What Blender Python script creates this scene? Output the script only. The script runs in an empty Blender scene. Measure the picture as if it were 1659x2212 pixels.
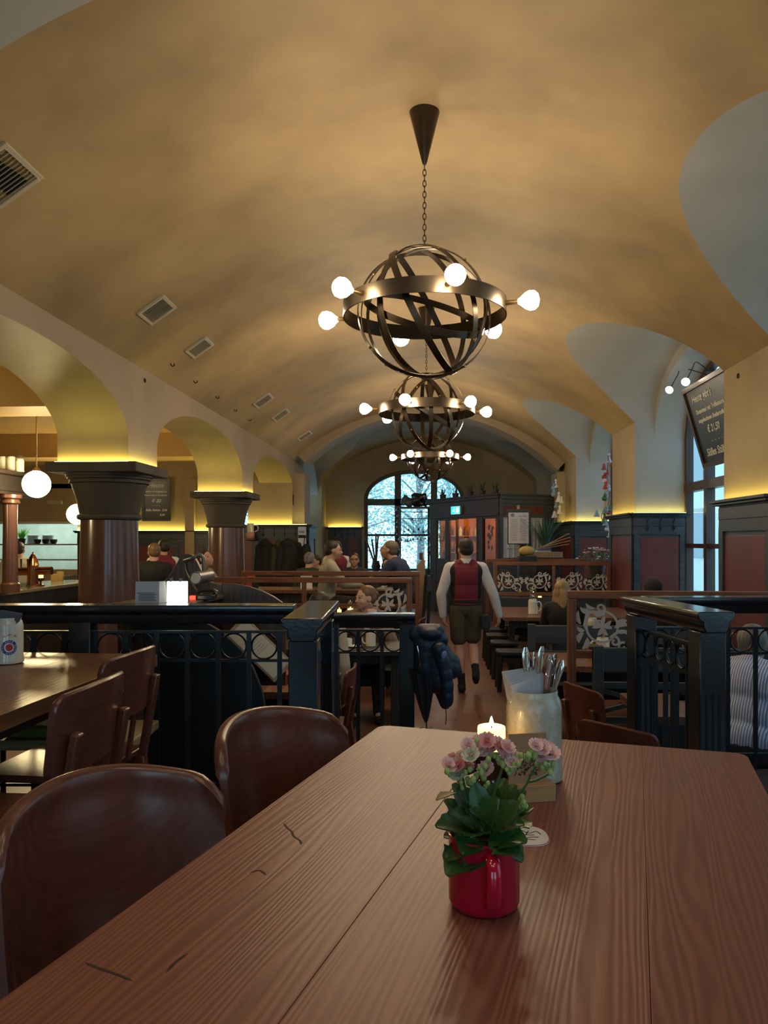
import bpy, bmesh, math, random
from mathutils import Vector, Matrix, Euler
V = Vector
sin, cos, pi = math.sin, math.cos, math.pi
rad = math.radians
random.seed(7)
SC = bpy.context.scene
COL = SC.collection
# ---------------------------------------------------------------- camera
F = 1661.0; CX = 829.5; CY = 1168.0; CAMZ = 1.25; VPX = 930.0
TH = math.atan((VPX - CX) / F)
RT = V((cos(TH), sin(TH), 0)); FW = V((-sin(TH), cos(TH), 0))
def W(px, py, d):
    """point of the room seen at (px, py) at camera depth d (metres)"""
    p = RT * ((px - CX) / F * d) + FW * d
    return V((p.x, p.y, CAMZ - (py - CY) / F * d))
def WZ(px, py, z):
    return W(px, py, (CAMZ - z) * F / (py - CY))
def WY(px, py, Y):
    k = RT.y * (px - CX) / F + FW.y
    return W(px, py, Y / k)
def WX(px, py, X):
    k = RT.x * (px - CX) / F + FW.x
    return W(px, py, X / k)
cam = bpy.data.cameras.new('camera'); camo = bpy.data.objects.new('camera', cam); COL.objects.link(camo)
camo.location = (0, 0, CAMZ); camo.rotation_euler = (rad(90), 0, TH)
cam.sensor_fit = 'VERTICAL'; cam.sensor_height = 36; cam.lens = 36 * F / 2212
cam.shift_y = (CY - 1106) / 2212; cam.clip_start = .02; cam.clip_end = 200
SC.camera = camo
SC.view_settings.view_transform = 'Standard'; SC.view_settings.look = 'None'
SC.view_settings.gamma = 1; SC.view_settings.exposure = 0.0; SC.view_settings.use_curve_mapping = False
# ---------------------------------------------------------------- materials
MATS = {}
def _n(nt, t, **k):
    n = nt.nodes.new(t)
    for a, b in k.items(): setattr(n, a, b)
    return n
def rgb(c): return (c[0], c[1], c[2], 1)
def base_mat(name):
    m = bpy.data.materials.new(name); m.use_nodes = True
    nt = m.node_tree; p = nt.nodes['Principled BSDF']
    MATS[name] = m
    return m, nt, p
def mat(name, col, rough=.5, metal=0, spec=.5, noise=None, bump=None, coat=0, emit=None, sss=0, sheen=0, alpha=None, trans=0):
    """noise=(scale, other colour, [stretch xyz]); bump=(scale, strength)"""
    if name in MATS: return MATS[name]
    m, nt, p = base_mat(name); L = nt.links.new
    p.inputs['Base Color'].default_value = rgb(col); p.inputs['Roughness'].default_value = rough
    p.inputs['Metallic'].default_value = metal; p.inputs['Specular IOR Level'].default_value = spec
    p.inputs['Coat Weight'].default_value = coat; p.inputs['Coat Roughness'].default_value = .12
    if sheen: p.inputs['Sheen Weight'].default_value = sheen
    if trans: p.inputs['Transmission Weight'].default_value = trans
    if noise or bump: tc = _n(nt, 'ShaderNodeTexCoord')
    if noise:
        mp = _n(nt, 'ShaderNodeMapping'); mp.inputs['Scale'].default_value = noise[2] if len(noise) > 2 else (1, 1, 1)
        L(tc.outputs['Object'], mp.inputs['Vector'])
        t = _n(nt, 'ShaderNodeTexNoise'); t.inputs['Scale'].default_value = noise[0]; t.inputs['Detail'].default_value = 5
        L(mp.outputs[0], t.inputs['Vector'])
        r = _n(nt, 'ShaderNodeValToRGB'); r.color_ramp.elements[0].position = .32; r.color_ramp.elements[1].position = .68
        r.color_ramp.elements[0].color = rgb(col); r.color_ramp.elements[1].color = rgb(noise[1])
        L(t.outputs['Fac'], r.inputs[0]); L(r.outputs[0], p.inputs['Base Color'])
    if bump:
        t2 = _n(nt, 'ShaderNodeTexNoise'); t2.inputs['Scale'].default_value = bump[0]; t2.inputs['Detail'].default_value = 4
        L(tc.outputs['Object'], t2.inputs['Vector'])
        b = _n(nt, 'ShaderNodeBump'); b.inputs['Strength'].default_value = bump[1]; b.inputs['Distance'].default_value = .02
        L(t2.outputs['Fac'], b.inputs['Height']); L(b.outputs[0], p.inputs['Normal'])
    if emit:
        p.inputs['Emission Color'].default_value = rgb(emit[0]); p.inputs['Emission Strength'].default_value = emit[1]
    return m
def wood(name, c1, c2, rough=.4, coat=0, scale=1.0, axis='Y', bump=.15, island=0.0, c3=None, spec=.5):
    """plank wood with long grain along a local axis"""
    if name in MATS: return MATS[name]
    m, nt, p = base_mat(name); L = nt.links.new
    tc = _n(nt, 'ShaderNodeTexCoord'); mp = _n(nt, 'ShaderNodeMapping')
    s = {'X': (.35, 5, 5), 'Y': (5, .35, 5), 'Z': (5, 5, .35)}[axis]
    mp.inputs['Scale'].default_value = [v * scale for v in s]
    geo = _n(nt, 'ShaderNodeNewGeometry')
    add = _n(nt, 'ShaderNodeVectorMath', operation='MULTIPLY_ADD')
    add.inputs[1].default_value = (7.3, 3.1, 5.7)
    L(tc.outputs['Object'], mp.inputs['Vector']); L(geo.outputs['Random Per Island'], add.inputs[0]); L(mp.outputs[0], add.inputs[2])
    big = _n(nt, 'ShaderNodeTexNoise'); big.inputs['Scale'].default_value = .8; big.inputs['Detail'].default_value = 2
    L(add.outputs[0], big.inputs['Vector'])
    dis = _n(nt, 'ShaderNodeVectorMath', operation='MULTIPLY_ADD'); dis.inputs[1].default_value = (1.6, 1.6, 1.6)
    L(big.outputs['Color'], dis.inputs[0]); L(add.outputs[0], dis.inputs[2])
    fine = _n(nt, 'ShaderNodeTexNoise'); fine.inputs['Scale'].default_value = 9; fine.inputs['Detail'].default_value = 5
    L(dis.outputs[0], fine.inputs['Vector'])
    wv = _n(nt, 'ShaderNodeTexWave', wave_type='BANDS', bands_direction={'X': 'Y', 'Y': 'X', 'Z': 'X'}[axis])
    wv.inputs['Scale'].default_value = 1.7; wv.inputs['Distortion'].default_value = 5; wv.inputs['Detail'].default_value = 3
    wv.inputs['Detail Scale'].default_value = 1.2
    L(dis.outputs[0], wv.inputs['Vector'])
    mx = _n(nt, 'ShaderNodeMath', operation='MULTIPLY_ADD'); mx.inputs[1].default_value = .45
    L(wv.outputs['Fac'], mx.inputs[0])
    m2 = _n(nt, 'ShaderNodeMath', operation='MULTIPLY'); m2.inputs[1].default_value = .55
    L(fine.outputs['Fac'], m2.inputs[0]); L(m2.outputs[0], mx.inputs[2])
    r = _n(nt, 'ShaderNodeValToRGB'); e = r.color_ramp.elements
    e[0].position = .25; e[1].position = .72; e[0].color = rgb(c1); e[1].color = rgb(c2)
    if c3:
        x = e.new(.5); x.color = rgb(c3)
    L(mx.outputs[0], r.inputs[0])
    out = r.outputs[0]
    if island:
        hv = _n(nt, 'ShaderNodeHueSaturation')
        ma = _n(nt, 'ShaderNodeMath', operation='MULTIPLY_ADD'); ma.inputs[1].default_value = island; ma.inputs[2].default_value = 1 - island / 2
        L(geo.outputs['Random Per Island'], ma.inputs[0]); L(ma.outputs[0], hv.inputs['Value']); L(out, hv.inputs['Color']); out = hv.outputs[0]
    L(out, p.inputs['Base Color'])
    p.inputs['Roughness'].default_value = rough; p.inputs['Coat Weight'].default_value = coat; p.inputs['Coat Roughness'].default_value = .15
    p.inputs['Specular IOR Level'].default_value = spec
    b = _n(nt, 'ShaderNodeBump'); b.inputs['Strength'].default_value = bump; b.inputs['Distance'].default_value = .004
    L(mx.outputs[0], b.inputs['Height']); L(b.outputs[0], p.inputs['Normal'])
    return m
def plaster(name, c1, c2, c3, rough=.55, scale=.7, spec=.3):
    """sponged, cloudy lime paint"""
    if name in MATS: return MATS[name]
    m, nt, p = base_mat(name); L = nt.links.new
    tc = _n(nt, 'ShaderNodeTexCoord')
    a = _n(nt, 'ShaderNodeTexNoise'); a.inputs['Scale'].default_value = scale; a.inputs['Detail'].default_value = 4; a.inputs['Roughness'].default_value = .55
    L(tc.outputs['Object'], a.inputs['Vector'])
    r = _n(nt, 'ShaderNodeValToRGB'); e = r.color_ramp.elements
    e[0].position = .3; e[1].position = .72; e[0].color = rgb(c1); e[1].color = rgb(c3); x = e.new(.5); x.color = rgb(c2)
    L(a.outputs['Fac'], r.inputs[0]); L(r.outputs[0], p.inputs['Base Color'])
    b2 = _n(nt, 'ShaderNodeTexNoise'); b2.inputs['Scale'].default_value = 5; b2.inputs['Detail'].default_value = 6
    L(tc.outputs['Object'], b2.inputs['Vector'])
    b = _n(nt, 'ShaderNodeBump'); b.inputs['Strength'].default_value = .12; b.inputs['Distance'].default_value = .02
    L(b2.outputs['Fac'], b.inputs['Height']); L(b.outputs[0], p.inputs['Normal'])
    p.inputs['Roughness'].default_value = rough; p.inputs['Specular IOR Level'].default_value = spec
    return m
def thin_glass(name, tint=(1, 1, 1), refl=.9):
    if name in MATS: return MATS[name]
    m, nt, p = base_mat(name); L = nt.links.new
    nt.nodes.remove(p); o = nt.nodes['Material Output']
    t = _n(nt, 'ShaderNodeBsdfTransparent'); t.inputs[0].default_value = rgb(tint)
    g = _n(nt, 'ShaderNodeBsdfGlossy'); g.inputs['Roughness'].default_value = .02
    fr = _n(nt, 'ShaderNodeFresnel'); fr.inputs['IOR'].default_value = 1.45
    ge = _n(nt, 'ShaderNodeNewGeometry'); io = _n(nt, 'ShaderNodeMath', operation='MULTIPLY_ADD'); io.inputs[1].default_value = 1 / 1.45 - 1.45; io.inputs[2].default_value = 1.45
    L(ge.outputs['Backfacing'], io.inputs[0]); L(io.outputs[0], fr.inputs['IOR'])
    mm = _n(nt, 'ShaderNodeMath', operation='MULTIPLY'); mm.inputs[1].default_value = refl
    x = _n(nt, 'ShaderNodeMixShader')
    L(fr.outputs[0], mm.inputs[0]); L(mm.outputs[0], x.inputs[0]); L(t.outputs[0], x.inputs[1]); L(g.outputs[0], x.inputs[2]); L(x.outputs[0], o.inputs[0])
    return m
def emis(name, col, st):
    return mat(name, col, .5, emit=(col, st))
def tiles(name, c1, c2, mortar, w, h, rough=.4, spec=.5):
    if name in MATS: return MATS[name]
    m, nt, p = base_mat(name); L = nt.links.new
    tc = _n(nt, 'ShaderNodeTexCoord'); b = _n(nt, 'ShaderNodeTexBrick')
    b.inputs['Color1'].default_value = rgb(c1); b.inputs['Color2'].default_value = rgb(c2); b.inputs['Mortar'].default_value = rgb(mortar)
    b.inputs['Scale'].default_value = 1; b.inputs['Brick Width'].default_value = w; b.inputs['Row Height'].default_value = h
    b.inputs['Mortar Size'].default_value = .008; b.inputs['Bias'].default_value = 0
    L(tc.outputs['Object'], b.inputs['Vector'])
    n = _n(nt, 'ShaderNodeTexNoise'); n.inputs['Scale'].default_value = 6; n.inputs['Detail'].default_value = 6
    L(tc.outputs['Object'], n.inputs['Vector'])
    mx = _n(nt, 'ShaderNodeMix', data_type='RGBA', blend_type='MULTIPLY'); mx.inputs[0].default_value = .6
    cr = _n(nt, 'ShaderNodeValToRGB'); cr.color_ramp.elements[0].color = (.55, .55, .55, 1); cr.color_ramp.elements[1].color = (1.3, 1.3, 1.3, 1)
    L(n.outputs['Fac'], cr.inputs[0]); L(b.outputs['Color'], mx.inputs[6]); L(cr.outputs[0], mx.inputs[7]); L(mx.outputs[2], p.inputs['Base Color'])
    p.inputs['Roughness'].default_value = rough; p.inputs['Specular IOR Level'].default_value = spec
    bp = _n(nt, 'ShaderNodeBump'); bp.inputs['Strength'].default_value = .3; bp.inputs['Distance'].default_value = .004; bp.invert = True
    L(b.outputs['Fac'], bp.inputs['Height']); L(bp.outputs[0], p.inputs['Normal'])
    return m
# ---------------------------------------------------------------- objects
def T(x=0, y=0, z=0): return Matrix.Translation((x, y, z))
def RZ(a): return Matrix.Rotation(a, 4, 'Z')
def RX(a): return Matrix.Rotation(a, 4, 'X')
def RY(a): return Matrix.Rotation(a, 4, 'Y')
def frame(o, x, y, z):
    return Matrix(((x[0], y[0], z[0], o[0]), (x[1], y[1], z[1], o[1]), (x[2], y[2], z[2], o[2]), (0, 0, 0, 1)))
def axis_frame(a, b):
    """matrix at a whose Z points at b"""
    a, b = V(a), V(b); z = (b - a).normalized()
    x = z.cross(V((0, 0, 1)))
    if x.length < 1e-4: x = V((1, 0, 0))
    x.normalize(); y = z.cross(x)
    return frame(a, x, y, z)
def thing(name, label, cat, loc=(0, 0, 0), rz=0, group=None):
    o = bpy.data.objects.new(name, None); COL.objects.link(o); o.empty_display_size = .1
    o.location = loc; o.rotation_euler = (0, 0, rz)
    return tag(o, label, cat, group)
def tag(o, label=None, cat=None, group=None, kind=None):
    if label: o['label'] = label
    if cat: o['category'] = cat
    if group: o['group'] = group
    if kind: o['kind'] = kind
    return o
def struct(o):
    o['kind'] = 'structure'; return o
def copy_thing(o, loc=None, rz=None, label=None, parent=None):
    c = o.copy(); COL.objects.link(c)
    if parent: c.parent = parent
    for ch in [x for x in bpy.data.objects if x.parent == o]:
        copy_thing(ch, parent=c)
    if loc is not None: c.location = loc
    if rz is not None: c.rotation_euler = (0, 0, rz)
    if label: c['label'] = label
    return c
class MB:
    def __init__(s): s.bm = bmesh.new(); s.mi = 0
    def m(s, i): s.mi = i; return s
    def raw(s, vs, fs, M=None):
        b = [s.bm.verts.new((M @ V(v)) if M is not None else V(v)) for v in vs]
        for f in fs:
            try:
                x = s.bm.faces.new([b[i] for i in f]); x.material_index = s.mi
            except ValueError: pass
        return s
    def box(s, c, sz, M=None, taper=1.0):
        x, y, z = sz[0] / 2, sz[1] / 2, sz[2] / 2
        vs = [(c[0] + i * x * (taper if k > 0 else 1), c[1] + j * y * (taper if k > 0 else 1), c[2] + k * z) for k in (-1, 1) for j in (-1, 1) for i in (-1, 1)]
        return s.raw(vs, [(0, 2, 3, 1), (4, 5, 7, 6), (0, 1, 5, 4), (2, 6, 7, 3), (0, 4, 6, 2), (1, 3, 7, 5)], M)
    def span(s, a, b, M=None):
        return s.box([(a[i] + b[i]) / 2 for i in range(3)], [abs(b[i] - a[i]) for i in range(3)], M)
    def bar(s, a, b, w, h, roll=0):
        """rectangular bar from a to b"""
        M = axis_frame(a, b) @ RZ(roll); l = (V(b) - V(a)).length
        return s.box((0, 0, l / 2), (w, h, l), M)
    def prism(s, pts, h, M=None, z0=0):
        n = len(pts)
        vs = [(p[0], p[1], z0) for p in pts] + [(p[0], p[1], z0 + h) for p in pts]
        fs = [tuple(range(n - 1, -1, -1)), tuple(range(n, 2 * n))] + [(i, (i + 1) % n, (i + 1) % n + n, i + n) for i in range(n)]
        return s.raw(vs, fs, M)
    def grid(s, rows, M=None, close=False, flip=False):
        """rows of equal-length point lists"""
        n = len(rows[0]); vs = [p for r in rows for p in r]; fs = []
        for i in range(len(rows) - 1):
            for j in range(n if close else n - 1):
                q = (i * n + j, i * n + (j + 1) % n, (i + 1) * n + (j + 1) % n, (i + 1) * n + j)
                fs.append(q[::-1] if flip else q)
        return s.raw(vs, fs, M)
    def lathe(s, prof, n=32, M=None, a0=0, a1=2 * pi, sx=1, sy=1):
        full = abs(a1 - a0 - 2 * pi) < 1e-6; k = n if full else n + 1
        rows = [[(r * cos(a0 + (a1 - a0) * i / n) * sx, r * sin(a0 + (a1 - a0) * i / n) * sy, z) for i in range(k)] for r, z in prof]
        s.grid(rows, M, close=full)
        return s
    def cyl(s, a, b, r, r2=None, n=16):
        l = (V(b) - V(a)).length; r2 = r if r2 is None else r2
        return s.lathe([(0, 0), (r, 0), (r2, l), (0, l)], n, axis_frame(a, b))
    def tube(s, pts, r, n=8, closed=False, flat=None):
        """flat=(w,h) gives an elliptical/flat section"""
        pts = [V(p) for p in pts]; N = len(pts); rows = []; up = None
        for i, p in enumerate(pts):
            a = pts[i - 1] if (i or closed) else p; b = pts[(i + 1) % N] if (i < N - 1 or closed) else p
            t = (b - a).normalized()
            if up is None:
                up = V((0, 0, 1)) if abs(t.z) < .9 else V((1, 0, 0))
            x = t.cross(up)
            if x.length < 1e-6: x = t.cross(V((.3, 1, .2)))
            x.normalize(); up = x.cross(t).normalized()
            rr = r[i] if isinstance(r, (list, tuple)) else r
            fx, fy = flat if flat else (1, 1)
            rows.append([tuple(p + x * (rr * fx * cos(2 * pi * j / n)) + up * (rr * fy * sin(2 * pi * j / n))) for j in range(n)])
        if closed: rows.append(rows[0])
        s.grid(rows, close=True)
        if not closed:
            s.raw(rows[0], [tuple(range(n))]); s.raw(rows[-1], [tuple(range(n - 1, -1, -1))])
        return s
    def ball(s, c, r, n=16, M=None):
        if not isinstance(r, (list, tuple)): r = (r, r, r)
        h = n // 2
        prof = [(sin(pi * i / h), -cos(pi * i / h)) for i in range(h + 1)]
        MM = T(*c) @ Matrix.Diagonal((r[0], r[1], r[2], 1))
        return s.lathe(prof, n, (M @ MM) if M is not None else MM)
    def cap(s, a, b, ra, rb=None, n=12, sq=1.0):
        """tapered capsule (overlapping shapes are fused later by blob)"""
        rb = ra if rb is None else rb; a, b = V(a), V(b); l = max((b - a).length, 1e-4)
        prof = [(ra * sin(pi / 2 * i / 5), -ra * cos(pi / 2 * i / 5)) for i in range(6)] + [(rb * cos(pi / 2 * i / 5), l + rb * sin(pi / 2 * i / 5)) for i in range(6)]
        return s.lathe(prof, n, axis_frame(a, b), sy=sq)
    def build(s, name, mats=None, parent=None, smooth=35, bevel=0, loc=None, rz=None, M=None, seg=2, weld=True):
        bm = s.bm
        if weld: bmesh.ops.remove_doubles(bm, verts=bm.verts, dist=1e-5)
        bmesh.ops.recalc_face_normals(bm, faces=bm.faces)
        me = bpy.data.meshes.new(name); bm.to_mesh(me); bm.free()
        if mats is not None:
            for x in (mats if isinstance(mats, (list, tuple)) else [mats]): me.materials.append(x)
        if smooth:
            me.polygons.foreach_set('use_smooth', [True] * len(me.polygons))
            me.set_sharp_from_angle(angle=rad(smooth))
        o = bpy.data.objects.new(name, me); COL.objects.link(o)
        if parent: o.parent = parent
        if loc is not None: o.location = loc
        if rz is not None: o.rotation_euler = (0, 0, rz)
        if M is not None: o.matrix_local = M
        if bevel:
            b = o.modifiers.new('soft_edges', 'BEVEL'); b.width = bevel; b.segments = seg; b.limit_method = 'ANGLE'; b.angle_limit = rad(40)
            b.harden_normals = False
        return o
def blob(mb, name, mats, parent=None, vox=.01, smooth=6, cuts=(), paint=None, M=None):
    """fuse overlapping shapes into one continuous skin"""
    tmp = mb.build(name + '_tmp', None, None, smooth=0, weld=False)
    r = tmp.modifiers.new('r', 'REMESH'); r.mode = 'VOXEL'; r.voxel_size = vox; r.adaptivity = 0
    sm = tmp.modifiers.new('s', 'SMOOTH'); sm.factor = .5; sm.iterations = smooth
    dg = bpy.context.evaluated_depsgraph_get(); dg.update()
    me = bpy.data.meshes.new_from_object(tmp.evaluated_get(dg)); me.name = name
    old = tmp.data; bpy.data.objects.remove(tmp); bpy.data.meshes.remove(old)
    if cuts:
        bm = bmesh.new(); bm.from_mesh(me)
        for co, no in cuts:   # removes the side the normal points to
            res = bmesh.ops.bisect_plane(bm, geom=bm.verts[:] + bm.edges[:] + bm.faces[:], plane_co=V(co), plane_no=V(no), clear_outer=True)
            ed = [e for e in res['geom_cut'] if isinstance(e, bmesh.types.BMEdge)]
            try: bmesh.ops.holes_fill(bm, edges=ed)
            except Exception: pass
        bm.to_mesh(me); bm.free()
    me.materials.clear()
    for x in (mats if isinstance(mats, (list, tuple)) else [mats]): me.materials.append(x)
    if paint:
        for f in me.polygons: f.material_index = paint(f.center)
    me.polygons.foreach_set('use_smooth', [True] * len(me.polygons))
    me.set_sharp_from_angle(angle=rad(60))
    o = bpy.data.objects.new(name, me); COL.objects.link(o)
    if parent: o.parent = parent
    if M is not None: o.matrix_local = M
    return o
def text(name, s, size, m, parent, M, shear=0, align='CENTER', ext=.0006, space=1.0, off=0):
    c = bpy.data.curves.new(name, 'FONT'); c.body = s; c.size = size; c.extrude = ext; c.shear = shear
    c.align_x = align; c.align_y = 'CENTER'; c.space_line = space; c.offset = off; c.resolution_u = 3
    c.materials.append(m)
    tmp = bpy.data.objects.new(name + '_tmp', c); COL.objects.link(tmp)
    dg = bpy.context.evaluated_depsgraph_get(); dg.update()
    me = bpy.data.meshes.new_from_object(tmp.evaluated_get(dg)); bpy.data.objects.remove(tmp); bpy.data.curves.remove(c)
    me.name = name; me.materials.clear(); me.materials.append(m)
    o = bpy.data.objects.new(name, me); COL.objects.link(o); o.parent = parent; o.matrix_local = M
    return o
def arc(cx, cy, r, a0, a1, n):
    return [(cx + r * cos(a0 + (a1 - a0) * i / n), cy + r * sin(a0 + (a1 - a0) * i / n)) for i in range(n + 1)]
def rrect(w, h, r, n=4):
    p = []
    for sx, sy, a in ((1, 1, 0), (-1, 1, 90), (-1, -1, 180), (1, -1, 270)):
        p += arc(sx * (w / 2 - r), sy * (h / 2 - r), r, rad(a), rad(a + 90), n)
    return p
def bez(p, n=10):
    """smooth curve through points (catmull-rom)"""
    p = [V(q) for q in p]; o = []
    for i in range(len(p) - 1):
        a = p[i - 1] if i else p[0] * 2 - p[1]; b, c = p[i], p[i + 1]; d = p[i + 2] if i + 2 < len(p) else c * 2 - b
        for k in range(n):
            t = k / n
            o.append(.5 * ((2 * b) + (c - a) * t + (2 * a - 5 * b + 4 * c - d) * t * t + (3 * b - a - 3 * c + d) * t ** 3))
    o.append(p[-1]); return o
# ================================================================ materials of the place
OCHRE = plaster('ochre_limewash', (.25, .175, .10), (.37, .265, .145), (.47, .345, .185), scale=.8)
OCHRE_WALL = plaster('ochre_wall_paint', (.31, .235, .135), (.39, .30, .175), (.44, .345, .21), scale=.9)
PINKISH = plaster('rosy_limewash', (.32, .25, .18), (.36, .285, .205), (.42, .33, .24), scale=.8)
PALE = plaster('grey_lit_limewash', (.34, .33, .31), (.40, .39, .37), (.46, .45, .43), scale=.8)  # greyer than the ochre: cool light on these faces put into the colour
BLACKWOOD = wood('black_stained_wood', (.010, .012, .016), (.022, .026, .034), rough=.38, axis='Z', bump=.1)
BLUEBLACK = wood('blue_black_wood', (.026, .034, .045), (.045, .056, .070), rough=.42, axis='X', bump=.1)
REDPANEL = mat('burgundy_panel', (.115, .026, .024), .42, noise=(3, (.15, .036, .032)), bump=(30, .05))
BROWNFRAME = wood('brown_window_wood', (.035, .016, .012), (.06, .028, .02), rough=.35, axis='Z')
DARKFRAME = wood('dark_window_wood', (.02, .017, .015), (.035, .028, .024), rough=.4, axis='Z')
STEEL = mat('black_iron', (.03, .03, .034), .38, .6)
TERRA = tiles('terracotta_tiles', (.15, .062, .038), (.19, .082, .052), (.07, .045, .035), .48, .24, rough=.32)
PLATF = wood('dark_plank_floor', (.03, .018, .012), (.055, .034, .022), rough=.4, axis='X')
GLASS = thin_glass('window_glass', (.93, 1, 1))
LED = emis('warm_yellow_led', (1.0, .84, .18), 30.0); LEDR = emis('dim_yellow_led', (1.0, .84, .18), 13.0)
LOWZ = -.47
YB = 21.8          # end wall
R_ = 4.3; XC_ = -.12; ZC_ = 4.12; XL = -2.98; XR = 2.87; ZSP = 2.88
def vz(X): return ZC_ - (R_ - math.sqrt(R_ * R_ - (X - XC_) ** 2))
def vx(z, side):
    a = R_ - (ZC_ - z); h = math.sqrt(max(R_ * R_ - a * a, 0)); return XC_ + side * h
NICHE = [(-1.1, 2.0), (3.3, 6.6), (7.72, 11.0), (12.35, 15.4), (17.9, 21.0)]
NICHE_L = [(17.9, 21.0)]
def lunz(Y, iv, zs=ZSP, zc=3.74):
    u = (Y - (iv[0] + iv[1]) / 2) / ((iv[1] - iv[0]) / 2)
    return zs + (zc - zs) * max(0, 1 - abs(u) ** 2.15) ** .5
def in_iv(Y, L):
    for iv in L:
        if iv[0] - 1e-6 <= Y <= iv[1] + 1e-6: return iv
    return None
def samples(a, b, brk, step):
    c = sorted({a, b} | {x for x in brk if a < x < b}); o = []
    for i in range(len(c) - 1):
        n = max(1, math.ceil((c[i + 1] - c[i]) / step))
        o += [c[i] + (c[i + 1] - c[i]) * (1 - cos(pi * k / n)) / 2 for k in range(n)]
    return o + [c[-1]]
# ---- main vault with its lunettes
YS = samples(-3.6, YB, [x for iv in NICHE + NICHE_L for x in iv], .07)
NX = 44
vault = MB(); lun = MB()
rows = []
for Y in YS:
    iv = in_iv(Y, NICHE); x1 = vx(max(lunz(Y, iv), vz(XR)), 1) if iv else XR
    il = in_iv(Y, NICHE_L); x0 = vx(max(lunz(Y, il), vz(XL)), -1) if il else XL
    x0 = max(x0, XL); x1 = min(x1, XR)
    rows.append([(x0 + (x1 - x0) * i / NX, Y, vz(x0 + (x1 - x0) * i / NX)) for i in range(NX + 1)])
vault.grid(rows)
for iv in NICHE:
    r2 = []; r3 = []; r4 = []
    for Y in [y for y in YS if iv[0] - 1e-6 <= y <= iv[1] + 1e-6]:
        z = lunz(Y, iv); zz = max(z, vz(XR)); x1 = min(vx(zz, 1), XR)
        r2.append([(x1 + (3.14 - x1) * i / 6, Y, zz) for i in range(7)])
        za = lunz(Y, iv, 2.68, 3.60)
        r3.append([(3.14, Y, zz), (3.14, Y, za)])
        r4.append([(3.14, Y, za), (3.38, Y, za), (3.62, Y, za)])
    lun.grid(r2); lun.grid(r3); lun.grid(r4)
for iv in NICHE_L:
    r2 = []; r3 = []
    for Y in [y for y in YS if iv[0] - 1e-6 <= y <= iv[1] + 1e-6]:
        z = lunz(Y, iv); zz = max(z, vz(XL)); x0 = max(vx(zz, -1), XL)
        za = lunz(Y, iv, 2.5, 3.35)
        r2.append([(x0 + (-3.1 - x0) * i / 6, Y, zz) for i in range(7)])
        r3.append([(-3.1, Y, zz), (-3.1, Y, za), (-3.6, Y, za)])
    lun.grid(r2); lun.grid(r3)
struct(vault.build('ceiling', OCHRE, smooth=20))
struct(lun.build('ceiling_lunettes', PALE, smooth=30))
# ---- transverse arches
for nm, ya, yb, m in (('ceiling_rib', 2.55, 3.42, PALE), ('ceiling_arch', 16.62, 17.4, PINKISH)):
    b = MB(); xs = [-2.9 + 5.77 * i / 60 for i in range(61)]
    prof = [(x, vz(x) + .02) for x in xs]; low = [(x * .945, ZC_ - .13 - (R_ * .985 - math.sqrt((R_ * .985) ** 2 - (x * .99 - XC_) ** 2)) * 1.02) for x in xs]
    for y in (ya, yb):
        b.raw([(p[0], y, p[1]) for p in prof] + [(p[0], y, p[1]) for p in low], [(i, i + 1, i + 62, i + 61) for i in range(60)])
    b.grid([[(p[0], ya, p[1]) for p in low], [(p[0], yb, p[1]) for p in low]])
    struct(b.build(nm, m))
# ---- left arcade wall
ARCH = [(-.9, 2.86), (3.66, 7.43), (8.23, 12.04), (12.78, 16.62)]
XO = -3.70; ZPL = 2.03
b = MB(); bi = MB()
ys = samples(-3.6, 16.62, [x for iv in ARCH for x in iv], .09)
def archz(Y):
    iv = in_iv(Y, ARCH)
    if not iv: return None
    return lunz(Y, iv, 2.26, 2.83)
for X in (XL, XO):
    for i in range(len(ys) - 1):
        a, c = ys[i], ys[i + 1]; mid = archz((a + c) / 2)
        za, zc = (archz(a), archz(c)) if mid is not None else (LOWZ if a < -.9 else ZPL, LOWZ if a < -.9 else ZPL)
        top = 3.2
        b.raw([(X, a, za), (X, c, zc), (X, c, top), (X, a, top)], [(0, 1, 2, 3)])
for iv in ARCH:
    yy = [y for y in ys if iv[0] - 1e-6 <= y <= iv[1] + 1e-6]
    line = [(iv[0], ZPL)] + [(y, archz(y)) for y in yy] + [(iv[1], ZPL)]
    bi.grid([[(XL, y, z) for y, z in line], [(XO, y, z) for y, z in line]])
struct(b.build('wall_left', PINKISH)); struct(bi.build('wall_left_arch_soffits', OCHRE_WALL, smooth=40))
# ---- right wall: niche cheeks, piers, spandrels below windows
b = MB(); bc = MB(); edges = [-3.6] + [x for iv in NICHE for x in iv] + [YB]
for k in range(0, len(edges), 2):
    y0, y1 = edges[k], edges[k + 1]
    b.raw([(XR, y0, LOWZ), (XR, y1, LOWZ), (XR, y1, ZSP + .03), (XR, y0, ZSP + .03)], [(0, 1, 2, 3)])
    for y in (y0, y1):
        if -3.5 < y < YB - .1:
            bc.raw([(XR, y, LOWZ), (3.62, y, LOWZ), (3.62, y, 2.68), (3.14, y, 2.68), (3.14, y, vz(XR) + .004), (XR, y, vz(XR) + .004)], [(0, 1, 2, 3, 4, 5)])
struct(b.build('wall_right', OCHRE_WALL)); struct(bc.build('wall_right_niches', PALE))
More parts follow.
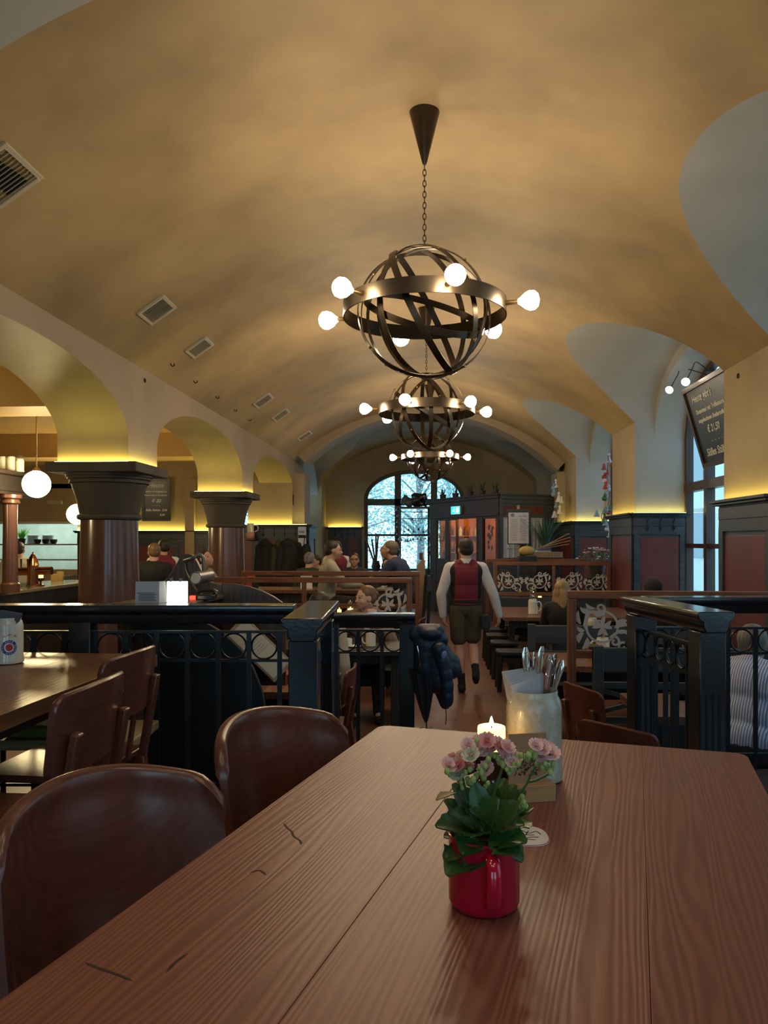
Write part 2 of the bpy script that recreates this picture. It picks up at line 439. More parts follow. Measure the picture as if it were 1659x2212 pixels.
# ---- windows in the right niches
def arched_window(name, iv, X, zs, zc, sill, mframe, mull=(.34, .66), transom=2.0, left=False, trans2=None):
    """arched casement window in the plane X, frame as one structure with its panes"""
    y0, y1 = iv; f = .07; b = MB(); s = -1 if left else 1
    ym = (y0 + y1) / 2
    yy = [y0 + (y1 - y0) * i / 40 for i in range(41)]
    def zt(Y, inset=0):
        u = (Y - ym) / max((y1 - y0) / 2 - inset, .01)
        return zs + (zc - inset - zs) * max(0, 1 - min(1, abs(u)) ** 2.15) ** .5
    d = .05
    out = [(y0, sill)] + [(y, zt(y)) for y in yy] + [(y1, sill)]
    yi = [y0 + f + (y1 - y0 - 2 * f) * i / 40 for i in range(41)]
    inn = [(y0 + f, sill + f)] + [(y, zt(y, f)) for y in yi] + [(y1 - f, sill + f)]
    for x in (X - d, X + d):
        n = len(out)
        b.raw([(x, p[0], p[1]) for p in out] + [(x, p[0], p[1]) for p in inn], [(i, (i + 1) % n, (i + 1) % n + n, i + n) for i in range(n)])
    for loop in (out, inn):
        n = len(loop)
        b.raw([(X - d, p[0], p[1]) for p in loop] + [(X + d, p[0], p[1]) for p in loop], [(i, (i + 1) % n, (i + 1) % n + n, i + n) for i in range(n)])
    b.span((X - .06, y0, transom - .06), (X + .06, y1, transom + .06))
    if trans2: b.span((X - .04, y0, trans2 - .03), (X + .04, y1, trans2 + .03))
    for q in mull:
        y = y0 + (y1 - y0) * q
        b.span((X - .055, y - .05, sill), (X + .055, y + .05, zt(y) - .02))
    o = struct(b.build(name, mframe, smooth=20))
    g = MB(); lp = [(y0 + .02, sill)] + [(y, zt(y, .02)) for y in yy[1:-1]] + [(y1 - .02, sill)]
    g.raw([(X, p[0], p[1]) for p in lp], [tuple(range(len(lp)))])
    g.build('pane', GLASS, o, smooth=0)
    return o
wn = 1
for iv in NICHE[:4]:
    arched_window('window_%d' % wn, iv, 3.6, 2.68, 3.60, .45, BROWNFRAME, mull=(.25, .5, .75), transom=1.98, trans2=1.18); wn += 1
arched_window('window_%d' % wn, NICHE_L[0], -3.6, 2.5, 3.35, .45, DARKFRAME, transom=2.0, left=True); wn += 1
b = MB()
for iv in NICHE: b.span((3.5, iv[0] - .3, LOWZ - .2), (3.7, iv[1] + .3, .46))
struct(b.build('wall_right_parapets', OCHRE_WALL))
# window of the last bay is walled up behind the porch
b = MB(); b.raw([(3.62, 17.9, LOWZ), (3.62, 21.0, LOWZ), (3.62, 21.0, 3.7), (3.62, 17.9, 3.7)], [(0, 1, 2, 3)])
b.raw([(-3.6, 17.4, LOWZ), (-3.6, 21.8, LOWZ), (-3.6, 21.8, .46), (-3.6, 17.4, .46)], [(0, 1, 2, 3)])
for y in (17.9, 21.0):
    b.raw([(XL, y, LOWZ), (-3.62, y, LOWZ), (-3.62, y, 2.5), (-3.1, y, 2.5), (-3.1, y, ZSP + .2), (XL, y, ZSP + .2)], [(0, 1, 2, 3, 4, 5)])
for a, c in ((16.62, 17.9), (21.0, YB)):
    b.raw([(XL, a, LOWZ), (XL, c, LOWZ), (XL, c, 3.2), (XL, a, 3.2)], [(0, 1, 2, 3)])
struct(b.build('wall_left_rear', OCHRE_WALL))
# ---- end wall with the big arched window
WXC, WHW, WZS, WZC, WSILL = -.47, 1.42, 2.44, 3.26, .35
def wtop(x, inset=0):
    u = (x - WXC) / (WHW - inset); return WZS + (WZC - inset - WZS) * max(0, 1 - min(1, abs(u)) ** 2.1) ** .5
b = MB(); xs = sorted({-3.7, 3.7, WXC - WHW, WXC + WHW} | {WXC - WHW * cos(pi * i / 40) for i in range(41)} | {-2.9 + .2 * i for i in range(30)})
for i in range(len(xs) - 1):
    a, c = xs[i], xs[i + 1]; mid = (a + c) / 2
    if WXC - WHW < mid < WXC + WHW:
        b.raw([(a, YB, wtop(a)), (c, YB, wtop(c)), (c, YB, 4.3), (a, YB, 4.3)], [(0, 1, 2, 3)])
        b.raw([(a, YB, LOWZ), (c, YB, LOWZ), (c, YB, WSILL), (a, YB, WSILL)], [(0, 1, 2, 3)])
        b.raw([(a, YB, wtop(a)), (c, YB, wtop(c)), (c, YB + .35, wtop(c)), (a, YB + .35, wtop(a))], [(0, 1, 2, 3)])
    else:
        b.raw([(a, YB, LOWZ), (c, YB, LOWZ), (c, YB, 4.3), (a, YB, 4.3)], [(0, 1, 2, 3)])
for x in (WXC - WHW, WXC + WHW):
    b.raw([(x, YB, WSILL), (x, YB + .35, WSILL), (x, YB + .35, WZS), (x, YB, WZS)], [(0, 1, 2, 3)])
b.raw([(WXC - WHW, YB, WSILL), (WXC + WHW, YB, WSILL), (WXC + WHW, YB + .35, WSILL), (WXC - WHW, YB + .35, WSILL)], [(0, 1, 2, 3)])
struct(b.build('wall_back', OCHRE_WALL))
b = MB(); yf = YB + .16; f = .1
xs = [WXC - WHW * cos(pi * i / 40) for i in range(41)]
out = [(xs[0], WSILL)] + [(x, wtop(x)) for x in xs] + [(xs[-1], WSILL)]
xi = [WXC - (WHW - f) * cos(pi * i / 40) for i in range(41)]
inn = [(xi[0], WSILL + f)] + [(x, wtop(x, f)) for x in xi] + [(xi[-1], WSILL + f)]
n = len(out)
for y in (yf - .05, yf + .05):
    b.raw([(p[0], y, p[1]) for p in out] + [(p[0], y, p[1]) for p in inn], [(i, (i + 1) % n, (i + 1) % n + n, i + n) for i in range(n)])
for lp in (out, inn):
    b.raw([(p[0], yf - .05, p[1]) for p in lp] + [(p[0], yf + .05, p[1]) for p in lp], [(i, (i + 1) % n, (i + 1) % n + n, i + n) for i in range(n)])
b.span((WXC - WHW, yf - .07, 2.26), (WXC + WHW, yf + .07, 2.44))
for x in (-.93, .1): b.span((x - .09, yf - .07, WSILL), (x + .09, yf + .07, wtop(x) - .02))
b.span((WXC - WHW, yf - .04, 1.38), (-.95, yf + .04, 1.44)); b.span((-.95, yf - .04, 1.38), (.1, yf + .04, 1.44))
wb = struct(b.build('window_%d' % wn, DARKFRAME, smooth=20)); wn += 1
g = MB(); lp = [(xs[0] + .02, WSILL)] + [(x, wtop(x, .02)) for x in xs[1:-1]] + [(xs[-1] - .02, WSILL)]
g.raw([(p[0], yf, p[1]) for p in lp], [tuple(range(len(lp)))]); g.build('pane', GLASS, wb, smooth=0)
# ---- rear (behind the camera), floors
b = MB()
for a, c, z0, z1 in ((-10.5, -2.3, LOWZ, 4.4), (-2.3, -.5, LOWZ, .5), (-2.3, -.5, 2.9, 4.4), (-.5, .5, LOWZ, 4.4), (.5, 2.3, LOWZ, .5), (.5, 2.3, 2.9, 4.4), (2.3, 4, LOWZ, 4.4)):
    b.raw([(a, -3.6, z0), (c, -3.6, z0), (c, -3.6, z1), (a, -3.6, z1)], [(0, 1, 2, 3)])
struct(b.build('wall_front', OCHRE_WALL))
for x0 in (-2.3, .5):  # two unseen windows added to let fill daylight in from behind
    f = MB()
    for a, c in ((x0, x0 + .08), (x0 + .86, x0 + .94), (x0 + 1.72, x0 + 1.8)): f.span((a, -3.66, .5), (c, -3.56, 2.9))
    for z in (.5, 2.0, 2.82): f.span((x0, -3.65, z), (x0 + 1.8, -3.57, z + .08))
    o = struct(f.build('window_%d' % wn, DARKFRAME, smooth=0)); wn += 1
    MB().raw([(x0, -3.61, .5), (x0 + 1.8, -3.61, .5), (x0 + 1.8, -3.61, 2.9), (x0, -3.61, 2.9)], [(0, 1, 2, 3)]).build('pane', GLASS, o, smooth=0)
b = MB(); b.span((-10.5, -3.6, LOWZ - .12), (3.7, 22.2, LOWZ)); struct(b.build('floor', TERRA))
b = MB(); b.prism([(-2.85,-3.5),(2.84,-3.5),(2.84,4.3),(1.53,4.3),(1.53,3.05),(-.30,3.05),(-.30,3.78),(-2.85,3.78)], -LOWZ, z0=LOWZ); struct(b.build('floor_platform', PLATF))
# ---- side aisle with the bar
b = MB(); yA = 16.45
b.raw([(-10.5, yA, LOWZ), (-7.72, yA, LOWZ), (-7.72, yA, 4), (-10.5, yA, 4)], [(0, 1, 2, 3)]) if False else None
KX0, KX1, KZ0, KZ1 = -10.2, -7.72, .62, 1.62
for a, c, z0, z1 in ((-10.5, KX0, LOWZ, 3), (KX0, KX1, LOWZ, KZ0), (KX0, KX1, KZ1, 3), (KX1, -4.22, LOWZ, 3), (-4.22, -3.95, LOWZ, 1.2), (-4.22, -3.95, 2.1, 3), (-3.95, XL, LOWZ, 3)):
    b.raw([(a, yA, z0), (c, yA, z0), (c, yA, z1), (a, yA, z1)], [(0, 1, 2, 3)])
b.span((-5.3, yA - .12, LOWZ), (-5.1, yA, 2.6))
struct(b.build('wall_aisle_back', OCHRE_WALL))
b = MB(); b.raw([(-10.5, -3.6, LOWZ), (-10.5, yA, LOWZ), (-10.5, yA, 3), (-10.5, -3.6, 3)], [(0, 1, 2, 3)])
struct(b.build('wall_aisle_side', OCHRE_WALL))
AISLE = plaster('orange_ochre_paint', (.50, .33, .12), (.58, .39, .15), (.64, .45, .19), scale=.6)
b = MB(); rows = []
for i in range(41):
    x = XO + (-10.5 - XO) * i / 40
    rows.append([(x, y, 2.98 - .5 * max(0, (-x - 7.5) / 3) ** 2) for y in (-3.6, yA)])
b.grid(rows)
for y in (7.8, 12.4):
    b.span((-10.5, y - .3, 2.6), (XO, y + .3, 3.0))
struct(b.build('ceiling_aisle', AISLE, smooth=40))
# ---- columns of the arcade
STONE = mat('dark_grey_stone', (.05, .042, .034), .75, noise=(4, (.075, .063, .05)), bump=(25, .25))
MARBLE = mat('red_brown_marble', (.085, .036, .025), .26, noise=(2.2, (.135, .062, .042), (2, 2, .35)), coat=.4)
def column(name, label, x, y, sc=1.0):
    t = thing(name, label, 'column', (x, y, LOWZ), 0, 'arcade columns')
    h = ZPL - LOWZ
    MB().box((0, 0, h - .05), (.92, .92, .1)).build('plinth', STONE, t, bevel=.008)
    MB().lathe([(0, h - .1), (.43, h - .1), (.43, h - .125), (.415, h - .13), (.415, h - .15), (.395, h - .16), (.40, h - .19), (.375, h - .2), (.37, h - .225), (.345, h - .3), (.32, h - .38), (.305, h - .47), (.295, h - .505), (.32, h - .515), (.325, h - .54), (.315, h - .56), (.285, h - .57)], 48).build('capital', STONE, t, smooth=30)
    MB().lathe([(.285, h - .57), (.29, h - .8), (.305, h - 1.3), (.32, h - 1.9), (.325, .12), (.325, .0)], 48).build('shaft', MARBLE, t, smooth=40)
    MB().box((0, 0, .05), (.8, .8, .1)).build('base', STONE, t, bevel=.01)
    s = MB()
    e = .40; w = .4
    for dx, dy, lx, ly in ((0, -e - .03, .74, .02), (0, e + .03, .74, .02), (.36 + .03, 0, .02, .84), (-.36 - .03, 0, .02, .84)):
        s.box((dx, dy, h + .0015), (lx, ly, .003))
    s.build('light_strip', LED, t, smooth=0)
    return t
column('stone_column', 'thick red-brown stone column with flared grey capital nearest the bar counter', -3.34, 7.83)
column('stone_column', 'second red-brown stone column, behind the lectern lamp and left of the coats', -3.34, 12.41)
column('stone_column', 'nearest arcade column beside the raised dining area', -3.34, 3.26)
# ---- wainscots: frieze board, shelf moulding, burgundy panels, LED on top
def wains(name, p0, p1, ztop, zbot=LOWZ, led=True, npan=1, hooks=0, thick=.05, cap=.07, ledcol=None):
    """panelled dado from p0 to p1 (plan points; visible side on the right hand when walking p0->p1)"""
    a, c = V((p0[0], p0[1], 0)), V((p1[0], p1[1], 0)); l = (c - a).length; x = (c - a) / l; y = V((x.y, -x.x, 0))
    M = frame(a, x, y, V((0, 0, 1)))
    b = MB()
    b.m(0).span((0, 0, zbot), (l, thick * .5, ztop - .03), M)
    b.span((-.0, 0, ztop - .30), (l, thick, ztop - .05), M)
    b.span((-.0, 0, ztop - .19), (l, thick + .006, ztop - .07), M)
    b.m(2).span((-cap * .7, 0, ztop - .055), (l + cap * .7, thick + cap * .7, ztop - .03), M)
    b.span((-cap, 0, ztop - .03), (l + cap, thick + cap, ztop), M)
    b.m(0).span((0, 0, zbot), (l, thick, zbot + .2), M)
    w = (l) / npan; st = min(.09, w * .2)
    for i in range(npan + 1):
        xx = i * w; b.span((max(0, xx - st / (1 if i in (0, npan) else 2)), 0, zbot), (min(l, xx + st / (1 if i in (0, npan) else 2)), thick, ztop - .3), M)
    b.m(1)
    for i in range(npan):
        b.span((i * w + st, 0, zbot + .22), ((i + 1) * w - st, thick * .6, ztop - .34), M)
    o = struct(b.build(name, [BLUEBLACK, REDPANEL, BLACKWOOD], smooth=0, bevel=.006))
    if led:
        s = MB(); s.span((.0, thick * .7, ztop), (l, thick + .015, ztop + .003), M)
        s.build('light_strip', LEDR if p0[0] > 2 else LED, o, smooth=0)
    for i in range(hooks):
        xx = l * (i + 1) / (hooks + 1); q = MB()
        q.cyl((xx, thick, ztop - .10), (xx, thick + .012, ztop - .10), .012, n=10) if False else None
        q.tube([M @ V(v) for v in [(xx, thick + .005, ztop - .26), (xx, thick + .01, ztop - .12), (xx, thick + .04, ztop - .10), (xx, thick + .06, ztop - .09)]], .006, 6)
        q.tube([M @ V(v) for v in bez([(xx, thick + .01, ztop - .2), (xx, thick + .04, ztop - .235), (xx, thick + .06, ztop - .21)], 5)], .006, 6)
        q.ball(M @ V((xx, thick + .062, ztop - .088)), .011, 8); q.ball(M @ V((xx, thick + .06, ztop - .205)), .010, 8)
        h = q.build('coat_hook', STEEL)
        hooks_all.append(h)
    return o
hooks_all = []
WT = 1.64
PIERS = [(2.0, 3.3), (6.6, 7.72), (11.0, 12.35), (15.4, 17.9)]
k = 1
for i, (a, c) in enumerate(PIERS):
    wains('trim_%d' % k, (XR, c), (XR, a), WT, npan=1); k += 1
    hooks_all.clear()
    wains('trim_%d' % k, (XR - .03, a), (3.56, a), WT, npan=1, hooks=3 if i in (2,) else 0, cap=.05); k += 1
    if i == 2:
        for q, h in enumerate(hooks_all):
            tag(h, ['left iron double coat hook on the right pier', 'middle iron double coat hook on the right pier', 'right iron double coat hook on the right pier by the window'][q], 'hook', 'coat hooks on the window pier')
    wains('trim_%d' % k, (3.56, c), (XR - .03, c), WT, npan=1, cap=.03); k += 1
hooks_all.clear()
wains('trim_%d' % k, (-2.9, YB), (WXC - WHW - .08, YB), WT, npan=2, hooks=4); k += 1
HN = ['leftmost', 'second', 'third', 'rightmost']
for q, h in enumerate(hooks_all): tag(h, '%s small hook on the dado left of the big end window' % HN[q], 'hook', 'hooks on the end wall')
hooks_all.clear()
wains('trim_%d' % k, (WXC + WHW, YB), (3.5, YB), WT, npan=3, led=False); k += 1
wains('trim_%d' % k, (-4.3, yA), (-2.66, yA), 1.60, npan=3, hooks=6); k += 1
COATHOOKS = list(hooks_all)
HN6 = ['first', 'second', 'third', 'fourth', 'fifth', 'sixth']
for q, h in enumerate(COATHOOKS): tag(h, '%s hook from the left on the dado above the dark coats' % HN6[q], 'hook', 'hooks above the coats')
wains('trim_%d' % k, (-2.66, yA), (-2.66, 17.4), 1.60, npan=1, led=False); k += 1
hooks_all.clear()
wains('trim_%d' % k, (KX1, yA), (-4.4, yA), 1.47, npan=6); k += 1
# pilaster under the rear transverse arch
b = MB(); b.span((-3.0, 16.62, 1.6), (-2.74, 17.4, 2.72)); b.span((2.7, 16.62, 1.64), (2.9, 17.4, 2.72)); struct(b.build('wall_pilasters', PINKISH))
# ---- kitchen behind the pass
KW = tiles('white_kitchen_tiles', (.75, .85, .78), (.8, .88, .82), (.5, .6, .55), .15, .15, rough=.2)
b = MB(); b.span((-10.4, 18.6, LOWZ), (-7.2, 18.7, 2.9)); b.span((-10.5, yA, 2.4), (-7.2, 18.7, 2.5)); b.span((-10.6, yA, LOWZ), (-10.5, 18.7, 2.5)); b.span((-7.3, yA + .02, LOWZ), (-7.2, 18.7, 2.5))
struct(b.build('wall_kitchen', KW))
b = MB(); b.span((KX0 - .04, yA - .03, KZ1), (KX1 + .04, yA + .1, KZ1 + .05)); b.span((KX1, yA - .03, KZ0), (KX1 + .05, yA + .1, KZ1)); b.span((KX0 - .05, yA - .03, KZ0), (KX0, yA + .1, KZ1))
struct(b.build('trim_%d' % k, mat('cream_trim', (.6, .58, .45), .5))); k += 1
# ---- outdoors
WLD = bpy.data.worlds.new('sky'); SC.world = WLD; WLD.use_nodes = True
bg = WLD.node_tree.nodes['Background']; bg.inputs[0].default_value = (.44, .76, 1.0, 1); bg.inputs[1].default_value = 2.4
b = MB(); b.span((-40, 22.3, -.75), (40, 60, -.7)); b.span((3.75, -20, -.75), (40, 22.3, -.7))
struct(b.build('pavement', mat('grey_paving', (.45, .47, .48), .8, noise=(2, (.55, .57, .58)))))
BULB = emis('lit_opal_bulb', (1.0, .78, .50), 95.0)
FILLBULB = emis('added_fill_bulb', (1.0, .78, .50), 34.0)  # weaker bulbs for the fill chandelier added above the camera
IRON = mat('bronzed_iron', (.06, .045, .032), .32, .85, noise=(6, (.09, .07, .05)))
BRASS = mat('dull_brass', (.35, .24, .10), .3, .9)
def chandelier(label, x, y, zr, zc, R, ph, seedrot, bulb=None):
    t = thing('globe_chandelier', label, 'chandelier', (x, y, zr), 0, 'globe chandeliers along the vault')
    s = R / .545
    MB().lathe([(R - .008, -.05 * s), (R, -.05 * s), (R, .05 * s), (R - .008, .05 * s), (R - .008, -.05 * s)], 72).build('ring_band', IRON, t, smooth=30)
    rs = .45 * s; k = 0
    cz = -.02
    for tilt, az, off in ((78, 10, 0), (66, 75, .05), (70, 135, -.04), (88, 50, 0), (62, 190, .04), (84, 160, 0), (32, 30, .0)):
        M = T(0, 0, cz) @ RZ(rad(az + seedrot)) @ RX(rad(tilt)); w = .022 * s
        r = rs - .006 * k; k += 1
        MB().lathe([(r - .004, -w), (r, -w), (r, w), (r - .004, w), (r - .004, -w)], 64, M).build('hoop', IRON, t, smooth=30)
        if k in (1, 3, 5):
            for q in range(4):
                p = M @ V((r * cos(q * pi / 2 + .6), r * sin(q * pi / 2 + .6), 0)); MB().ball(p, .011 * s, 8).build('rivet', BRASS, t)
    n = 6
    for i in range(n):
        a = ph + 2 * pi * i / n; d = V((cos(a), sin(a), 0))
        lb = MB().cyl(d * R, d * (R + .085 * s), .017 * s, .014 * s, n=12).build('lamp_holder', BRASS, t)
        p = d * (R + .15 * s)
        M = axis_frame(p - d * .07 * s, p)
        MB().lathe([(.016 * s, 0), (.022 * s, .012 * s), (.05 * s, .045 * s), (.062 * s, .075 * s), (.059 * s, .105 * s), (.04 * s, .127 * s), (0, .137 * s)], 20, M)  .build('bulb', bulb or BULB, lb, smooth=60)
    top = zc - zr
    MB().lathe([(0, top), (.103, top), (.103, top - .015), (.02, top - .345), (.012, top - .37), (0, top - .37)], 32).build('canopy', IRON, t, smooth=40)
    b = MB(); z = top - .37; zt = rs + cz; nl = int((z - zt) / .036); L = (z - zt) / nl
    for i in range(nl):
        c = V((0, 0, zt + L * (i + .5))); e = V((1, 0, 0)) if i % 2 else V((0, 1, 0))
        b.tube([c + e * (.011 * cos(u)) + V((0, 0, L * .66 * sin(u))) for u in [2 * pi * j / 10 for j in range(10)]], .0032, 5, closed=True)
    b.build('chain', IRON, t)
    return t
def cx(px, d): return W(px, 700, d)
p = cx(917, 5.15); chandelier('nearest and largest looking black iron hoop globe chandelier with six bulbs', p.x, p.y, 2.79, vz(p.x) + .02, .545, rad(-75), 0)
p = cx(921, 9.5); chandelier('middle iron hoop globe chandelier, just below the nearest one in view', p.x, p.y, 2.86, vz(p.x) + .02, .595, rad(-48), 47)
p = cx(929, 14.2); chandelier('farthest iron hoop globe chandelier in front of the arched end window', p.x, p.y, 2.79, vz(p.x) + .02, .535, rad(-60), 100)
p = V((-.05, .45, 0)); chandelier('unseen iron hoop globe chandelier added above the camera to light the front table', p.x, p.y, 2.79, vz(p.x) + .02, .545, rad(-65), 30, FILLBULB)  # added out of view to brighten the foreground
# globe pendants over the bar
OPAL = emis('lit_opal_globe', (1.0, .78, .40), 55.0)
def pendant(label, px, py, d, rp):
    c = W(px, py, d); r = rp / F * d; top = 2.9
    t = thing('globe_pendant', label, 'lamp', c, 0, 'white globe pendants over the bar')
    MB().ball((0, 0, 0), r, 32).build('globe', OPAL, t, smooth=60)
    MB().lathe([(0, r * 1.28), (.02, r * 1.28), (.035, r * 1.15), (.05, r * .97), (0, r * .97)], 20).build('cap', BRASS, t)
    MB().cyl((0, 0, r * 1.2), (0, 0, top - c.z), .008, n=8).build('rod', BRASS, t)
    MB().lathe([(0, top - c.z), (.05, top - c.z), (.05, top - c.z - .025), (0, top - c.z - .04)], 20).build('ceiling_rose', BRASS, t)
pendant('white globe pendant lamp over the bar, left of the first column', 79, 1046, 9.0, 29)
pendant('white globe pendant lamp half hidden behind the first stone column', 167, 1111, 12.5, 22)
pendant('unseen globe pendant added over the near bar end to brighten the aisle ceiling', -640, 1046, 6.2, 42)  # extra pendant outside the frame, added to light up the aisle ceiling
# ceiling vents
def on_vault(px, py):
    d = .5
    while d < 25:
        p = W(px, py, d)
        if p.z > vz(max(-2.98, min(2.87, p.x))): return p
        d += .01
    return p
VENT = mat('cream_metal', (.55, .50, .40), .4, .3); DARKIN = mat('vent_dark', (.01, .01, .01), .9)
def vent(label, px, py, w=.30, l=.36):
    p = on_vault(px, py); a = math.asin((p.x - XC_) / R_)
    nx = V((cos(a), 0, -sin(a))); nz = V((-sin(a), 0, -cos(a)))
    # local: X along slope, Y along hall, Z into the room
    t = bpy.data.objects.new('ceiling_vent', None); COL.objects.link(t); tag(t, label, 'vent', 'metal air vents in the vault')
    t.matrix_world = frame(p, nx, V((0, 1, 0)).cross(V((0, 0, 0))) if False else V((0, 1, 0)), nz)
    f = .03
    b = MB()
    for s in (-1, 1):
        b.box((s * (w / 2 - f / 2), 0, .012), (f, l, .024)); b.box((0, s * (l / 2 - f / 2), .012), (w - 2 * f, f, .024))
    b.build('vent_frame', VENT, t, bevel=.003)
    MB().box((0, 0, .002), (w - .02, l - .02, .004)).build('backing', DARKIN, t)
    n = 10
    for i in range(n):
        y = -l / 2 + f + (l - 2 * f) * (i + .5) / n
        M = T(0, y, .012) @ RX(rad(35))
        MB().box((0, 0, 0), (w - 2 * f, .003, .02), M).build('slat', VENT, t, smooth=0)
vent('largest looking metal ceiling vent cut by the left edge of the picture', 2, 378, .34, .42)
vent('square metal ceiling vent above the gap between first arch and first column', 338, 668)
vent('metal ceiling vent above the second small arch, next to a larger one', 430, 749, .28, .32)
vent('small metal ceiling vent above the second stone column', 568, 864)
vent('small metal ceiling vent just below and right of its twin', 606, 895)
vent('smallest and farthest metal ceiling vent near the rear transverse arch', 658, 940)

for i, (px, py) in enumerate(((368, 785), (418, 822), (466, 856), (505, 884), (536, 905))):
    p = on_vault(px, py); t = MB().tube(bez([V((0, 0, 0)), V((.02, 0, -.03)), V((.045, 0, -.02)), V((.04, 0, .0))], 4), .006, 6).build('ceiling_hook', STEEL, M=T(*p))
    tag(t, '%s tiny ceiling hook in the row below the vents' % ('first', 'second', 'third', 'fourth', 'fifth')[i], 'hook', 'ceiling hooks below the vents')
p = WX(313, 822, XL + .005); tag(MB().tube([p + V((0, .02 * cos(a), .02 * sin(a))) for a in [2 * pi * k / 14 for k in range(14)]], .005, 6, closed=True).build('wall_ring', STEEL), 'small iron ring on the wall above the first column', 'ring')
p = WX(1594, 812, XR - .005); tag(MB().tube([p + V((0, .02 * cos(a), .02 * sin(a))) for a in [2 * pi * k / 14 for k in range(14)]], .005, 6, closed=True).build('wall_ring', STEEL), 'small iron ring high on the nearest right pier', 'ring')
# ================================================================ table in front, its things
OAK = wood('worn_oiled_tabletop', (.165, .054, .037), (.25, .086, .057), c3=(.21, .070, .047), rough=.40, axis='Y', scale=3.4, bump=.12, island=.25, spec=.32)
OAK2 = wood('brown_tabletop', (.11, .05, .028), (.21, .10, .055), c3=(.16, .072, .04), rough=.30, axis='Y', scale=1.5, bump=.2, island=.25)
OAKX = wood('honey_partition_wood', (.13, .048, .020), (.22, .085, .036), rough=.4, axis='X', scale=1.3, bump=.1)
OAKZ = wood('honey_partition_wood_upright', (.13, .048, .020), (.22, .085, .036), rough=.4, axis='Z', scale=1.3, bump=.1)
CHAIRW = wood('dark_polished_beech', (.115, .035, .024), (.14, .045, .030), rough=.26, axis='X', scale=1.6, bump=.03, spec=.6)
def plank_table(name, label, M, w, l, seams, ztop, mtop, th=.045, zfl=0.0, leg=(.10, .10), inset=.14, cr=.03, group=None):
    """M: far-left corner on the floor plane, local x across, y towards the near end"""
    t = bpy.data.objects.new(name, None); COL.objects.link(t); t.matrix_world = M; tag(t, label, 'table', group)
    b = MB(); e = [0] + seams + [w]; g = .0003
    for i in range(len(e) - 1):
        x0, x1 = e[i] + (g if i else 0), e[i + 1] - (g if i < len(e) - 2 else 0)
        pts = [(x0, 0), (x1, 0), (x1, l), (x0, l)]
        if i == 0: pts = arc(x0 + cr, l - cr, cr, pi / 2, pi, 5)[0:] + arc(x0 + cr, cr, cr, pi, 1.5 * pi, 5) + [(x1, 0), (x1, l)]
        if i == len(e) - 2:
            pts = [(x0, l), (x0, 0)] + arc(x1 - cr, cr, cr, 1.5 * pi, 2 * pi, 5) + arc(x1 - cr, l - cr, cr, 0, pi / 2, 5)
        b.prism(pts, th, z0=ztop - zfl - th)
    b.build('tabletop', mtop, t, bevel=.0008, smooth=30)
    a = MB(); zt = ztop - zfl - th
    for x in (inset, w - inset): a.span((x - .015, inset, zt - .09), (x + .015, l - inset, zt))
    for y in (inset, l - inset): a.span((inset, y - .015, zt - .09), (w - inset, y + .015, zt))
    a.build('apron', BLACKWOOD, t, smooth=0)
    for x in (inset, w - inset):
        for y in (inset, l - inset):
            MB().box((x, y, zt / 2), (leg[0], leg[1], zt)).build('leg', BLACKWOOD, t, bevel=.006)
    return t
P0 = WZ(822, 1566, .75); P1 = WZ(1612, 1628, .75)
bx = (P1 - P0); TW = bx.length; bx.normalize(); by = V((bx.y, -bx.x, 0))
TM = frame((P0.x, P0.y, 0), bx, by, V((0, 0, 1)))
def tb(px, py): return (WZ(px, py, .75) - P0).dot(bx)
plank_table('dining_table', 'worn reddish oak table in front carrying the red mug and the candle', TM, TW, 2.05,
            sorted([tb(750, 2010), tb(1400, 2000)]), .75, OAK, th=.042, leg=(.09, .09), inset=.16)
TZ = .75
CRACK = mat('dark_crack', (.035, .014, .009), .8)
FRONT = [o for o in bpy.data.objects if o.name.startswith('tabletop')][0]
ti = TM.inverted()
for pts in (((612, 1778), (622, 1790), (630, 1796), (634, 1806), (648, 1816), (650, 1824)), ((185, 2080), (215, 2092), (250, 2104), (285, 2118)), ((905, 1575), (915, 1570), (926, 1573), (938, 1571)), ((540, 1885), (560, 1880), (575, 1890)), ((360, 2100), (380, 2078), (405, 2060))):
    q = [ti @ WZ(x, y, .7502) for x, y in pts]
    MB().tube(bez(q, 3), [.0006] + [.0022] * (len(pts) * 3 - 4) + [.0006], 5, flat=(1, .12)).build('crack', CRACK, FRONT)
# ---- red enamel mug with kalanchoe
RED = mat('red_enamel', (.52, .002, .030), .12, spec=.6, coat=.6)
SOIL = mat('dark_soil', (.02, .013, .008), .95, bump=(80, .6))
pm = WZ(1053, 1981, TZ); mk = V((pm.x, pm.y, TZ)) + FW * .036
t = thing('flower_mug', 'red enamel mug with handle holding a pink flowering plant', 'plant pot', mk)
rm = .0485; hm = .098
MB().lathe([(0, .002), (rm - .008, 0), (rm - .003, .003), (rm, .010), (rm, hm - .004), (rm + .0022, hm - .001), (rm + .001, hm + .0015), (rm - .002, hm), (rm - .003, hm - .006), (rm - .003, .012), (0, .010)], 64).build('mug_body', RED, t, smooth=40)
hd = (W(1098, 1900, .9) - mk); hd.z = 0; hd.normalize()
hp = [hd * (rm - .002) + V((0, 0, .083)), hd * (rm + .012) + V((0, 0, .086)), hd * (rm + .024) + V((0, 0, .076)), hd * (rm + .027) + V((0, 0, .055)), hd * (rm + .022) + V((0, 0, .034)), hd * (rm + .010) + V((0, 0, .024)), hd * (rm - .002) + V((0, 0, .024))]
MB().tube(bez(hp, 6), .0075, 12, flat=(1.25, .8)).build('handle', RED, t, smooth=60)
MB().lathe([(0, .082), (rm - .003, .081)], 32).build('soil', SOIL, t)
LEAF = mat('succulent_leaf', (.020, .070, .016), .33, noise=(30, (.05, .115, .026)), spec=.5, bump=(60, .1))
LEAFD = mat('dried_leaf', (.30, .22, .09), .6)
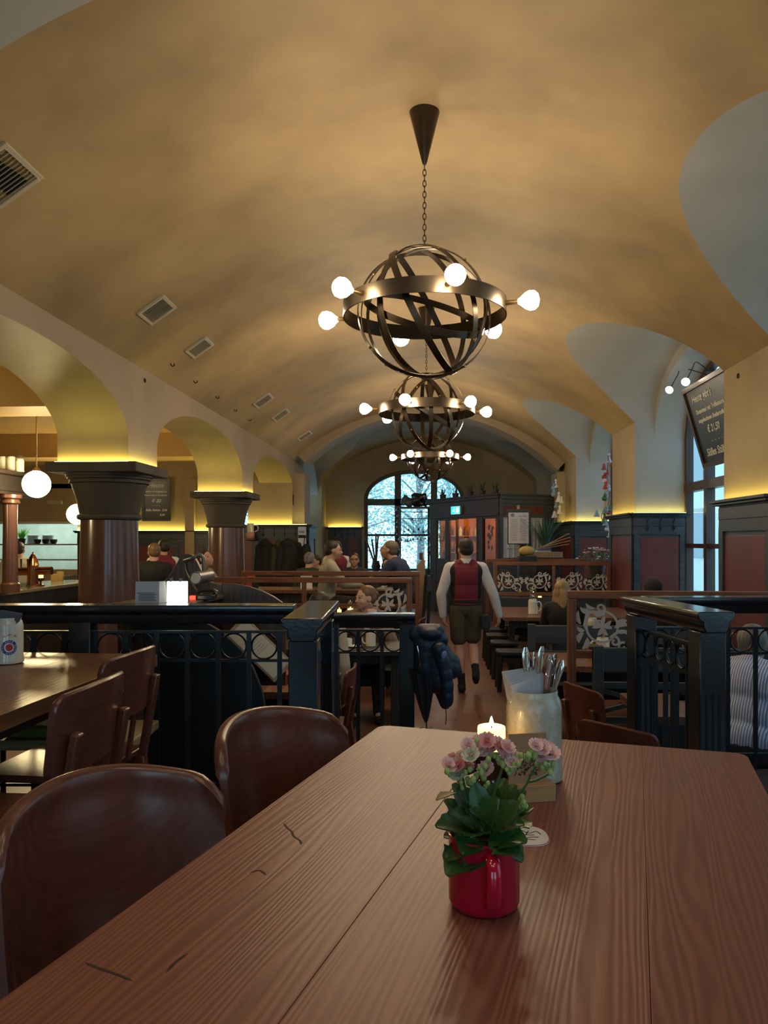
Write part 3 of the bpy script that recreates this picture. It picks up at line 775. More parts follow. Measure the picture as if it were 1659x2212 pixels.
STEM = mat('green_stem', (.04, .11, .02), .5)
BUDM = mat('pale_green_bud', (.36, .46, .14), .45)
PINK = mat('pale_pink_petal', (.88, .50, .48), .5, noise=(90, (.90, .68, .62)))
PINKD = mat('salmon_petal', (.80, .30, .27), .5, noise=(90, (.85, .5, .45)))
def leaf_mb(b, base, tip, width, droop=.0, cup=.2, scal=.075, n=15, up=V((0, 0, 1))):
    """thick scalloped succulent leaf from base to tip"""
    base, tip = V(base), V(tip); ax = tip - base; L = ax.length; ax.normalize()
    side = ax.cross(up)
    if side.length < 1e-3: side = ax.cross(V((1, 0, 0)))
    side.normalize(); nrm = side.cross(ax).normalized()
    rows = []
    for i in range(n + 1):
        u = i / n; w = width * (sin(pi * min(1, u * .93 + .05)) ** .8 if i < n else .15) * (.45 + .65 * u if u < .6 else 1.0)
        w *= 1 + scal * sin(u * 34)
        c = base + ax * (L * u) - nrm * (droop * L * u * u)
        rows.append([tuple(c + side * (w * q / 4) + nrm * (cup * w * (q / 4) ** 2 + (.0012 if k == 0 else -.0006))) for k, qs in ((0, (-4, -2, 0, 2, 4)), (1, (3.6, 1.6, -1.6, -3.6))) for q in qs])
    b.grid(rows, close=True)
# big leaves: placed from where they are seen, at depths around the mug
dm = (mk - V((0, 0, 0))).dot(FW); cen = mk + V((0, 0, .10))
rnd = random.Random(3)
LV = [  # base px, tip px, depth offsets, width
    ((1050, 1822), (1128, 1800), -.02, -.045, .026), ((1045, 1822), (1010, 1870), -.02, -.05, .020), ((1035, 1830), (965, 1872), -.01, -.045, .024),
    ((1030, 1810), (958, 1765), 0, -.03, .024), ((1025, 1800), (1012, 1795), -.03, -.06, .018), ((1050, 1800), (1120, 1765), -.01, -.03, .020),
    ((1060, 1800), (1138, 1730), .01, .01, .018), ((1040, 1800), (1008, 1700), 0, .0, .016), ((1055, 1800), (1100, 1690), .02, .03, .018),
    ((1050, 1790), (1062, 1700), .02, .02, .020), ((1030, 1800), (975, 1720), .02, .03, .018), ((1075, 1815), (1133, 1850), -.01, -.03, .016),
    ((1080, 1790), (1145, 1760), .03, .05, .022), ((1020, 1810), (962, 1795), .02, .02, .018), ((1045, 1790), (1032, 1690), -.02, -.02, .014),
    ((1065, 1800), (1030, 1740), -.03, -.045, .015), ((1040, 1805), (985, 1745), -.02, -.035, .020), ((1060, 1805), (1105, 1725), -.03, -.03, .020), ((1050, 1800), (1060, 1725), -.04, -.05, .018), ((1035, 1815), (1000, 1835), -.03, -.055, .019), ((1070, 1800), (1120, 1700), .02, .03, .018), ((1035, 1795), (995, 1690), .03, .04, .018), ((1045, 1795), (1080, 1680), .03, .04, .017), ((1030, 1825), (962, 1845), -.02, -.03, .016), ((1055, 1815), (1118, 1830), -.03, -.055, .030)]
b_all = []
for (bp, tp, d0, d1, w) in LV:
    b = MB(); leaf_mb(b, W(bp[0], bp[1], dm + d0), W(tp[0], tp[1], dm + d1), w * 1.3, droop=.24, cup=.3, up=V((0, -.25, 1)))
    o = b.build('leaf', LEAF, None, smooth=60); o.parent = t; o.matrix_parent_inverse = T(*mk).inverted()
def kid(o):
    o.parent = t; o.matrix_parent_inverse = T(*mk).inverted(); return o
b = MB(); leaf_mb(b, W(985, 1715, dm), W(946, 1712, dm - .02), .010, droop=.3); kid(b.build('dried_leaf', LEAFD, None, smooth=60))
for (sx, sy, ex, ey, dd) in ((1040, 1800, 1000, 1680, 0), (1050, 1800, 1050, 1660, .01), (1065, 1800, 1140, 1690, .02), (1140, 1690, 1160, 1650, .02), (1140, 1690, 1185, 1672, .02), (1050, 1790, 1085, 1660, -.01), (1035, 1800, 985, 1668, .01), (1085, 1800, 1130, 1745, -.02)):
    kid(MB().tube(bez([W(sx, sy, dm + dd), W((sx + ex) / 2 - 4, (sy + ey) / 2 + 4, dm + dd), W(ex, ey, dm + dd)], 4), .0018, 6).build('stem', STEM, None))
def flower(px, py, dd, r, m, seed):
    b = MB(); c = W(px, py, dm + dd); rr = random.Random(seed)
    tl = V((rr.uniform(-.5, .5), -.7 + rr.uniform(-.3, .2), .75)).normalized(); M = axis_frame(c, c + tl)
    for ring, (n, R, h, a) in enumerate(((6, r, 0, .35), (5, r * .74, .002, .7), (4, r * .5, .003, 1.05), (3, r * .3, .004, 1.3))):
        for k in range(n):
            q = 2 * pi * k / n + ring * .5
            ps = []
            for u in (0, .5, 1):
                for s in (-1, 0, 1):
                    w = R * .52 * (.4, 1, .62)[int(u * 2)]
                    x = R * u * cos(a * u); z = h + R * u * sin(a * u) + abs(s) * .12 * R * u
                    ps.append((x * cos(q) - s * w * sin(q), x * sin(q) + s * w * cos(q), z))
            b.raw([M @ V(p) for p in ps], [(0, 1, 4, 3), (1, 2, 5, 4), (3, 4, 7, 6), (4, 5, 8, 7)])
    kid(b.build('blossom', m, None, smooth=60))
FL = [(968, 1655, 0), (990, 1655, 1), (1008, 1653, 1), (1018, 1632, 2), (1012, 1612, 0), (1036, 1604, 0), (1030, 1614, 1), (1043, 1622, 0), (1062, 1615, 1), (1052, 1602, 1), (1088, 1622, 0), (1100, 1634, 0), (1106, 1648, 0), (990, 1675, 2), (1051, 1664, 0), (1163, 1630, 0), (1172, 1618, 0), (1190, 1630, 0), (1186, 1620, 0), (1156, 1612, 0), (1046, 1612, 0), (1072, 1608, 0), (1080, 1614, 1), (1094, 1616, 0), (1025, 1618, 0), (1098, 1645, 0), (1176, 1628, 0), (1168, 1612, 1), (982, 1648, 1), (1000, 1640, 2), (1112, 1640, 0)]
WHT = mat('cream_petal', (.75, .68, .50), .5)
for i, (px, py, k) in enumerate(FL):
    flower(px, py, rnd.uniform(-.02, .012), rnd.uniform(.0105, .014), (PINK, PINKD, WHT)[k], i)
BD = [(1000, 1662), (1006, 1668), (1013, 1690), (1022, 1684), (1035, 1660), (1040, 1668), (1048, 1700), (985, 1640), (1068, 1632), (1080, 1645), (1088, 1652), (1095, 1662), (1112, 1658), (1120, 1650), (1134, 1634), (1142, 1632), (1155, 1632), (1160, 1650), (1172, 1656), (1182, 1658), (1195, 1650), (1124, 1728), (1130, 1738), (1015, 1662), (972, 1672),(980, 1650), (978, 1665), (966, 1666), (996, 1690), (1010, 1683), (1028, 1675), (1045, 1680), (1054, 1692), (1060, 1628), (1055, 1640), (1020, 1628), (1030, 1600), (1105, 1660), (1110, 1652), (1100, 1670), (1118, 1636), (1126, 1632), (1140, 1640), (1148, 1622), (1165, 1645), (1178, 1650), (1185, 1640), (1192, 1660), (1188, 1668), (1128, 1722), (1132, 1733), (1136, 1742), (1126, 1745), (1018, 1690), (1000, 1700), (1075, 1638), (1048, 1655)]
for (px, py) in BD:
    c = W(px, py, dm + rnd.uniform(-.025, .01)); r = rnd.uniform(.0032, .0048)
    kid(MB().ball(c, (r, r, r * 1.25), 10).build('bud', BUDM, None, smooth=80))
# ---- candle in its brown glazed holder
pc = WZ(1075, 1716, TZ) + FW * .03; dc = V((pc.x, pc.y, 0)).dot(FW)
GLAZE = mat('dark_brown_glaze', (.022, .011, .010), .12, noise=(12, (.05, .026, .018)), coat=.8)
GLAZEIN = mat('brown_clay_inside', (.22, .085, .03), .5, noise=(20, (.30, .13, .05)))
t2 = thing('candle_holder', 'dark brown glazed clay candle holder behind the flowering plant', 'candle holder', (pc.x, pc.y, TZ))
MB().lathe([(0, 0), (.045, 0), (.05, .004), (.045, .012), (.036, .022), (.034, .035), (.05, .058), (.063, .075), (.066, .088), (.062, .092)], 40).build('bowl', GLAZE, t2, smooth=60)
MB().lathe([(.062, .092), (.055, .086), (.05, .07), (.03, .055), (0, .052)], 40).build('inner_bowl', GLAZEIN, t2, smooth=60)
hv = (RT * -.8 - FW * .5).normalized()
MB().tube(bez([hv * .06 + V((0, 0, .083)), hv * .085 + V((0, 0, .085)), hv * .095 + V((0, 0, .065)), hv * .075 + V((0, 0, .048)), hv * .052 + V((0, 0, .05))], 6), .007, 10).build('handle', GLAZE, t2, smooth=60)
WAX = mat('glowing_wax', (.95, .80, .55), .5, emit=((1.0, .60, .18), 2.6))
FLAME = emis('candle_flame', (1.0, .72, .32), 40)
DARKW = mat('wick', (.01, .01, .01), .9)
def candle(label, loc, r, h, group='lit candles', lit=True, slant=.0):
    c = thing('candle', label, 'candle', loc, 0, group)
    prof = [(0, 0), (r, 0), (r, h * .93), (r * .97, h * .985), (r * .86, h), (r * .7, h * .965), (r * .3, h * .94), (0, h * .935)]
    MB().lathe(prof, 28).build('wax', WAX, c, smooth=60)
    MB().cyl((0, 0, h * .93), (.001, 0, h * .93 + r * .32), r * .05, n=6).build('wick', DARKW, c)
    z0 = h * .93 + r * .2
    k = .0042 if r > .024 else .004; z0 = h * .94 + .003
    MB().lathe([(0, z0), (k * .8, z0 + k), (k, z0 + k * 2), (k * .6, z0 + k * 3.6), (.0, z0 + k * 5)], 12).build('flame', FLAME, c, smooth=80)
    return c
candle('thick lit candle glowing in the brown holder on the front table', (pc.x - .008, pc.y, TZ + .054), .028, .074)
# ---- stoneware mug with cutlery and napkins
STONEW = mat('grey_salt_glaze', (.36, .345, .30), .22, noise=(90, (.45, .43, .37)), bump=(220, .12), coat=.5)
CREAM = mat('cream_glaze', (.62, .60, .52), .2, coat=.4)
def stein(name, label, loc, s=1.0, rz=0, m=None, group=None, handle=True):
    c = thing(name, label, 'mug', loc, rz, group); m = m or STONEW
    MB().lathe([(0, .0), (.052 * s, 0), (.059 * s, .004), (.060 * s, .014), (.058 * s, .020), (.058 * s, .145 * s), (.0575 * s, .155 * s), (.053 * s, .172 * s), (.049 * s, .178 * s), (.050 * s, .184 * s), (.0485 * s, .187 * s), (.046 * s, .184 * s), (.047 * s, .17 * s), (.052 * s, .15 * s), (.053 * s, .02), (0, .015)], 48).build('mug_body', m, c, smooth=45)
    if handle:
        MB().tube(bez([(.054 * s, 0, .15 * s), (.08 * s, 0, .155 * s), (.1 * s, 0, .13 * s), (.1 * s, 0, .08 * s), (.085 * s, 0, .045 * s), (.056 * s, 0, .035 * s)], 6), .009 * s, 10).build('handle', m, c, smooth=60)
    return c
pst = WZ(1165, 1700, TZ) + FW * .058; dst = pst.dot(FW)
S1 = stein('cutlery_mug', 'tall grey stoneware mug with cutlery and napkins on the front table', (pst.x, pst.y, TZ), 1.0, rad(62))
SILVER = mat('polished_steel', (.72, .68, .62), .14, 1.0)
NAP = mat('grey_paper_napkin', (.42, .42, .47), .85, noise=(8, (.48, .48, .52)))
def cutlery(label, top, lean, kind, group, depth=.18, s=1.0, rz=0, base=None):
    """handle end up at top; lean = vector from top down to the foot in the mug"""
    top = V(top); L = V(lean); Z = (-L).normalized()
    x = Z.cross(V((0, 1, 0)) if abs(Z.y) < .9 else V((1, 0, 0))).normalized(); y = Z.cross(x)
    c = bpy.data.objects.new(kind, None); COL.objects.link(c); tag(c, label, 'cutlery', group)
    c.matrix_world = frame(top, x, y, Z) @ RZ(rz)
    l = L.length; b = MB(); rows = []
    for i in range(15):
        u = i / 14; z = -l * u
        w = .0105 - .0065 * min(1, u / .55) + .0006 * cos(u * 40) * (u < .1)
        if i == 0: w = .004
        if i == 1: w = .0085
        th = .0019 + .0006 * u
        rows.append([(w * cos(a) * s, th * sin(a) * s + .0 , z) for a in [2 * pi * k / 12 for k in range(12)]])
    b.grid(rows, close=True); b.raw(rows[0], [tuple(range(12))]); b.raw(rows[-1], [tuple(range(12))])
    r2 = [[(w2 * q + 0, .0024 * s, z2) for q in (-1, 1)] for w2, z2 in ((.002, -.012), (.0045, -.02), (.003, -.06), (.0015, -.085))]
    b.build('handle', SILVER, c, smooth=60)
    MB().tube([(q[0], .0022 * s, q[2]) for q in [(.006 * s * cos(a) * (1 if a < pi else 1), 0, -.028 + .018 * sin(a)) for a in [2 * pi * k / 20 for k in range(20)]]], .0007, 5, closed=True).build('engraved_line', SILVER, c)
    e = MB()
    if kind == 'fork':
        e.box((0, 0, -l - .012), (.02, .002, .024))
        for q in (-.0075, -.0025, .0025, .0075): e.box((q, 0, -l - .045), (.003, .002, .045))
    else:
        e.prism([(-.009, 0), (.009, 0), (.010, -.05), (.004, -.085), (-.009, -.07)], .0016, T(0, 0, -l) @ RX(pi / 2))
    e.build('tines' if kind == 'fork' else 'blade', SILVER, c, smooth=30)
    return c
inm = V((pst.x, pst.y, TZ + .09))
for i, (px, py, dd, kind, lab) in enumerate([
        (1135, 1398, .01, 'knife', 'thin knife handle standing leftmost in the grey stoneware mug'),
        (1154, 1408, .02, 'fork', 'fork handle second from the left in the grey stoneware mug'),
        (1171, 1396, .0, 'knife', 'bluish reflecting knife handle above the napkins in the grey mug'),
        (1190, 1414, -.03, 'fork', 'broad front fork handle with golden reflections in the grey mug'),
        (1200, 1412, .0, 'knife', 'knife handle behind the broad front fork in the grey mug'),
        (1214, 1425, -.015, 'fork', 'rightmost fork handle leaning out of the grey stoneware mug')]):
    tp = W(px, py, dst + dd)
    ft = V((pst.x, pst.y, TZ + .105)) + RT * ((px - 1160) / F * dst * .35) + FW * (dd * .5)
    cutlery(lab, tp, ft - tp, kind, 'cutlery in the grey mug', rz=rad((20, 60, 30, 0, 40, -35)[i]), s=1.0 if i not in (3,) else 1.15)
for i in range(7):
    a = W(1130 + i * 2.2, 1530, dst - .018 + i * .0042); 
    hl = RT; n = V((0, 0, 1)); 
    b = MB(); o = V((pst.x, pst.y, TZ + .095)) + RT * (-.036) + FW * (-.022 + i * .0046)
    fx = (RT * .95 + FW * .25).normalized(); fz = V((-.10, 0, 1)).normalized(); fy = fz.cross(fx)
    M = frame(o, fx, fy, fz)
    pts = [(-.0008 * i, 0), (.068, 0), (.070 - .0005 * i, .126 + .002 * i), (-.006 - .0022 * i, .106 + .004 * i)]
    b.prism(pts, .0026, M @ RX(pi / 2))
    b.prism([(-.0008 * i, 0), (.068, 0), (.070 - .0005 * i, .125 + .002 * i), (-.005 - .0022 * i, .105 + .004 * i)], .0008, M @ T(0, .0032, 0) @ RX(pi / 2))
    tag(b.build('napkin', NAP, smooth=0), ['front folded grey paper napkin in the stoneware mug', 'second folded napkin from the front in the stoneware mug', 'third folded napkin from the front in the stoneware mug', 'fourth folded napkin, middle of the fan in the mug', 'fifth folded napkin from the front in the stoneware mug', 'sixth folded napkin, next to last in the mug', 'rearmost folded grey paper napkin in the stoneware mug'][i], 'napkin', 'napkins in the grey mug')
# ---- wooden card stand
CARDW = wood('light_oak_block', (.30, .17, .07), (.42, .26, .12), rough=.5, axis='X', scale=3)
CARDB = mat('kraft_card', (.34, .20, .10), .7)
pk = WZ(1160, 1742, TZ) + FW * .02
t = thing('card_stand', 'light oak block holding a small upright wooden card beside the candle', 'sign', (pk.x, pk.y, TZ), TH + rad(10))
MB().box((.0, .018, .0165), (.085, .036, .033)).build('base', CARDW, t, bevel=.001)
cb = MB().box((-.008, .02, .075), (.076, .005, .105)).build('card', CARDB, t, smooth=0)
INK = mat('dark_ink', (.02, .015, .012), .8)
text('lettering', 'EKA', .012, INK, cb, T(.012, .0173, .114) @ RX(pi / 2), ext=.0002)
q = MB(); rr = random.Random(5)
for i in range(150):
    x = -.034 + rr.random() * .052; z = .048 + rr.random() * .042; q.box((0, 0, 0), (.006, .0004, .0012), T(x, .0172, z) @ RY(rr.uniform(-1.4, 1.4)))
q.build('engraving', INK, cb, smooth=0)
# ---- beer mat
pb = WZ(1136, 1806, TZ)
t = thing('beer_mat', 'round white printed beer mat half hidden behind the flower mug', 'coaster', (pb.x, pb.y, TZ), TH)
PAPER = mat('white_card', (.72, .70, .70), .8)
pts = [(.038 * (abs(cos(a)) ** .8) * (1 if cos(a) > 0 else -1), .045 * (abs(sin(a)) ** .8) * (1 if sin(a) > 0 else -1)) for a in [2 * pi * k / 40 for k in range(40)]]
bm_ = MB().prism(pts, .0015).build('mat_card', PAPER, t, smooth=0)
q = MB(); bl = bez([(-.02, .012, .0017), (-.005, .022, .0017), (.006, .008, .0017), (.02, .016, .0017), (.026, .004, .0017)], 6); q.tube(bl, .0010, 5, flat=(1, .3))
for a, c in (((-.01, -.004), (.014, .0)), ((-.004, -.014), (.02, -.009)), ((.0, .0), (.008, .018)), ((-.016, -.02), (.012, -.021))):
    q.tube([(a[0], a[1], .0017), ((a[0] + c[0]) / 2, (a[1] + c[1]) / 2 + .003, .0017), (c[0], c[1], .0017)], .0011, 5, flat=(1, .3))
q.build('print', INK, bm_)
rg = MB().tube([(p[0] * .985, p[1] * .985, .0016) for p in pts], .0007, 5, closed=True).build('red_rim', mat('dull_red_print', (.4, .05, .06), .7), bm_)
# ================================================================ chairs
def bent_chair(label, loc, rz, zfl=0):
    """bentwood chair with a rolled-rim shell back; faces local +Y"""
    t = thing('bentwood_chair', label, 'chair', (loc[0], loc[1], zfl), rz, 'bentwood chairs at the front table')
    seat = MB().prism(rrect(.42, .42, .1, 6), .022, T(0, .02, .44)); seat.build('seat', CHAIRW, t, bevel=.008)
    for sx in (-1, 1):
        MB().cyl((sx * .17, .2, .44), (sx * .185, .22, 0), .02, .014).build('leg', CHAIRW, t)
        MB().tube(bez([(sx * .19, -.27, 0), (sx * .18, -.19, .25), (sx * .185, -.17, .45), (sx * .192, -.195, .60), (sx * .194, -.215, .64)], 6), [.018] * 24 + [.012], 10).build('leg', CHAIRW, t)
    # shell: arch-topped, curved in plan
    hw = .205; N = 36; b = MB(); rows = []
    def plan(s):   # s in -1..1 across
        return s * hw, -.255 + .115 * abs(s) ** 2.2
    def top(s):
        a = abs(s); return .838 - .038 * a * a - (.035 * max(0, (a - .82) / .18) ** 2.4)
    for i in range(N + 1):
        s = -1 + 2 * i / N; x, y = plan(s); zt = top(s); zb = .475 + .015 * s * s
        nx, ny = -(.115 * 2.2 * abs(s) ** 1.2 * (1 if s > 0 else -1)), hw; l = math.hypot(nx, ny); nx /= l; ny /= l
        r = []
        for z, o in ((zb, .009), (zb + .1, .007), ((zb + zt) / 2, .006), (zt - .06, .006), (zt - .025, .007), (zt - .008, .013), (zt, .009), (zt + .003, .0), (zt, -.011), (zt - .012, -.016), (zt - .028, -.010), (zt - .06, -.007), ((zb + zt) / 2, -.007), (zb, -.008)):
            lean = -.07 * (z - .45) / .4
            r.append((x + nx * o, y + ny * o + lean, z))
        rows.append(r)
    b.grid(rows, close=True); b.raw(rows[0], [tuple(range(14))]); b.raw(rows[-1], [tuple(range(14))])
    b.build('backrest', CHAIRW, t, smooth=50)
    MB().tube([(.17 * cos(a), .02 + .17 * sin(a), .22) for a in [2 * pi * k / 24 for k in range(24)]], .009, 8, closed=True).build('stretcher_ring', CHAIRW, t)
    return t
def chair_from_back(maker, label, pl, pr, rot=0, zfl=0, depth_off=.0):
    """stand a chair so that its back runs from plan point pl to pr (seen from its front)"""
    pl, pr = V((pl[0], pl[1], 0)), V((pr[0], pr[1], 0)); x = (pr - pl).normalized(); a = math.atan2(x.y, x.x)
    return a, (pl + pr) / 2
def cw(xc, d): return RT * xc + FW * d
# local X runs right->left for someone seen from the front, so the chair's +Y faces the viewer side
def place_bent(label, xl, dl, xr, dr):
    pl, pr = cw(xl, dl), cw(xr, dr); x = (pl - pr).normalized(); a = math.atan2(x.y, x.x); y = V((-x.y, x.x, 0))
    m = (pl + pr) / 2 + y * .20
    return bent_chair(label, m, a)
place_bent('big polished dark bentwood chair at the lower left corner of the front table', -.60, 1.13, -.29, 1.47)
place_bent('polished bentwood chair at the far left side of the front table', -.335, 1.66, -.11, 1.95)
def plank_chair(label, loc, rz, zfl=0, group='plank-backed wooden chairs', tall=.0):
    """wooden chair with a broad curved top board, two posts and slim slats; faces local +Y"""
    t = thing('wooden_chair', label, 'chair', (loc[0], loc[1], zfl), rz, group)
    MB().prism(rrect(.43, .41, .05, 4), .025, T(0, .02, .435)).build('seat', CHAIRW, t, bevel=.006)
    for sx in (-1, 1):
        MB().bar((sx * .18, .19, .435), (sx * .18, .2, 0), .038, .038).build('leg', CHAIRW, t, bevel=.004)
        MB().raw(*(lambda L: (L, [(0, 1, 2, 3), (7, 6, 5, 4), (0, 4, 5, 1), (1, 5, 6, 2), (2, 6, 7, 3), (3, 7, 4, 0)]))([(sx * .155 + a, y + c, z) for (y, z) in ((-.25, 0), (-.19, .44)) for a, c in ((-.02, -.022), (.02, -.022), (.02, .022), (-.02, .022))])).build('leg', CHAIRW, t, bevel=.004)
        MB().bar((sx * .155, -.20, .43), (sx * .155, -.255, .745), .038, .026).build('back_post', CHAIRW, t, bevel=.006)
        MB().bar((sx * .165, -.2, .22), (sx * .175, .19, .22), .02, .028).build('stretcher', CHAIRW, t, bevel=.003)
    for x in (-.04, .04):
        MB().bar((x, -.195, .45), (x, -.23, .68), .03, .012).build('slat', CHAIRW, t, bevel=.003)
    rows = []; N = 48
    for i in range(N + 1):
        s = -1 + 2 * i / N; s = sin(s * pi / 2) * .5 + s * .5; x = .215 * s; y = -.235 + .035 * s * s; a = abs(s)
        zt = .86 + tall - .012 * a * a - .035 * (1 - math.sqrt(max(0, 1 - max(0, (a - .84) / .16) ** 2))); zb = .63 + .025 * (1 - math.sqrt(max(0, 1 - max(0, (a - .88) / .12) ** 2)))
        r = []
        for z, o in ((zb, .009), ((zb + zt) / 2, .009), (zt - .006, .009), (zt, .004), (zt, -.004), (zt - .006, -.009), ((zb + zt) / 2, -.009), (zb, -.009)):
            r.append((x, y + o - .1 * (z - .63), z))
        rows.append(r)
    b = MB(); b.grid(rows, close=True); b.raw(rows[0], [tuple(range(8))]); b.raw(rows[-1], [tuple(range(8))])
    b.build('backrest', CHAIRW, t, smooth=40)
    return t
def place_plank(label, pa, pb_, face, zfl=0, group='plank-backed wooden chairs'):
    """back board between plan points pa, pb_; face = +1/-1 picks which side the seat is on"""
    x = (pb_ - pa); x.z = 0; x.normalize(); x = x * face; y = V((-x.y, x.x, 0)); m = (pa + pb_) / 2 + y * .235
    return plank_chair(label, m, math.atan2(x.y, x.x), zfl, group)
place_plank('dark wooden chair with bolted back posts at the left table, nearer one', cw(-.83, 1.95), cw(-.80, 2.40), 1)
place_plank('dark wooden chair at the left table standing next to the iron railing', cw(-.925, 2.54), cw(-.875, 2.98), 1)
place_plank('dark wooden chair seen edge on beyond the cap of the left railing post', cw(-.24, 5.1), cw(-.20, 5.5), 1, LOWZ)
place_plank('dark wooden chair behind the grey cutlery mug, nearer of two', cw(.97, 3.75), cw(1.2, 3.45), 1, LOWZ)
place_plank('lighter topped wooden chair behind the cutlery mug, beside the slatted bench', cw(1.12, 4.75), cw(1.22, 4.42), 1, LOWZ)
# ---- second table on the platform, to the left
A0 = WZ(343, 1413, .75); A1 = WZ(0, 1545, .75)
ax = (A0 - A1); ax.z = 0; ax.normalize(); axx = V((ax.y, -ax.x, 0))
LM = frame((A0.x - axx.x * 1.0, A0.y - axx.y * 1.0, 0), axx, -ax, V((0, 0, 1)))
plank_table('dining_table', 'brown worn table at the left with the printed beer mug', LM, 1.0, 1.75, [.33, .66], .75, OAK2, th=.05, inset=.17, leg=(.12, .12), cr=.02)
ps2 = WZ(3, 1437, .75) + FW * .055
S2 = stein('cutlery_mug', 'white beer mug with blue and red round print on the left table', (ps2.x, ps2.y, .75), 1.0, TH + pi, CREAM)
BLUEP = mat('blue_print', (.02, .05, .22), .5); REDP = mat('red_print', (.45, .03, .04), .5)
body2 = [o for o in bpy.data.objects if o.parent == S2 and o.name.startswith('mug_body')][0]
def on_mug(a, z, r=.0595):  # a measured from local -Y... faces camera
    return V((r * sin(a), -r * cos(a), z))
A_ = pi + rad(30)   # object is turned by pi
def disc_on_mug(name, m, r0, r1, a0, z0, rr):
    b = MB(); rows = [[], []]
    for k in range(41):
        u = 2 * pi * k / 40
        for row, r in zip(rows, (r0, r1)): row.append(tuple(on_mug(a0 + r * cos(u) / .0595, z0 + r * sin(u), rr)))
    b.grid(rows); b.build(name, m, body2, smooth=60)
disc_on_mug('round_print', BLUEP, .019, .030, A_, .07, .0588); disc_on_mug('round_print_centre', REDP, .0, .014, A_, .07, .0588)
for i, ch in enumerate('PAULANER MÜNCHEN '):
    u = pi * 1.15 - 2 * pi * i / 17; a = A_ + .0245 * cos(u) / .0595; z = .07 + .0245 * sin(u); p = on_mug(a, z, .0592); nn = V((sin(a), -cos(a), 0)); xx = V((cos(a), sin(a), 0)); zz = V((0, 0, 1))
    M = frame(p, xx, zz, nn) @ RZ(u - pi / 2)
    text('print_letter', ch, .010, PAPER, body2, M, ext=.0002) if ch != ' ' else None
for i, ch in enumerate('in der Au'):
    a = A_ + (i - 4) * .105; p = on_mug(a, .122 - .002 * abs(i - 4), .0588); M = frame(p, V((cos(a), sin(a), 0)), V((0, 0, 1)), V((sin(a), -cos(a), 0)))
    text('print_letter', ch, .014, REDP, body2, M, shear=.3, ext=.0002) if ch != ' ' else None
for i, (px, py, k, lab) in enumerate([(4, 1318, 'fork', 'fork handle in the printed beer mug on the left table'), (13, 1322, 'knife', 'knife handle in the printed beer mug on the left table')]):
    tp = W(px, py, ps2.dot(FW)); ft = V((ps2.x + (.01 if i else -.02), ps2.y, .75 + .11)); cutlery(lab, tp, ft - tp, k, 'cutlery in the printed mug')
for i in range(3):
    o = V((ps2.x, ps2.y, .75 + .12)) + RT * (-.03) + FW * (-.025 + i * .007)
    M = frame(o, RT, V((0, 0, 1)).cross(RT), V((.22, 0, 1)).normalized())
    tag(MB().prism([(0, 0), (.06, 0), (.078, .086), (-.01, .10)], .003, M @ RX(pi / 2)).build('napkin', mat('dark_grey_napkin', (.10, .11, .14), .85), smooth=0), ['front dark grey napkin in the printed beer mug', 'middle dark grey napkin in the printed beer mug', 'rear dark grey napkin in the printed beer mug'][i], 'napkin', 'napkins in the printed mug')
# bench with green cushion beyond the left table
SEATG = mat('olive_cushion', (.16, .17, .03), .8, noise=(6, (.2, .21, .05)), bump=(40, .2))
LIGHTW = wood('pale_worn_bench', (.30, .22, .11), (.42, .32, .17), rough=.45, axis='X', scale=2)
bl = WZ(30, 1600, .44)
t = thing('bench', 'pale worn wooden bench under the left table', 'bench', (bl.x, bl.y, 0), TH)
MB().box((0, .12, .435), (1.0, .36, .04)).build('seat', LIGHTW, t, bevel=.006)
for x in (-.4, .4): MB().box((x, .12, .21), (.06, .3, .42)).build('leg', BLACKWOOD, t, bevel=.005)
MB().box((0, .12, .12), (.8, .05, .07)).build('stretcher', LIGHTW, t, bevel=.004)
tag(MB().prism(rrect(.34, .30, .07), .05).build('cushion', SEATG, bevel=.02, seg=4, M=T(bl.x + .12, bl.y + .12, .456)), 'olive green cushion on the pale bench under the left table', 'cushion')
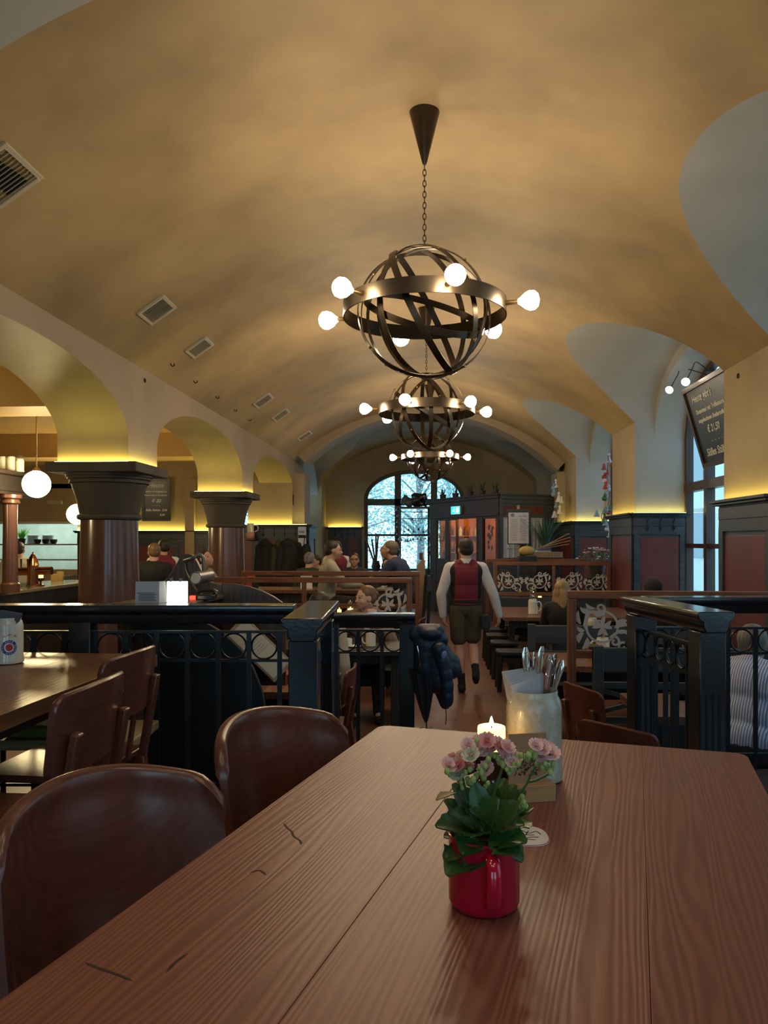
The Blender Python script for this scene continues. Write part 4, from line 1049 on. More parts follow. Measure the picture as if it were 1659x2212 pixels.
# ================================================================ railings of the raised floor
RAILB = mat('glossy_black_paint', (.010, .014, .020), .22, noise=(5, (.016, .022, .032)), bump=(60, .035), coat=.5)
RAILI = mat('satin_black_iron', (.020, .024, .030), .35, .3)
def cap_profile(w, h):
    return [(-w / 2, h), (w / 2, h), (w / 2 + .004, h - .012), (w / 2, h - .03), (w / 2 - .02, h - .045), (w / 2 - .022, h - .07), (w / 2 - .035, h - .09), (-w / 2 + .035, h - .09), (-w / 2 + .022, h - .07), (-w / 2 + .02, h - .045), (-w / 2, h - .03), (-w / 2 - .004, h - .012)]
def railing(name, label, a, c, ztop, zbot, sp=.145, ring=True, cap=True, capw=.13, zrail=None, posts=(), group='black iron railings', rz0=0):
    a, c = V((a[0], a[1], 0)), V((c[0], c[1], 0)); l = (c - a).length; x = (c - a) / l; y = V((-x.y, x.x, 0))
    t = bpy.data.objects.new(name, None); COL.objects.link(t); tag(t, label, 'railing', group); t.matrix_world = frame((a.x, a.y, 0), x, y, V((0, 0, 1)))
    if cap:
        M = frame((0, 0, ztop), V((0, 1, 0)), V((0, 0, 1)), V((1, 0, 0)))
        MB().prism([(p[0], p[1]) for p in cap_profile(capw, 0)], l, M).build('handrail', RAILB, t, bevel=.003)
    zr = zrail if zrail is not None else ztop - .145
    zb = zr - .135
    for z in (zr, zb): MB().box((l / 2, 0, z), (l, .022, .012)).build('rail', RAILI, t, smooth=0)
    MB().box((l / 2, 0, zbot + .1), (l, .022, .014)).build('rail', RAILI, t, smooth=0)
    n = int(l / sp)
    for i in range(n + 1):
        xx = (l - n * sp) / 2 + i * sp
        MB().box((xx, 0, (zr + zbot + .02) / 2), (.022, .012, zr - zbot - .02)).build('baluster', RAILI, t, smooth=0)
        if i < n and ring:
            r = .060
            MB().tube([(xx + sp / 2 + r * cos(u), 0, (zr + zb) / 2 + r * sin(u)) for u in [2 * pi * k / 32 for k in range(32)]], .006, 8, closed=True, flat=(1.2, .8)).build('ring', RAILI, t, smooth=50)
    for (xx, w, zt) in posts:
        MB().box((xx, 0, (zt + zbot) / 2), (w, w, zt - zbot)).build('post', RAILB, t, bevel=.004)
    return t
def post_cap(label, a, c, ztop, w, zbot, capw, endpost=True, fl=True):
    """thick capped parapet running from near point a to far point c with a fluted post at a and plain post at c"""
    a, c = V((a[0], a[1], 0)), V((c[0], c[1], 0)); l = (c - a).length; x = (c - a) / l; y = V((-x.y, x.x, 0))
    t = bpy.data.objects.new('stair_parapet', None); COL.objects.link(t); tag(t, label, 'railing'); t.matrix_world = frame((a.x, a.y, 0), x, y, V((0, 0, 1)))
    M = frame((-.03, 0, ztop), V((0, 1, 0)), V((0, 0, 1)), V((1, 0, 0)))
    MB().prism([(p[0], p[1]) for p in cap_profile(capw, 0)], l + .06, M).build('handrail', RAILB, t, bevel=.004)
    for xx in (.0 + w / 2, l - w / 2):
        b = MB().box((xx, 0, (ztop - .09 + zbot) / 2), (w, w, ztop - .09 - zbot)); 
        po = b.build('post', RAILB, t, bevel=.004)
        f = MB()
        for q in (-.028, 0, .028):
            f.box((xx - w / 2 - .001, q, ztop - .55), (.004, .010, .4)); 
        f.build('fluting', mat('groove_black', (.003, .004, .005), .6), po, smooth=0)
    zr = ztop - .165; zb = zr - .135
    for z in (zr, zb, zbot + .1): MB().box((l / 2, 0, z), (l - 2 * w, .022, .012)).build('rail', RAILI, t, smooth=0)
    n = 5; s = (l - 2 * w) / n
    for i in range(n):
        xx = w + s * (i + .5); r = .058
        MB().tube([(xx + min(r, s * .46) * cos(u), 0, (zr + zb) / 2 + r * sin(u)) for u in [2 * pi * k / 32 for k in range(32)]], .006, 8, closed=True, flat=(1.2, .8)).build('ring', RAILI, t, smooth=50)
        if i: MB().box((w + s * i, 0, (zr + zbot) / 2), (.012, .022, zr - zbot)).build('baluster', RAILI, t, smooth=0)
    return t
ZR = .95
La, Lb = cw(-2.45, 3.63), cw(-.42, 3.63)
railing('iron_railing', 'long black railing with iron rings behind the left table and lectern', La, Lb, ZR, 0, zrail=.82, posts=[((cw((180 - CX) / F * 3.63, 3.63) - La).length, .10, .87)])
post_cap('black capped stair parapet left of the steps, shining blue on top', cw(-.315, 2.99), cw(-.305, 3.83), ZR, .115, 0, .155)
Ma, Mb_ = cw(-.36, 4.72), cw(.19, 4.72)
railing('iron_railing', 'lower black railing left of the aisle with the navy jacket on its post', Ma, Mb_, .806, LOWZ, sp=.145, zrail=.70, capw=.11, posts=[(.50, .09, .74), (.04, .09, .74)])
post_cap('black capped stair parapet right of the steps with long moulded cap', cw(1.40, 3.27), cw(1.35, 4.10), ZR, .115, 0, .155)
Ra, Rb = cw(1.40, 4.13), cw(2.6, 4.15)
railing('iron_railing', 'black railing with iron rings at the right in front of the striped shirt', Ra, Rb, ZR, 0, sp=.15, zrail=.78)
# steps down to the hall
for i in range(2):
    b = MB(); z = LOWZ + (i + 1) * .157
    b.span((-.28, 3.05, LOWZ), (1.5, 3.05 + .33 * (2 - i), z)); struct(b.build('stair_step', PLATF, smooth=0, bevel=.008))
# ================================================================ glass partitions on bench backs
FROST = mat('frosted_white_ornament', (.50, .47, .47), .6, emit=None)
PGLASS = thin_glass('partition_glass', (.97, .97, .97), .8)
SK = [0]
def stroke(b, pts, w, M, z0=.0, th=.002):
    SK[0] = (SK[0] + 1) % 40; z0 = z0 + SK[0] * .00022
    pts = [V((p[0], p[1], 0)) for p in pts]; n = len(pts); L = []; R = []
    for i, p in enumerate(pts):
        t = (pts[min(i + 1, n - 1)] - pts[max(i - 1, 0)]).normalized(); nn = V((-t.y, t.x, 0)); ww = w(i / (n - 1)) / 2
        L.append(p + nn * ww); R.append(p - nn * ww)
    b.grid([[tuple(p + V((0, 0, z0))) for p in L], [tuple(p + V((0, 0, z0))) for p in R]], M)
    b.grid([[tuple(p + V((0, 0, z0 + th))) for p in L], [tuple(p + V((0, 0, z0 + th))) for p in R]], M)
def leaf2(b, a, c, w, bend, M):
    a, c = V((a[0], a[1], 0)), V((c[0], c[1], 0)); d = c - a; nn = V((-d.y, d.x, 0))
    pts = [a + d * u + nn * (bend * sin(pi * u)) for u in [k / 10 for k in range(11)]]
    stroke(b, pts, lambda u: max(.0004, w * sin(pi * min(1, u * .95 + .03)) ** .8), M)
def spiral(b, c, r0, r1, a0, a1, w0, w1, M, n=26):
    stroke(b, [(c[0] + (r0 + (r1 - r0) * k / n) * cos(rad(a0 + (a1 - a0) * k / n)), c[1] + (r0 + (r1 - r0) * k / n) * sin(rad(a0 + (a1 - a0) * k / n))) for k in range(n + 1)], lambda u: w0 + (w1 - w0) * u, M)
def floral(b, M):
    """flowing leaf scroll, about 1 wide x .75 high, origin bottom left"""
    spiral(b, (.40, .36), .25, .25, 160, 480, .035, .035, M, 40)
    spiral(b, (.37, .66), .09, .025, -120, 260, .045, .03, M)
    stroke(b, bez([(.16, .58), (.26, .60), (.33, .55), (.45, .57)], 6), lambda u: .03 + .03 * sin(pi * u), M)
    for a, c, w, bd in (((.06, .40), (.02, .62), .07, .15), ((.10, .38), (.16, .66), .07, -.1), ((.12, .30), (.0, .36), .07, .2), ((.10, .26), (.03, .10), .09, -.2), ((.16, .18), (.08, .0), .09, .2), ((.15, .30), (.12, .46), .06, 0),
                        ((.22, .62), (.05, .68), .07, .25), ((.28, .66), (.14, .74), .06, .2),
                        ((.40, .36), (.28, .50), .068, .1), ((.40, .36), (.44, .54), .068, .05), ((.40, .36), (.54, .46), .068, -.1), ((.40, .36), (.56, .33), .068, .1), ((.40, .36), (.49, .22), .068, -.1), ((.40, .36), (.33, .22), .068, .1), ((.40, .36), (.24, .34), .068, -.1),
                        ((.60, .34), (.82, .38), .09, .2), ((.62, .38), (.80, .46), .08, .15), ((.62, .30), (.80, .30), .07, -.1),
                        ((.84, .42), (.88, .55), .06, .1), ((.86, .42), (.95, .52), .07, 0), ((.88, .39), (1.0, .44), .07, 0), ((.88, .36), (1.0, .35), .07, 0), ((.86, .34), (.95, .26), .06, 0)):
        leaf2(b, a, c, w, bd, M)
    spiral(b, (.74, .16), .14, .14, 120, -60, .03, .035, M); spiral(b, (.72, .04), .075, .02, 60, 380, .04, .03, M)
    spiral(b, (.60, .12), .08, .02, 80, -260, .04, .03, M)
    stroke(b, bez([(.52, .18), (.62, .26), (.76, .27), (.86, .2)], 6), lambda u: .035, M)
def partition(label, x0, x1, Y, zt, zb, mull=(), orn=(), legs=True, fw=.055, yaw=0, group='wooden glass partitions on the bench backs'):
    t = thing('glass_partition', label, 'partition', (x0, Y, LOWZ), yaw, group); l = x1 - x0; h0 = zb - LOWZ; h1 = zt - LOWZ
    MB().span((0, -.03, h1 - fw), (l, .03, h1)).build('frame_rail', OAKX, t, bevel=.004)
    MB().span((fw, -.025, h0), (l - fw, .025, h0 + fw)).build('frame_rail', OAKX, t, bevel=.004)
    for x in [0, l - fw]: MB().span((x, -.03, 0 if legs else h0), (x + fw, .03, h1 - fw)).build('frame_post', OAKZ, t, bevel=.004)
    for m in mull: MB().span((m - x0 - .022, -.024, h0 + fw), (m - x0 + .022, .024, h1 - fw)).build('frame_post', OAKZ, t, bevel=.003)
    MB().span((fw - .01, -.003, h0 + fw - .01), (l - fw + .01, .003, h1 - fw + .01)).build('glass_pane', PGLASS, t, smooth=0)
    for (ox, oz, s, flip) in orn:
        b = MB(); xx = V((-s if flip else s, 0, 0)); M = frame((ox - x0, -.004, oz - LOWZ), xx, V((0, 0, s)), V((0, -1, 0)))
        floral(b, M); b.build('floral_ornament', FROST, t, smooth=0)
    return t
def bench(label, x0, x1, Y, face, hb=.99, group='black slatted benches', lattice=True):
    """face=-1: seat on the camera side of the back"""
    t = thing('slatted_bench', label, 'bench', (x0, Y, LOWZ), 0, group); l = x1 - x0; s = face
    MB().span((0, -.02, hb - .17), (l, .02, hb)).build('top_board', BLUEBLACK, t, bevel=.006)
    for x in (0, l - .07): MB().span((x, -.03, 0), (x + .07, .03, hb + .012)).build('end_post', BLUEBLACK, t, bevel=.005)
    b = MB()
    for z in (hb - .26, hb - .50, hb - .56): b.span((.07, -.014, z - .022), (l - .07, .014, z + .022))
    b.build('back_slat', BLUEBLACK, t, smooth=0)
    if lattice:
        b = MB(); n = max(1, int(l / .55)); w = (l - .14) / n
        for i in range(n):
            a = .07 + i * w
            for zz in ((hb - .30, hb - .44), (hb - .44, hb - .30)):
                b.bar((a, 0, zz[0]), (a + w, 0, zz[1]), .016, .03)
            b.prism([(-.03, 0), (.03, 0), (0, .04)], .012, T(a + w / 2, 0, hb - .37) @ RX(pi / 2))
        b.build('cross_slat', BLUEBLACK, t, smooth=0)
    MB().span((0, 0 if s > 0 else -.42, .42), (l, .42 if s > 0 else 0, .455)).build('seat', BLACKWOOD, t, bevel=.008)
    for x in (.04, l - .1): MB().span((x, s * .36 - .03, 0), (x + .06, s * .36 + .03, .42)).build('leg', BLACKWOOD, t, bevel=.004)
    MB().span((.05, s * .36 - .012, .32), (l - .05, s * .36 + .012, .41)).build('seat_apron', BLACKWOOD, t, smooth=0)
    return t
def Xat(px, Y): return WY(px, 1200, Y).x
# right-hand rows
yP3 = 5.45; x3 = Xat(1226, yP3)
partition('wooden glass partition with big white scroll behind the right stair parapet', x3, 2.84, yP3, .90, .43, mull=(), orn=[(x3 + .065, .495, .43, False), (2.75, .495, .43, True)])
bench('blue-black slatted bench below the large right glass partition', Xat(1276, yP3) , 2.8, yP3 - .07, -1, hb=.985)
yB2 = 7.25; bench('blue-black slatted bench behind the cutlery mug, right of the aisle', Xat(1140, yB2), 2.75, yB2, -1, hb=.93)
yP2 = 12.1; x2 = Xat(1066, yP2)
partition('wooden glass partition with four white scrolls beside the flowers', x2, 2.78, yP2, .92, .39, mull=(x2 + .93,), orn=[(x2 + .07, .47, .40, False), (x2 + .87, .47, .40, True), (x2 + 1.0, .47, .36, True) if False else (x2 + 1.36, .47, .40, True), (2.72, .47, .36, True)])
bench('slatted bench under the far right glass partition', x2 + .05, 2.75, yP2 - .08, -1, hb=.84)
partition('farthest right wooden partition, mostly behind the one with four scrolls', Xat(1050, 13.7), Xat(1268, 13.7), 13.7, .93, .45, mull=())
def hall_table(label, x0, x1, y0, y1, z=.285, group='hall dining tables', mm=None, zf=LOWZ):
    M = frame((x0, y1, zf), V((1, 0, 0)), V((0, -1, 0)), V((0, 0, 1)))
    return plank_table('dining_table', label, M, x1 - x0, y1 - y0, [(x1 - x0) / 2], z, mm or OAK2, th=.045, zfl=zf, leg=(.08, .08), inset=.1, group=group)
hall_table('reddish table of the striped shirt guest, in front of the slatted bench', Xat(1338, 4.95), 1.50, 4.30, 4.96)
hall_table('brown table holding the candle and card, behind the large scrolled partition', Xat(1143, 6.7), 2.7, 5.98, 6.72)
hall_table('brown table with the white mug beside the blond guest', Xat(1087, 9.9), 2.7, 9.75, 11.3)
bench('black bench at the aisle end where the blond guest sits', 1.35, 2.7, 8.75, 1, hb=.62, lattice=False)
def stool(label, x, y, group='dark aisle stools'):
    t = thing('bar_stool', label, 'stool', (x, y, LOWZ), 0, group)
    MB().prism(rrect(.34, .34, .04), .035, T(0, 0, .42)).build('seat', BLACKWOOD, t, bevel=.006)
    for i in (-1, 1):
        for j in (-1, 1): MB().bar((i * .13, j * .13, .42), (i * .15, j * .15, 0), .04, .04).build('leg', BLACKWOOD, t, bevel=.003)
    MB().box((0, 0, .36), (.26, .26, .05)).build('apron', BLACKWOOD, t, smooth=0)
    return t
LS = ['nearest', 'second', 'third', 'farthest']
for i, y in enumerate((8.95, 9.75, 10.5, 11.2)):
    stool('%s of the four dark wooden stools lined up along the aisle' % LS[i], .93, y)
# left-hand rows
yL = 8.0; xa, xb = Xat(455, yL), Xat(890, yL)
partition('nearer left wooden glass partition with white scroll behind the woman', xa, xb, yL, .865, .40, mull=(Xat(657, yL),), orn=[(xb - .065, .415, .46, True), (Xat(650, yL) - .02, .43, .30, True) if False else (Xat(540, yL), .43, .34, False)])
yL2 = 9.4; partition('farther left wooden glass partition in front of the hooded guest', Xat(523, yL2), Xat(907, yL2), yL2, .875, .42, mull=())
bench('dark bench below the nearer left glass partition', xa + .05, xb - .02, yL - .09, -1, hb=.80)
hall_table('dark table where the woman in beige sits, behind the low railing', Xat(600, 7.1), Xat(880, 7.1), 6.75, 7.42, mm=BLACKWOOD)
hall_table('brown table with menu cards behind the farther left partition', -2.55, -.45, 10.25, 11.0, z=.585, zf=LOWZ + .30)
b = MB(); b.span((-2.7, 9.62, LOWZ), (-.22, 12.9, LOWZ + .30)); struct(b.build('floor_dais', PLATF, smooth=0))
hall_table('small brown table with the red folder below the display case', Xat(560, 5.6), Xat(738, 5.6), 4.85, 5.6, mm=OAK2)
PALEW = wood('pale_oak_panel', (.27, .19, .11), (.36, .26, .16), rough=.5, axis='Z', scale=1.2)
t = thing('bench_end', 'tall pale oak bench end panel beside the aisle left of the waiter', 'panel', (Xat(910, 9.9), 9.9, LOWZ), rad(-6))
MB().prism([(-.05, 0), (.05, 0), (.05, 1.46), (.03, 1.50), (-.05, 1.40)], .04, RX(pi / 2)).build('panel', PALEW, t, bevel=.004)
MB().box((.0, -.02, 1.52), (.04, .05, .09)).build('red_block', mat('dark_red_block', (.12, .03, .03), .6), t)
MB().box((.0, .0, .03), (.14, .10, .06)).build('foot', PALEW, t)
t = thing('wooden_chair', 'black chair back and seat rail next to the pale bench end', 'chair', (Xat(884, 9.3), 9.75, LOWZ), rad(80))
MB().box((0, 0, .44), (.42, .42, .03)).build('seat', BLACKWOOD, t)
for i in (-1, 1):
    MB().bar((i * .18, -.18, .44), (i * .18, -.24, 1.3), .04, .035).build('back_post', BLACKWOOD, t)
    for j in (-1, 1): MB().box((i * .18, j * .18, .21), (.04, .04, .42)).build('leg', BLACKWOOD, t)
MB().box((0, -.235, 1.18), (.4, .02, .2)).build('backrest', BLACKWOOD, t)
# chair seat peeking out left of the waiter
place_plank('reddish chair pushed under the table at the aisle, left of the waiter', V((Xat(908, 8.5), 8.5, 0)), V((Xat(918, 8.9), 8.9, 0)), 1, LOWZ)
# ---- small things on the tables
def jar(label, loc, r, h, m, cat='jar', name='glass_jar', group=None):
    t = thing(name, label, cat, loc, 0, group)
    MB().lathe([(0, 0), (r * .9, 0), (r, h * .1), (r, h * .9), (r * .93, h), (r * .88, h), (r * .93, h * .88), (r * .9, h * .12), (0, h * .08)], 24).build('jar_body', m, t, smooth=50)
    return t
CLEAR = thin_glass('clear_glass', (.93, .95, .95), 1.0)
def bottle(label, loc, r, h, m, group=None, capm=None):
    t = thing('bottle', label, 'bottle', loc, 0, group)
    MB().lathe([(0, 0), (r, 0), (r, h * .5), (r * .9, h * .6), (r * .4, h * .75), (r * .36, h * .92), (r * .42, h * .93), (r * .42, h * .96), (0, h * .96)], 20).build('bottle_body', m, t, smooth=50)
    MB().cyl((0, 0, h * .93), (0, 0, h), r * .46).build('cap', capm or SILVER, t)
    return t
def card_block(label, loc, rz=0, s=1.0, group='wooden card blocks on tables'):
    t = thing('card_stand', label, 'sign', loc, rz, group)
    MB().box((0, 0, .01 * s), (.08 * s, .04 * s, .02 * s)).build('base', CARDW, t)
    c = MB().box((0, 0, .06 * s), (.075 * s, .008 * s, .1 * s)).build('card', CARDW, t)
    MB().box((0, -.0045 * s, .065 * s), (.05 * s, .001, .05 * s)).build('print', INK, c)
def holder_candle(label, p, s=1.0, kind='glass'):
    if kind == 'glass':
        jar('clear tumbler around ' + label, (p.x, p.y, p.z), .04 * s, .075 * s, CLEAR, 'glass', 'candle_glass', 'candle glasses')
        candle(label, (p.x, p.y, p.z + .008), .027 * s, .055 * s)
    else:
        t = thing('candle_holder', 'black footed holder under ' + label, 'candle holder', (p.x, p.y, p.z), 0, 'footed candle holders')
        MB().lathe([(0, 0), (.045 * s, 0), (.04 * s, .01 * s), (.012 * s, .02 * s), (.010 * s, .045 * s), (.035 * s, .06 * s), (.042 * s, .085 * s), (.036 * s, .085 * s), (.03 * s, .065 * s), (0, .062 * s)], 24).build('cup', GLAZE, t, smooth=50)
        candle(label, (p.x, p.y, p.z + .064 * s), .026 * s, .055 * s)
TBZ = .285
p = V((Xat(1151, 10.2), 10.2, TBZ)); stein('cutlery_mug', 'white mug with cutlery on the table in front of the four-scroll partition', p, 1.05, rad(0), CREAM, 'mugs on the hall tables')
for i in range(4):
    tp = p + V((-.04 + .03 * i, 0, .27 - .01 * (i % 2))); cutlery('%s cutlery handle in the white mug near the blond guest' % ['left tilted', 'second upright', 'third upright', 'right tilted'][i], tp, p + V((-.01 + .008 * i, 0, .1)) - tp, ('knife', 'fork')[i % 2], 'cutlery in the far white mug', rz=.4 * i)
card_block('small wooden card block right of the white mug by the blond guest', (Xat(1176, 10.1), 10.1, TBZ), 0, 1.1)
holder_candle('lit candle at the blond guest table, left of her hair', V((Xat(1187, 10.4), 10.4, TBZ)), 1.2)
holder_candle('lit candle seen through the four-scroll partition, left pane', V((Xat(1166, 12.9), 12.9, .30)), 1.1)
holder_candle('small lit candle glimmering at the top of the far right partition', V((Xat(1152, 13.2), 13.2, .30)), 1.0)
hall_table('far table with two candles behind the four-scroll partition', 1.2, 2.7, 12.55, 13.4)
holder_candle('lit candle on dark foot right of the large scroll ornament', V((Xat(1383, 6.2), 6.2, TBZ)), 1.15, 'foot')
p = V((Xat(1302, 6.35), 6.35, TBZ)); stein('cutlery_mug', 'pale mug with cutlery seen through the large scroll ornament', p, .95, rad(180), CREAM, 'mugs on the hall tables')
for i in range(3):
    tp = p + V((-.02 + .02 * i, 0, .27)); cutlery('%s handle in the mug behind the large scroll ornament' % ['left', 'middle', 'right'][i], tp, p + V((0, 0, .1)) - tp, ('knife', 'fork')[i % 2], 'cutlery behind the scroll')
card_block('wooden card block next to the pale mug behind the large scroll', (Xat(1280, 6.3), 6.3, TBZ), 0, 1.2)
jar('round wooden coaster jar under the scroll tail near the footed candle', (Xat(1345, 6.25), 6.25, TBZ), .05, .06, CARDB, 'jar', 'wooden_jar')
p = V((Xat(1355, 8.0), 8.0, .29)); 
t = thing('side_shelf', 'narrow dark ledge behind the second slatted bench carrying the candle jar', 'shelf', (1.2, 7.95, LOWZ))
MB().span((0, -.12, .735), (1.5, .12, .76)).build('board', BLACKWOOD, t); [MB().box((x, 0, .37), (.05, .2, .735)).build('leg', BLACKWOOD, t) for x in (.05, 1.45)]
jar('clear glass lantern jar with a candle on the dark ledge', p, .075, .13, CLEAR, 'glass', 'candle_glass')
candle('lit candle inside the clear lantern jar on the dark ledge', p + V((0, 0, .012)), .03, .07)
p = V((Xat(1318, 8.0), 8.0, .29)); stein('cutlery_mug', 'white mug with knives at the left of the lantern jar', p + V((-.18, 0, 0)), .9, 0, CREAM, 'mugs on the hall tables')
# woman's table
p = V((Xat(801, 7.0), 7.0, TBZ)); stein('cutlery_mug', 'white mug with napkin and cutlery in front of the woman in beige', p, .80, rad(200), CREAM, 'mugs on the hall tables')
tag(MB().box((0, 0, 0), (.05, .012, .09), RY(rad(8))).build('napkin', NAP, M=T(p.x - .03, p.y, p.z + .185)), 'grey napkin standing in the mug in front of the woman', 'napkin')
for i in range(2):
    tp = p + V((.05 + .02 * i, 0, .26)); cutlery('%s knife handle in the mug in front of the woman' % ['left', 'right'][i], tp, p + V((.01, 0, .1)) - tp, 'knife', 'cutlery before the woman')
bottle('small clear water bottle beside the glass in front of the woman', (Xat(742, 7.0), 7.0, TBZ), .032, .24, CLEAR)
jar('white coffee cup right of the small water bottle', (Xat(752, 6.95), 6.95, TBZ), .036, .08, mat('white_china', (.7, .7, .68), .2), 'cup', 'coffee_cup')
tag(MB().lathe([(0, 0), (.05, 0), (.075, .012), (.07, .012), (.05, .004), (0, .004)], 24).build('saucer', mat('white_china', (.7, .7, .68), .2), M=T(Xat(766, 6.95), 6.95, TBZ)), 'white saucer on the dark table beside the coffee cup', 'saucer')
holder_candle('lit candle shining left of the woman in beige', V((Xat(757, 8.75), 8.75, .40)), 1.2)
t = thing('side_shelf', 'narrow ledge between the two left partitions carrying candles and flowers', 'shelf', (Xat(640, 8.7), 8.75, LOWZ))
MB().span((0, -.16, .845), (1.3, .16, .87)).build('board', BLACKWOOD, t); [MB().box((x, 0, .42), (.05, .25, .845)).build('leg', BLACKWOOD, t) for x in (.05, 1.25)]
holder_candle('small lit candle above the white flowers behind the woman', V((Xat(733, 8.8), 8.8, .40)), .9)
# ---- lectern with lamp, display case and leaflet
LECT = wood('dark_lectern_wood', (.06, .038, .026), (.095, .062, .042), rough=.35, axis='Z')
def pxprof(pts, d, ox): return [((x - ox) / F * d, CAMZ - (y - CY) / F * d - LOWZ) for x, y in pts]
lo = cw((450 - CX) / F * 4.4, 4.4)
t = thing('lectern', 'dark curved reception lectern behind the black railing', 'lectern', (lo.x, lo.y, LOWZ), TH)
XZ = RX(pi / 2)
def panel(nm, pts, d, m, th=.035):
    MB().prism(pxprof(pts, d, 450), th, T(0, (d - 4.4) + th / 2, 0) @ XZ).build(nm, m, t, bevel=.006, smooth=30)
panel('back_panel', [(322, 1480), (322, 1262), (338, 1249), (352, 1226), (364, 1205), (372, 1198), (382, 1196), (392, 1199), (402, 1214), (414, 1240), (428, 1256), (452, 1263), (470, 1263), (470, 1480)], 4.72, LECT, .045)
panel('side_wing', [(462, 1480), (462, 1261), (490, 1261), (520, 1266), (550, 1276), (575, 1289), (592, 1301), (600, 1320), (600, 1480)], 4.62, LECT)
panel('front_panel', [(330, 1750), (330, 1336), (441, 1336), (470, 1347), (505, 1368), (540, 1402), (566, 1442), (585, 1490), (596, 1550), (600, 1620), (602, 1750)], 4.2, mat('black_lectern_paint', (.008, .010, .014), .45))
MB().prism([((x - 450) / F * 4.4, y) for x, y in ((286, -.48), (450, -.48), (470, .28), (330, .28))], .02, T(0, 0, .925 - LOWZ - .02)).build('desk_top', LECT, t, bevel=.004)
MB().span(((300 - 450) / F * 4.4, -.35, .0), ((322 - 450) / F * 4.4, .25, .9 - LOWZ)).build('side_panel', LECT, t)
GREYM = mat('grey_lamp_metal', (.16, .155, .15), .35, .5)
l0 = W(404, 1212, 4.66)
t = thing('desk_lamp', 'grey cylindrical lamp on a curved arm clamped to the lectern', 'lamp', l0, TH)
lp = lambda x, y, d=4.55: (T(*l0) @ RZ(TH)).inverted() @ W(x, y, d)
MB().tube(bez([lp(398, 1212, 4.66), lp(415, 1206), lp(430, 1199), lp(438, 1204), lp(440, 1222), lp(440, 1238)], 6), .011, 10).build('arm', GREYM, t, smooth=60)
MB().tube(bez([lp(398, 1212, 4.66), lp(402, 1235, 4.66), lp(418, 1265, 4.6), lp(440, 1288, 4.5)], 6), .006, 8).build('cable', GREYM, t, smooth=60)
sh = MB().cyl(lp(422, 1249, 4.40), lp(452, 1244, 4.62), .036, n=24).build('lamp_shade', GREYM, t, smooth=40)
MB().cyl(lp(421.5, 1249, 4.395), lp(423, 1249, 4.402), .030, n=24).build('lamp_rim', mat('pale_lamp_glass', (.55, .55, .5), .3), sh)
p = W(383, 1303, 4.05); p.z = .926
t = thing('light_box', 'small brightly lit white sign box on the lectern', 'lamp', p, TH)
MB().box((0, 0, .055), (.105, .03, .11)).build('panel', emis('lit_white_panel', (1, .93, .72), 3), t, bevel=.003)
for x in (-.03, .02): MB().box((x, 0, .118), (.012, .034, .018)).build('clip', SILVER, t)
p = W(325, 1303, 4.0); p.z = .926
t = thing('leaflet', 'folded white printed notice standing on the lectern', 'leaflet', p, TH)
LB = mat('white_paper', (.55, .58, .66), .8)
MB().span((-.08, -.002, 0), (.045, .002, .112)).build('page', LB, t, smooth=0, M=RX(rad(-6)))
MB().span((0, -.002, 0), (.045, .002, .112)).build('page', LB, t, smooth=0, M=T(.045, 0, 0) @ RZ(rad(50)) @ RX(rad(-6)))
q = MB()
for i in range(6): q.span((-.07 + (.008 if i else .0), -.0035, .05 - i * .0075), (.02 + (.01 if i % 2 else 0), -.003, .0525 - i * .0075))
q.build('printed_lines', INK, t, smooth=0, M=RX(rad(-6)))
p = W(446, 1300, 4.25); p.z = .926
t = thing('telephone', 'black telephone with curled cable on the lectern', 'telephone', p, TH)
MB().prism(rrect(.11, .08, .02), .025).build('base', mat('black_plastic', (.012, .012, .013), .3), t, bevel=.004)
MB().tube(bez([(-.055, .02, .035), (-.03, .02, .05), (.03, .02, .05), (.055, .02, .035)], 5), .012, 10).build('handset', mat('black_plastic', (.012, .012, .013), .3), t)
MB().tube([(.05 + .01 * cos(k * 1.2), -.02 + k * .0006, .03 + .01 * sin(k * 1.2)) for k in range(40)], .0025, 6).build('cable', mat('black_plastic', (.012, .012, .013), .3), t)
MB().box((-.075, 0, .01), (.03, .03, .02)).build('red_button', emis('red_light', (1, .06, .03), 1.5), t)
# display case leaning behind the rail
a = W(508, 1352, 4.5); c = W(612, 1452, 4.5); u = (c - a).normalized(); n = -FW * .9 + V((0, 0, .45)); n = (n - u * n.dot(u)).normalized(); v = n.cross(u)
t = bpy.data.objects.new('menu_display', None); COL.objects.link(t); tag(t, 'slanted white menu display case behind the ring railing', 'sign'); t.matrix_world = frame((a + c) / 2, u, v, n)
L = (c - a).length
MB().box((0, 0, -.05), (L, .15, .10)).build('case', mat('black_case', (.012, .013, .016), .4), t, bevel=.004)
MB().box((0, 0, .004), (L + .01, .16, .012)).build('rim', mat('tan_rim', (.40, .28, .17), .5), t, bevel=.003)
sc = MB().box((0, 0, .0115), (L - .03, .135, .003)).build('menu_sheet', mat('cream_paper', (.66, .60, .50), .7), t)
q = MB()
for i in range(9): q.box((-L * .3 + i * .017, .0, .0133), (.003, .06 + .03 * ((i * 7) % 3) / 2, .0006))
q.build('printed_lines', mat('grey_print', (.30, .28, .26), .8), sc, smooth=0)
p = W(598, 1458, 5.0); p.z = TBZ
tag(MB().box((0, 0, .03), (.16, .22, .06)).build('folder', mat('red_folder', (.30, .02, .03), .5), bevel=.004, M=T(Xat(605, 5.2), 5.25, TBZ) @ RZ(.2)), 'red folder lying on the small table below the display case', 'folder')
t = thing('paper_roll', 'white receipt roll lying beside the red folder', 'paper', (Xat(570, 5.15), 5.12, TBZ + .045))
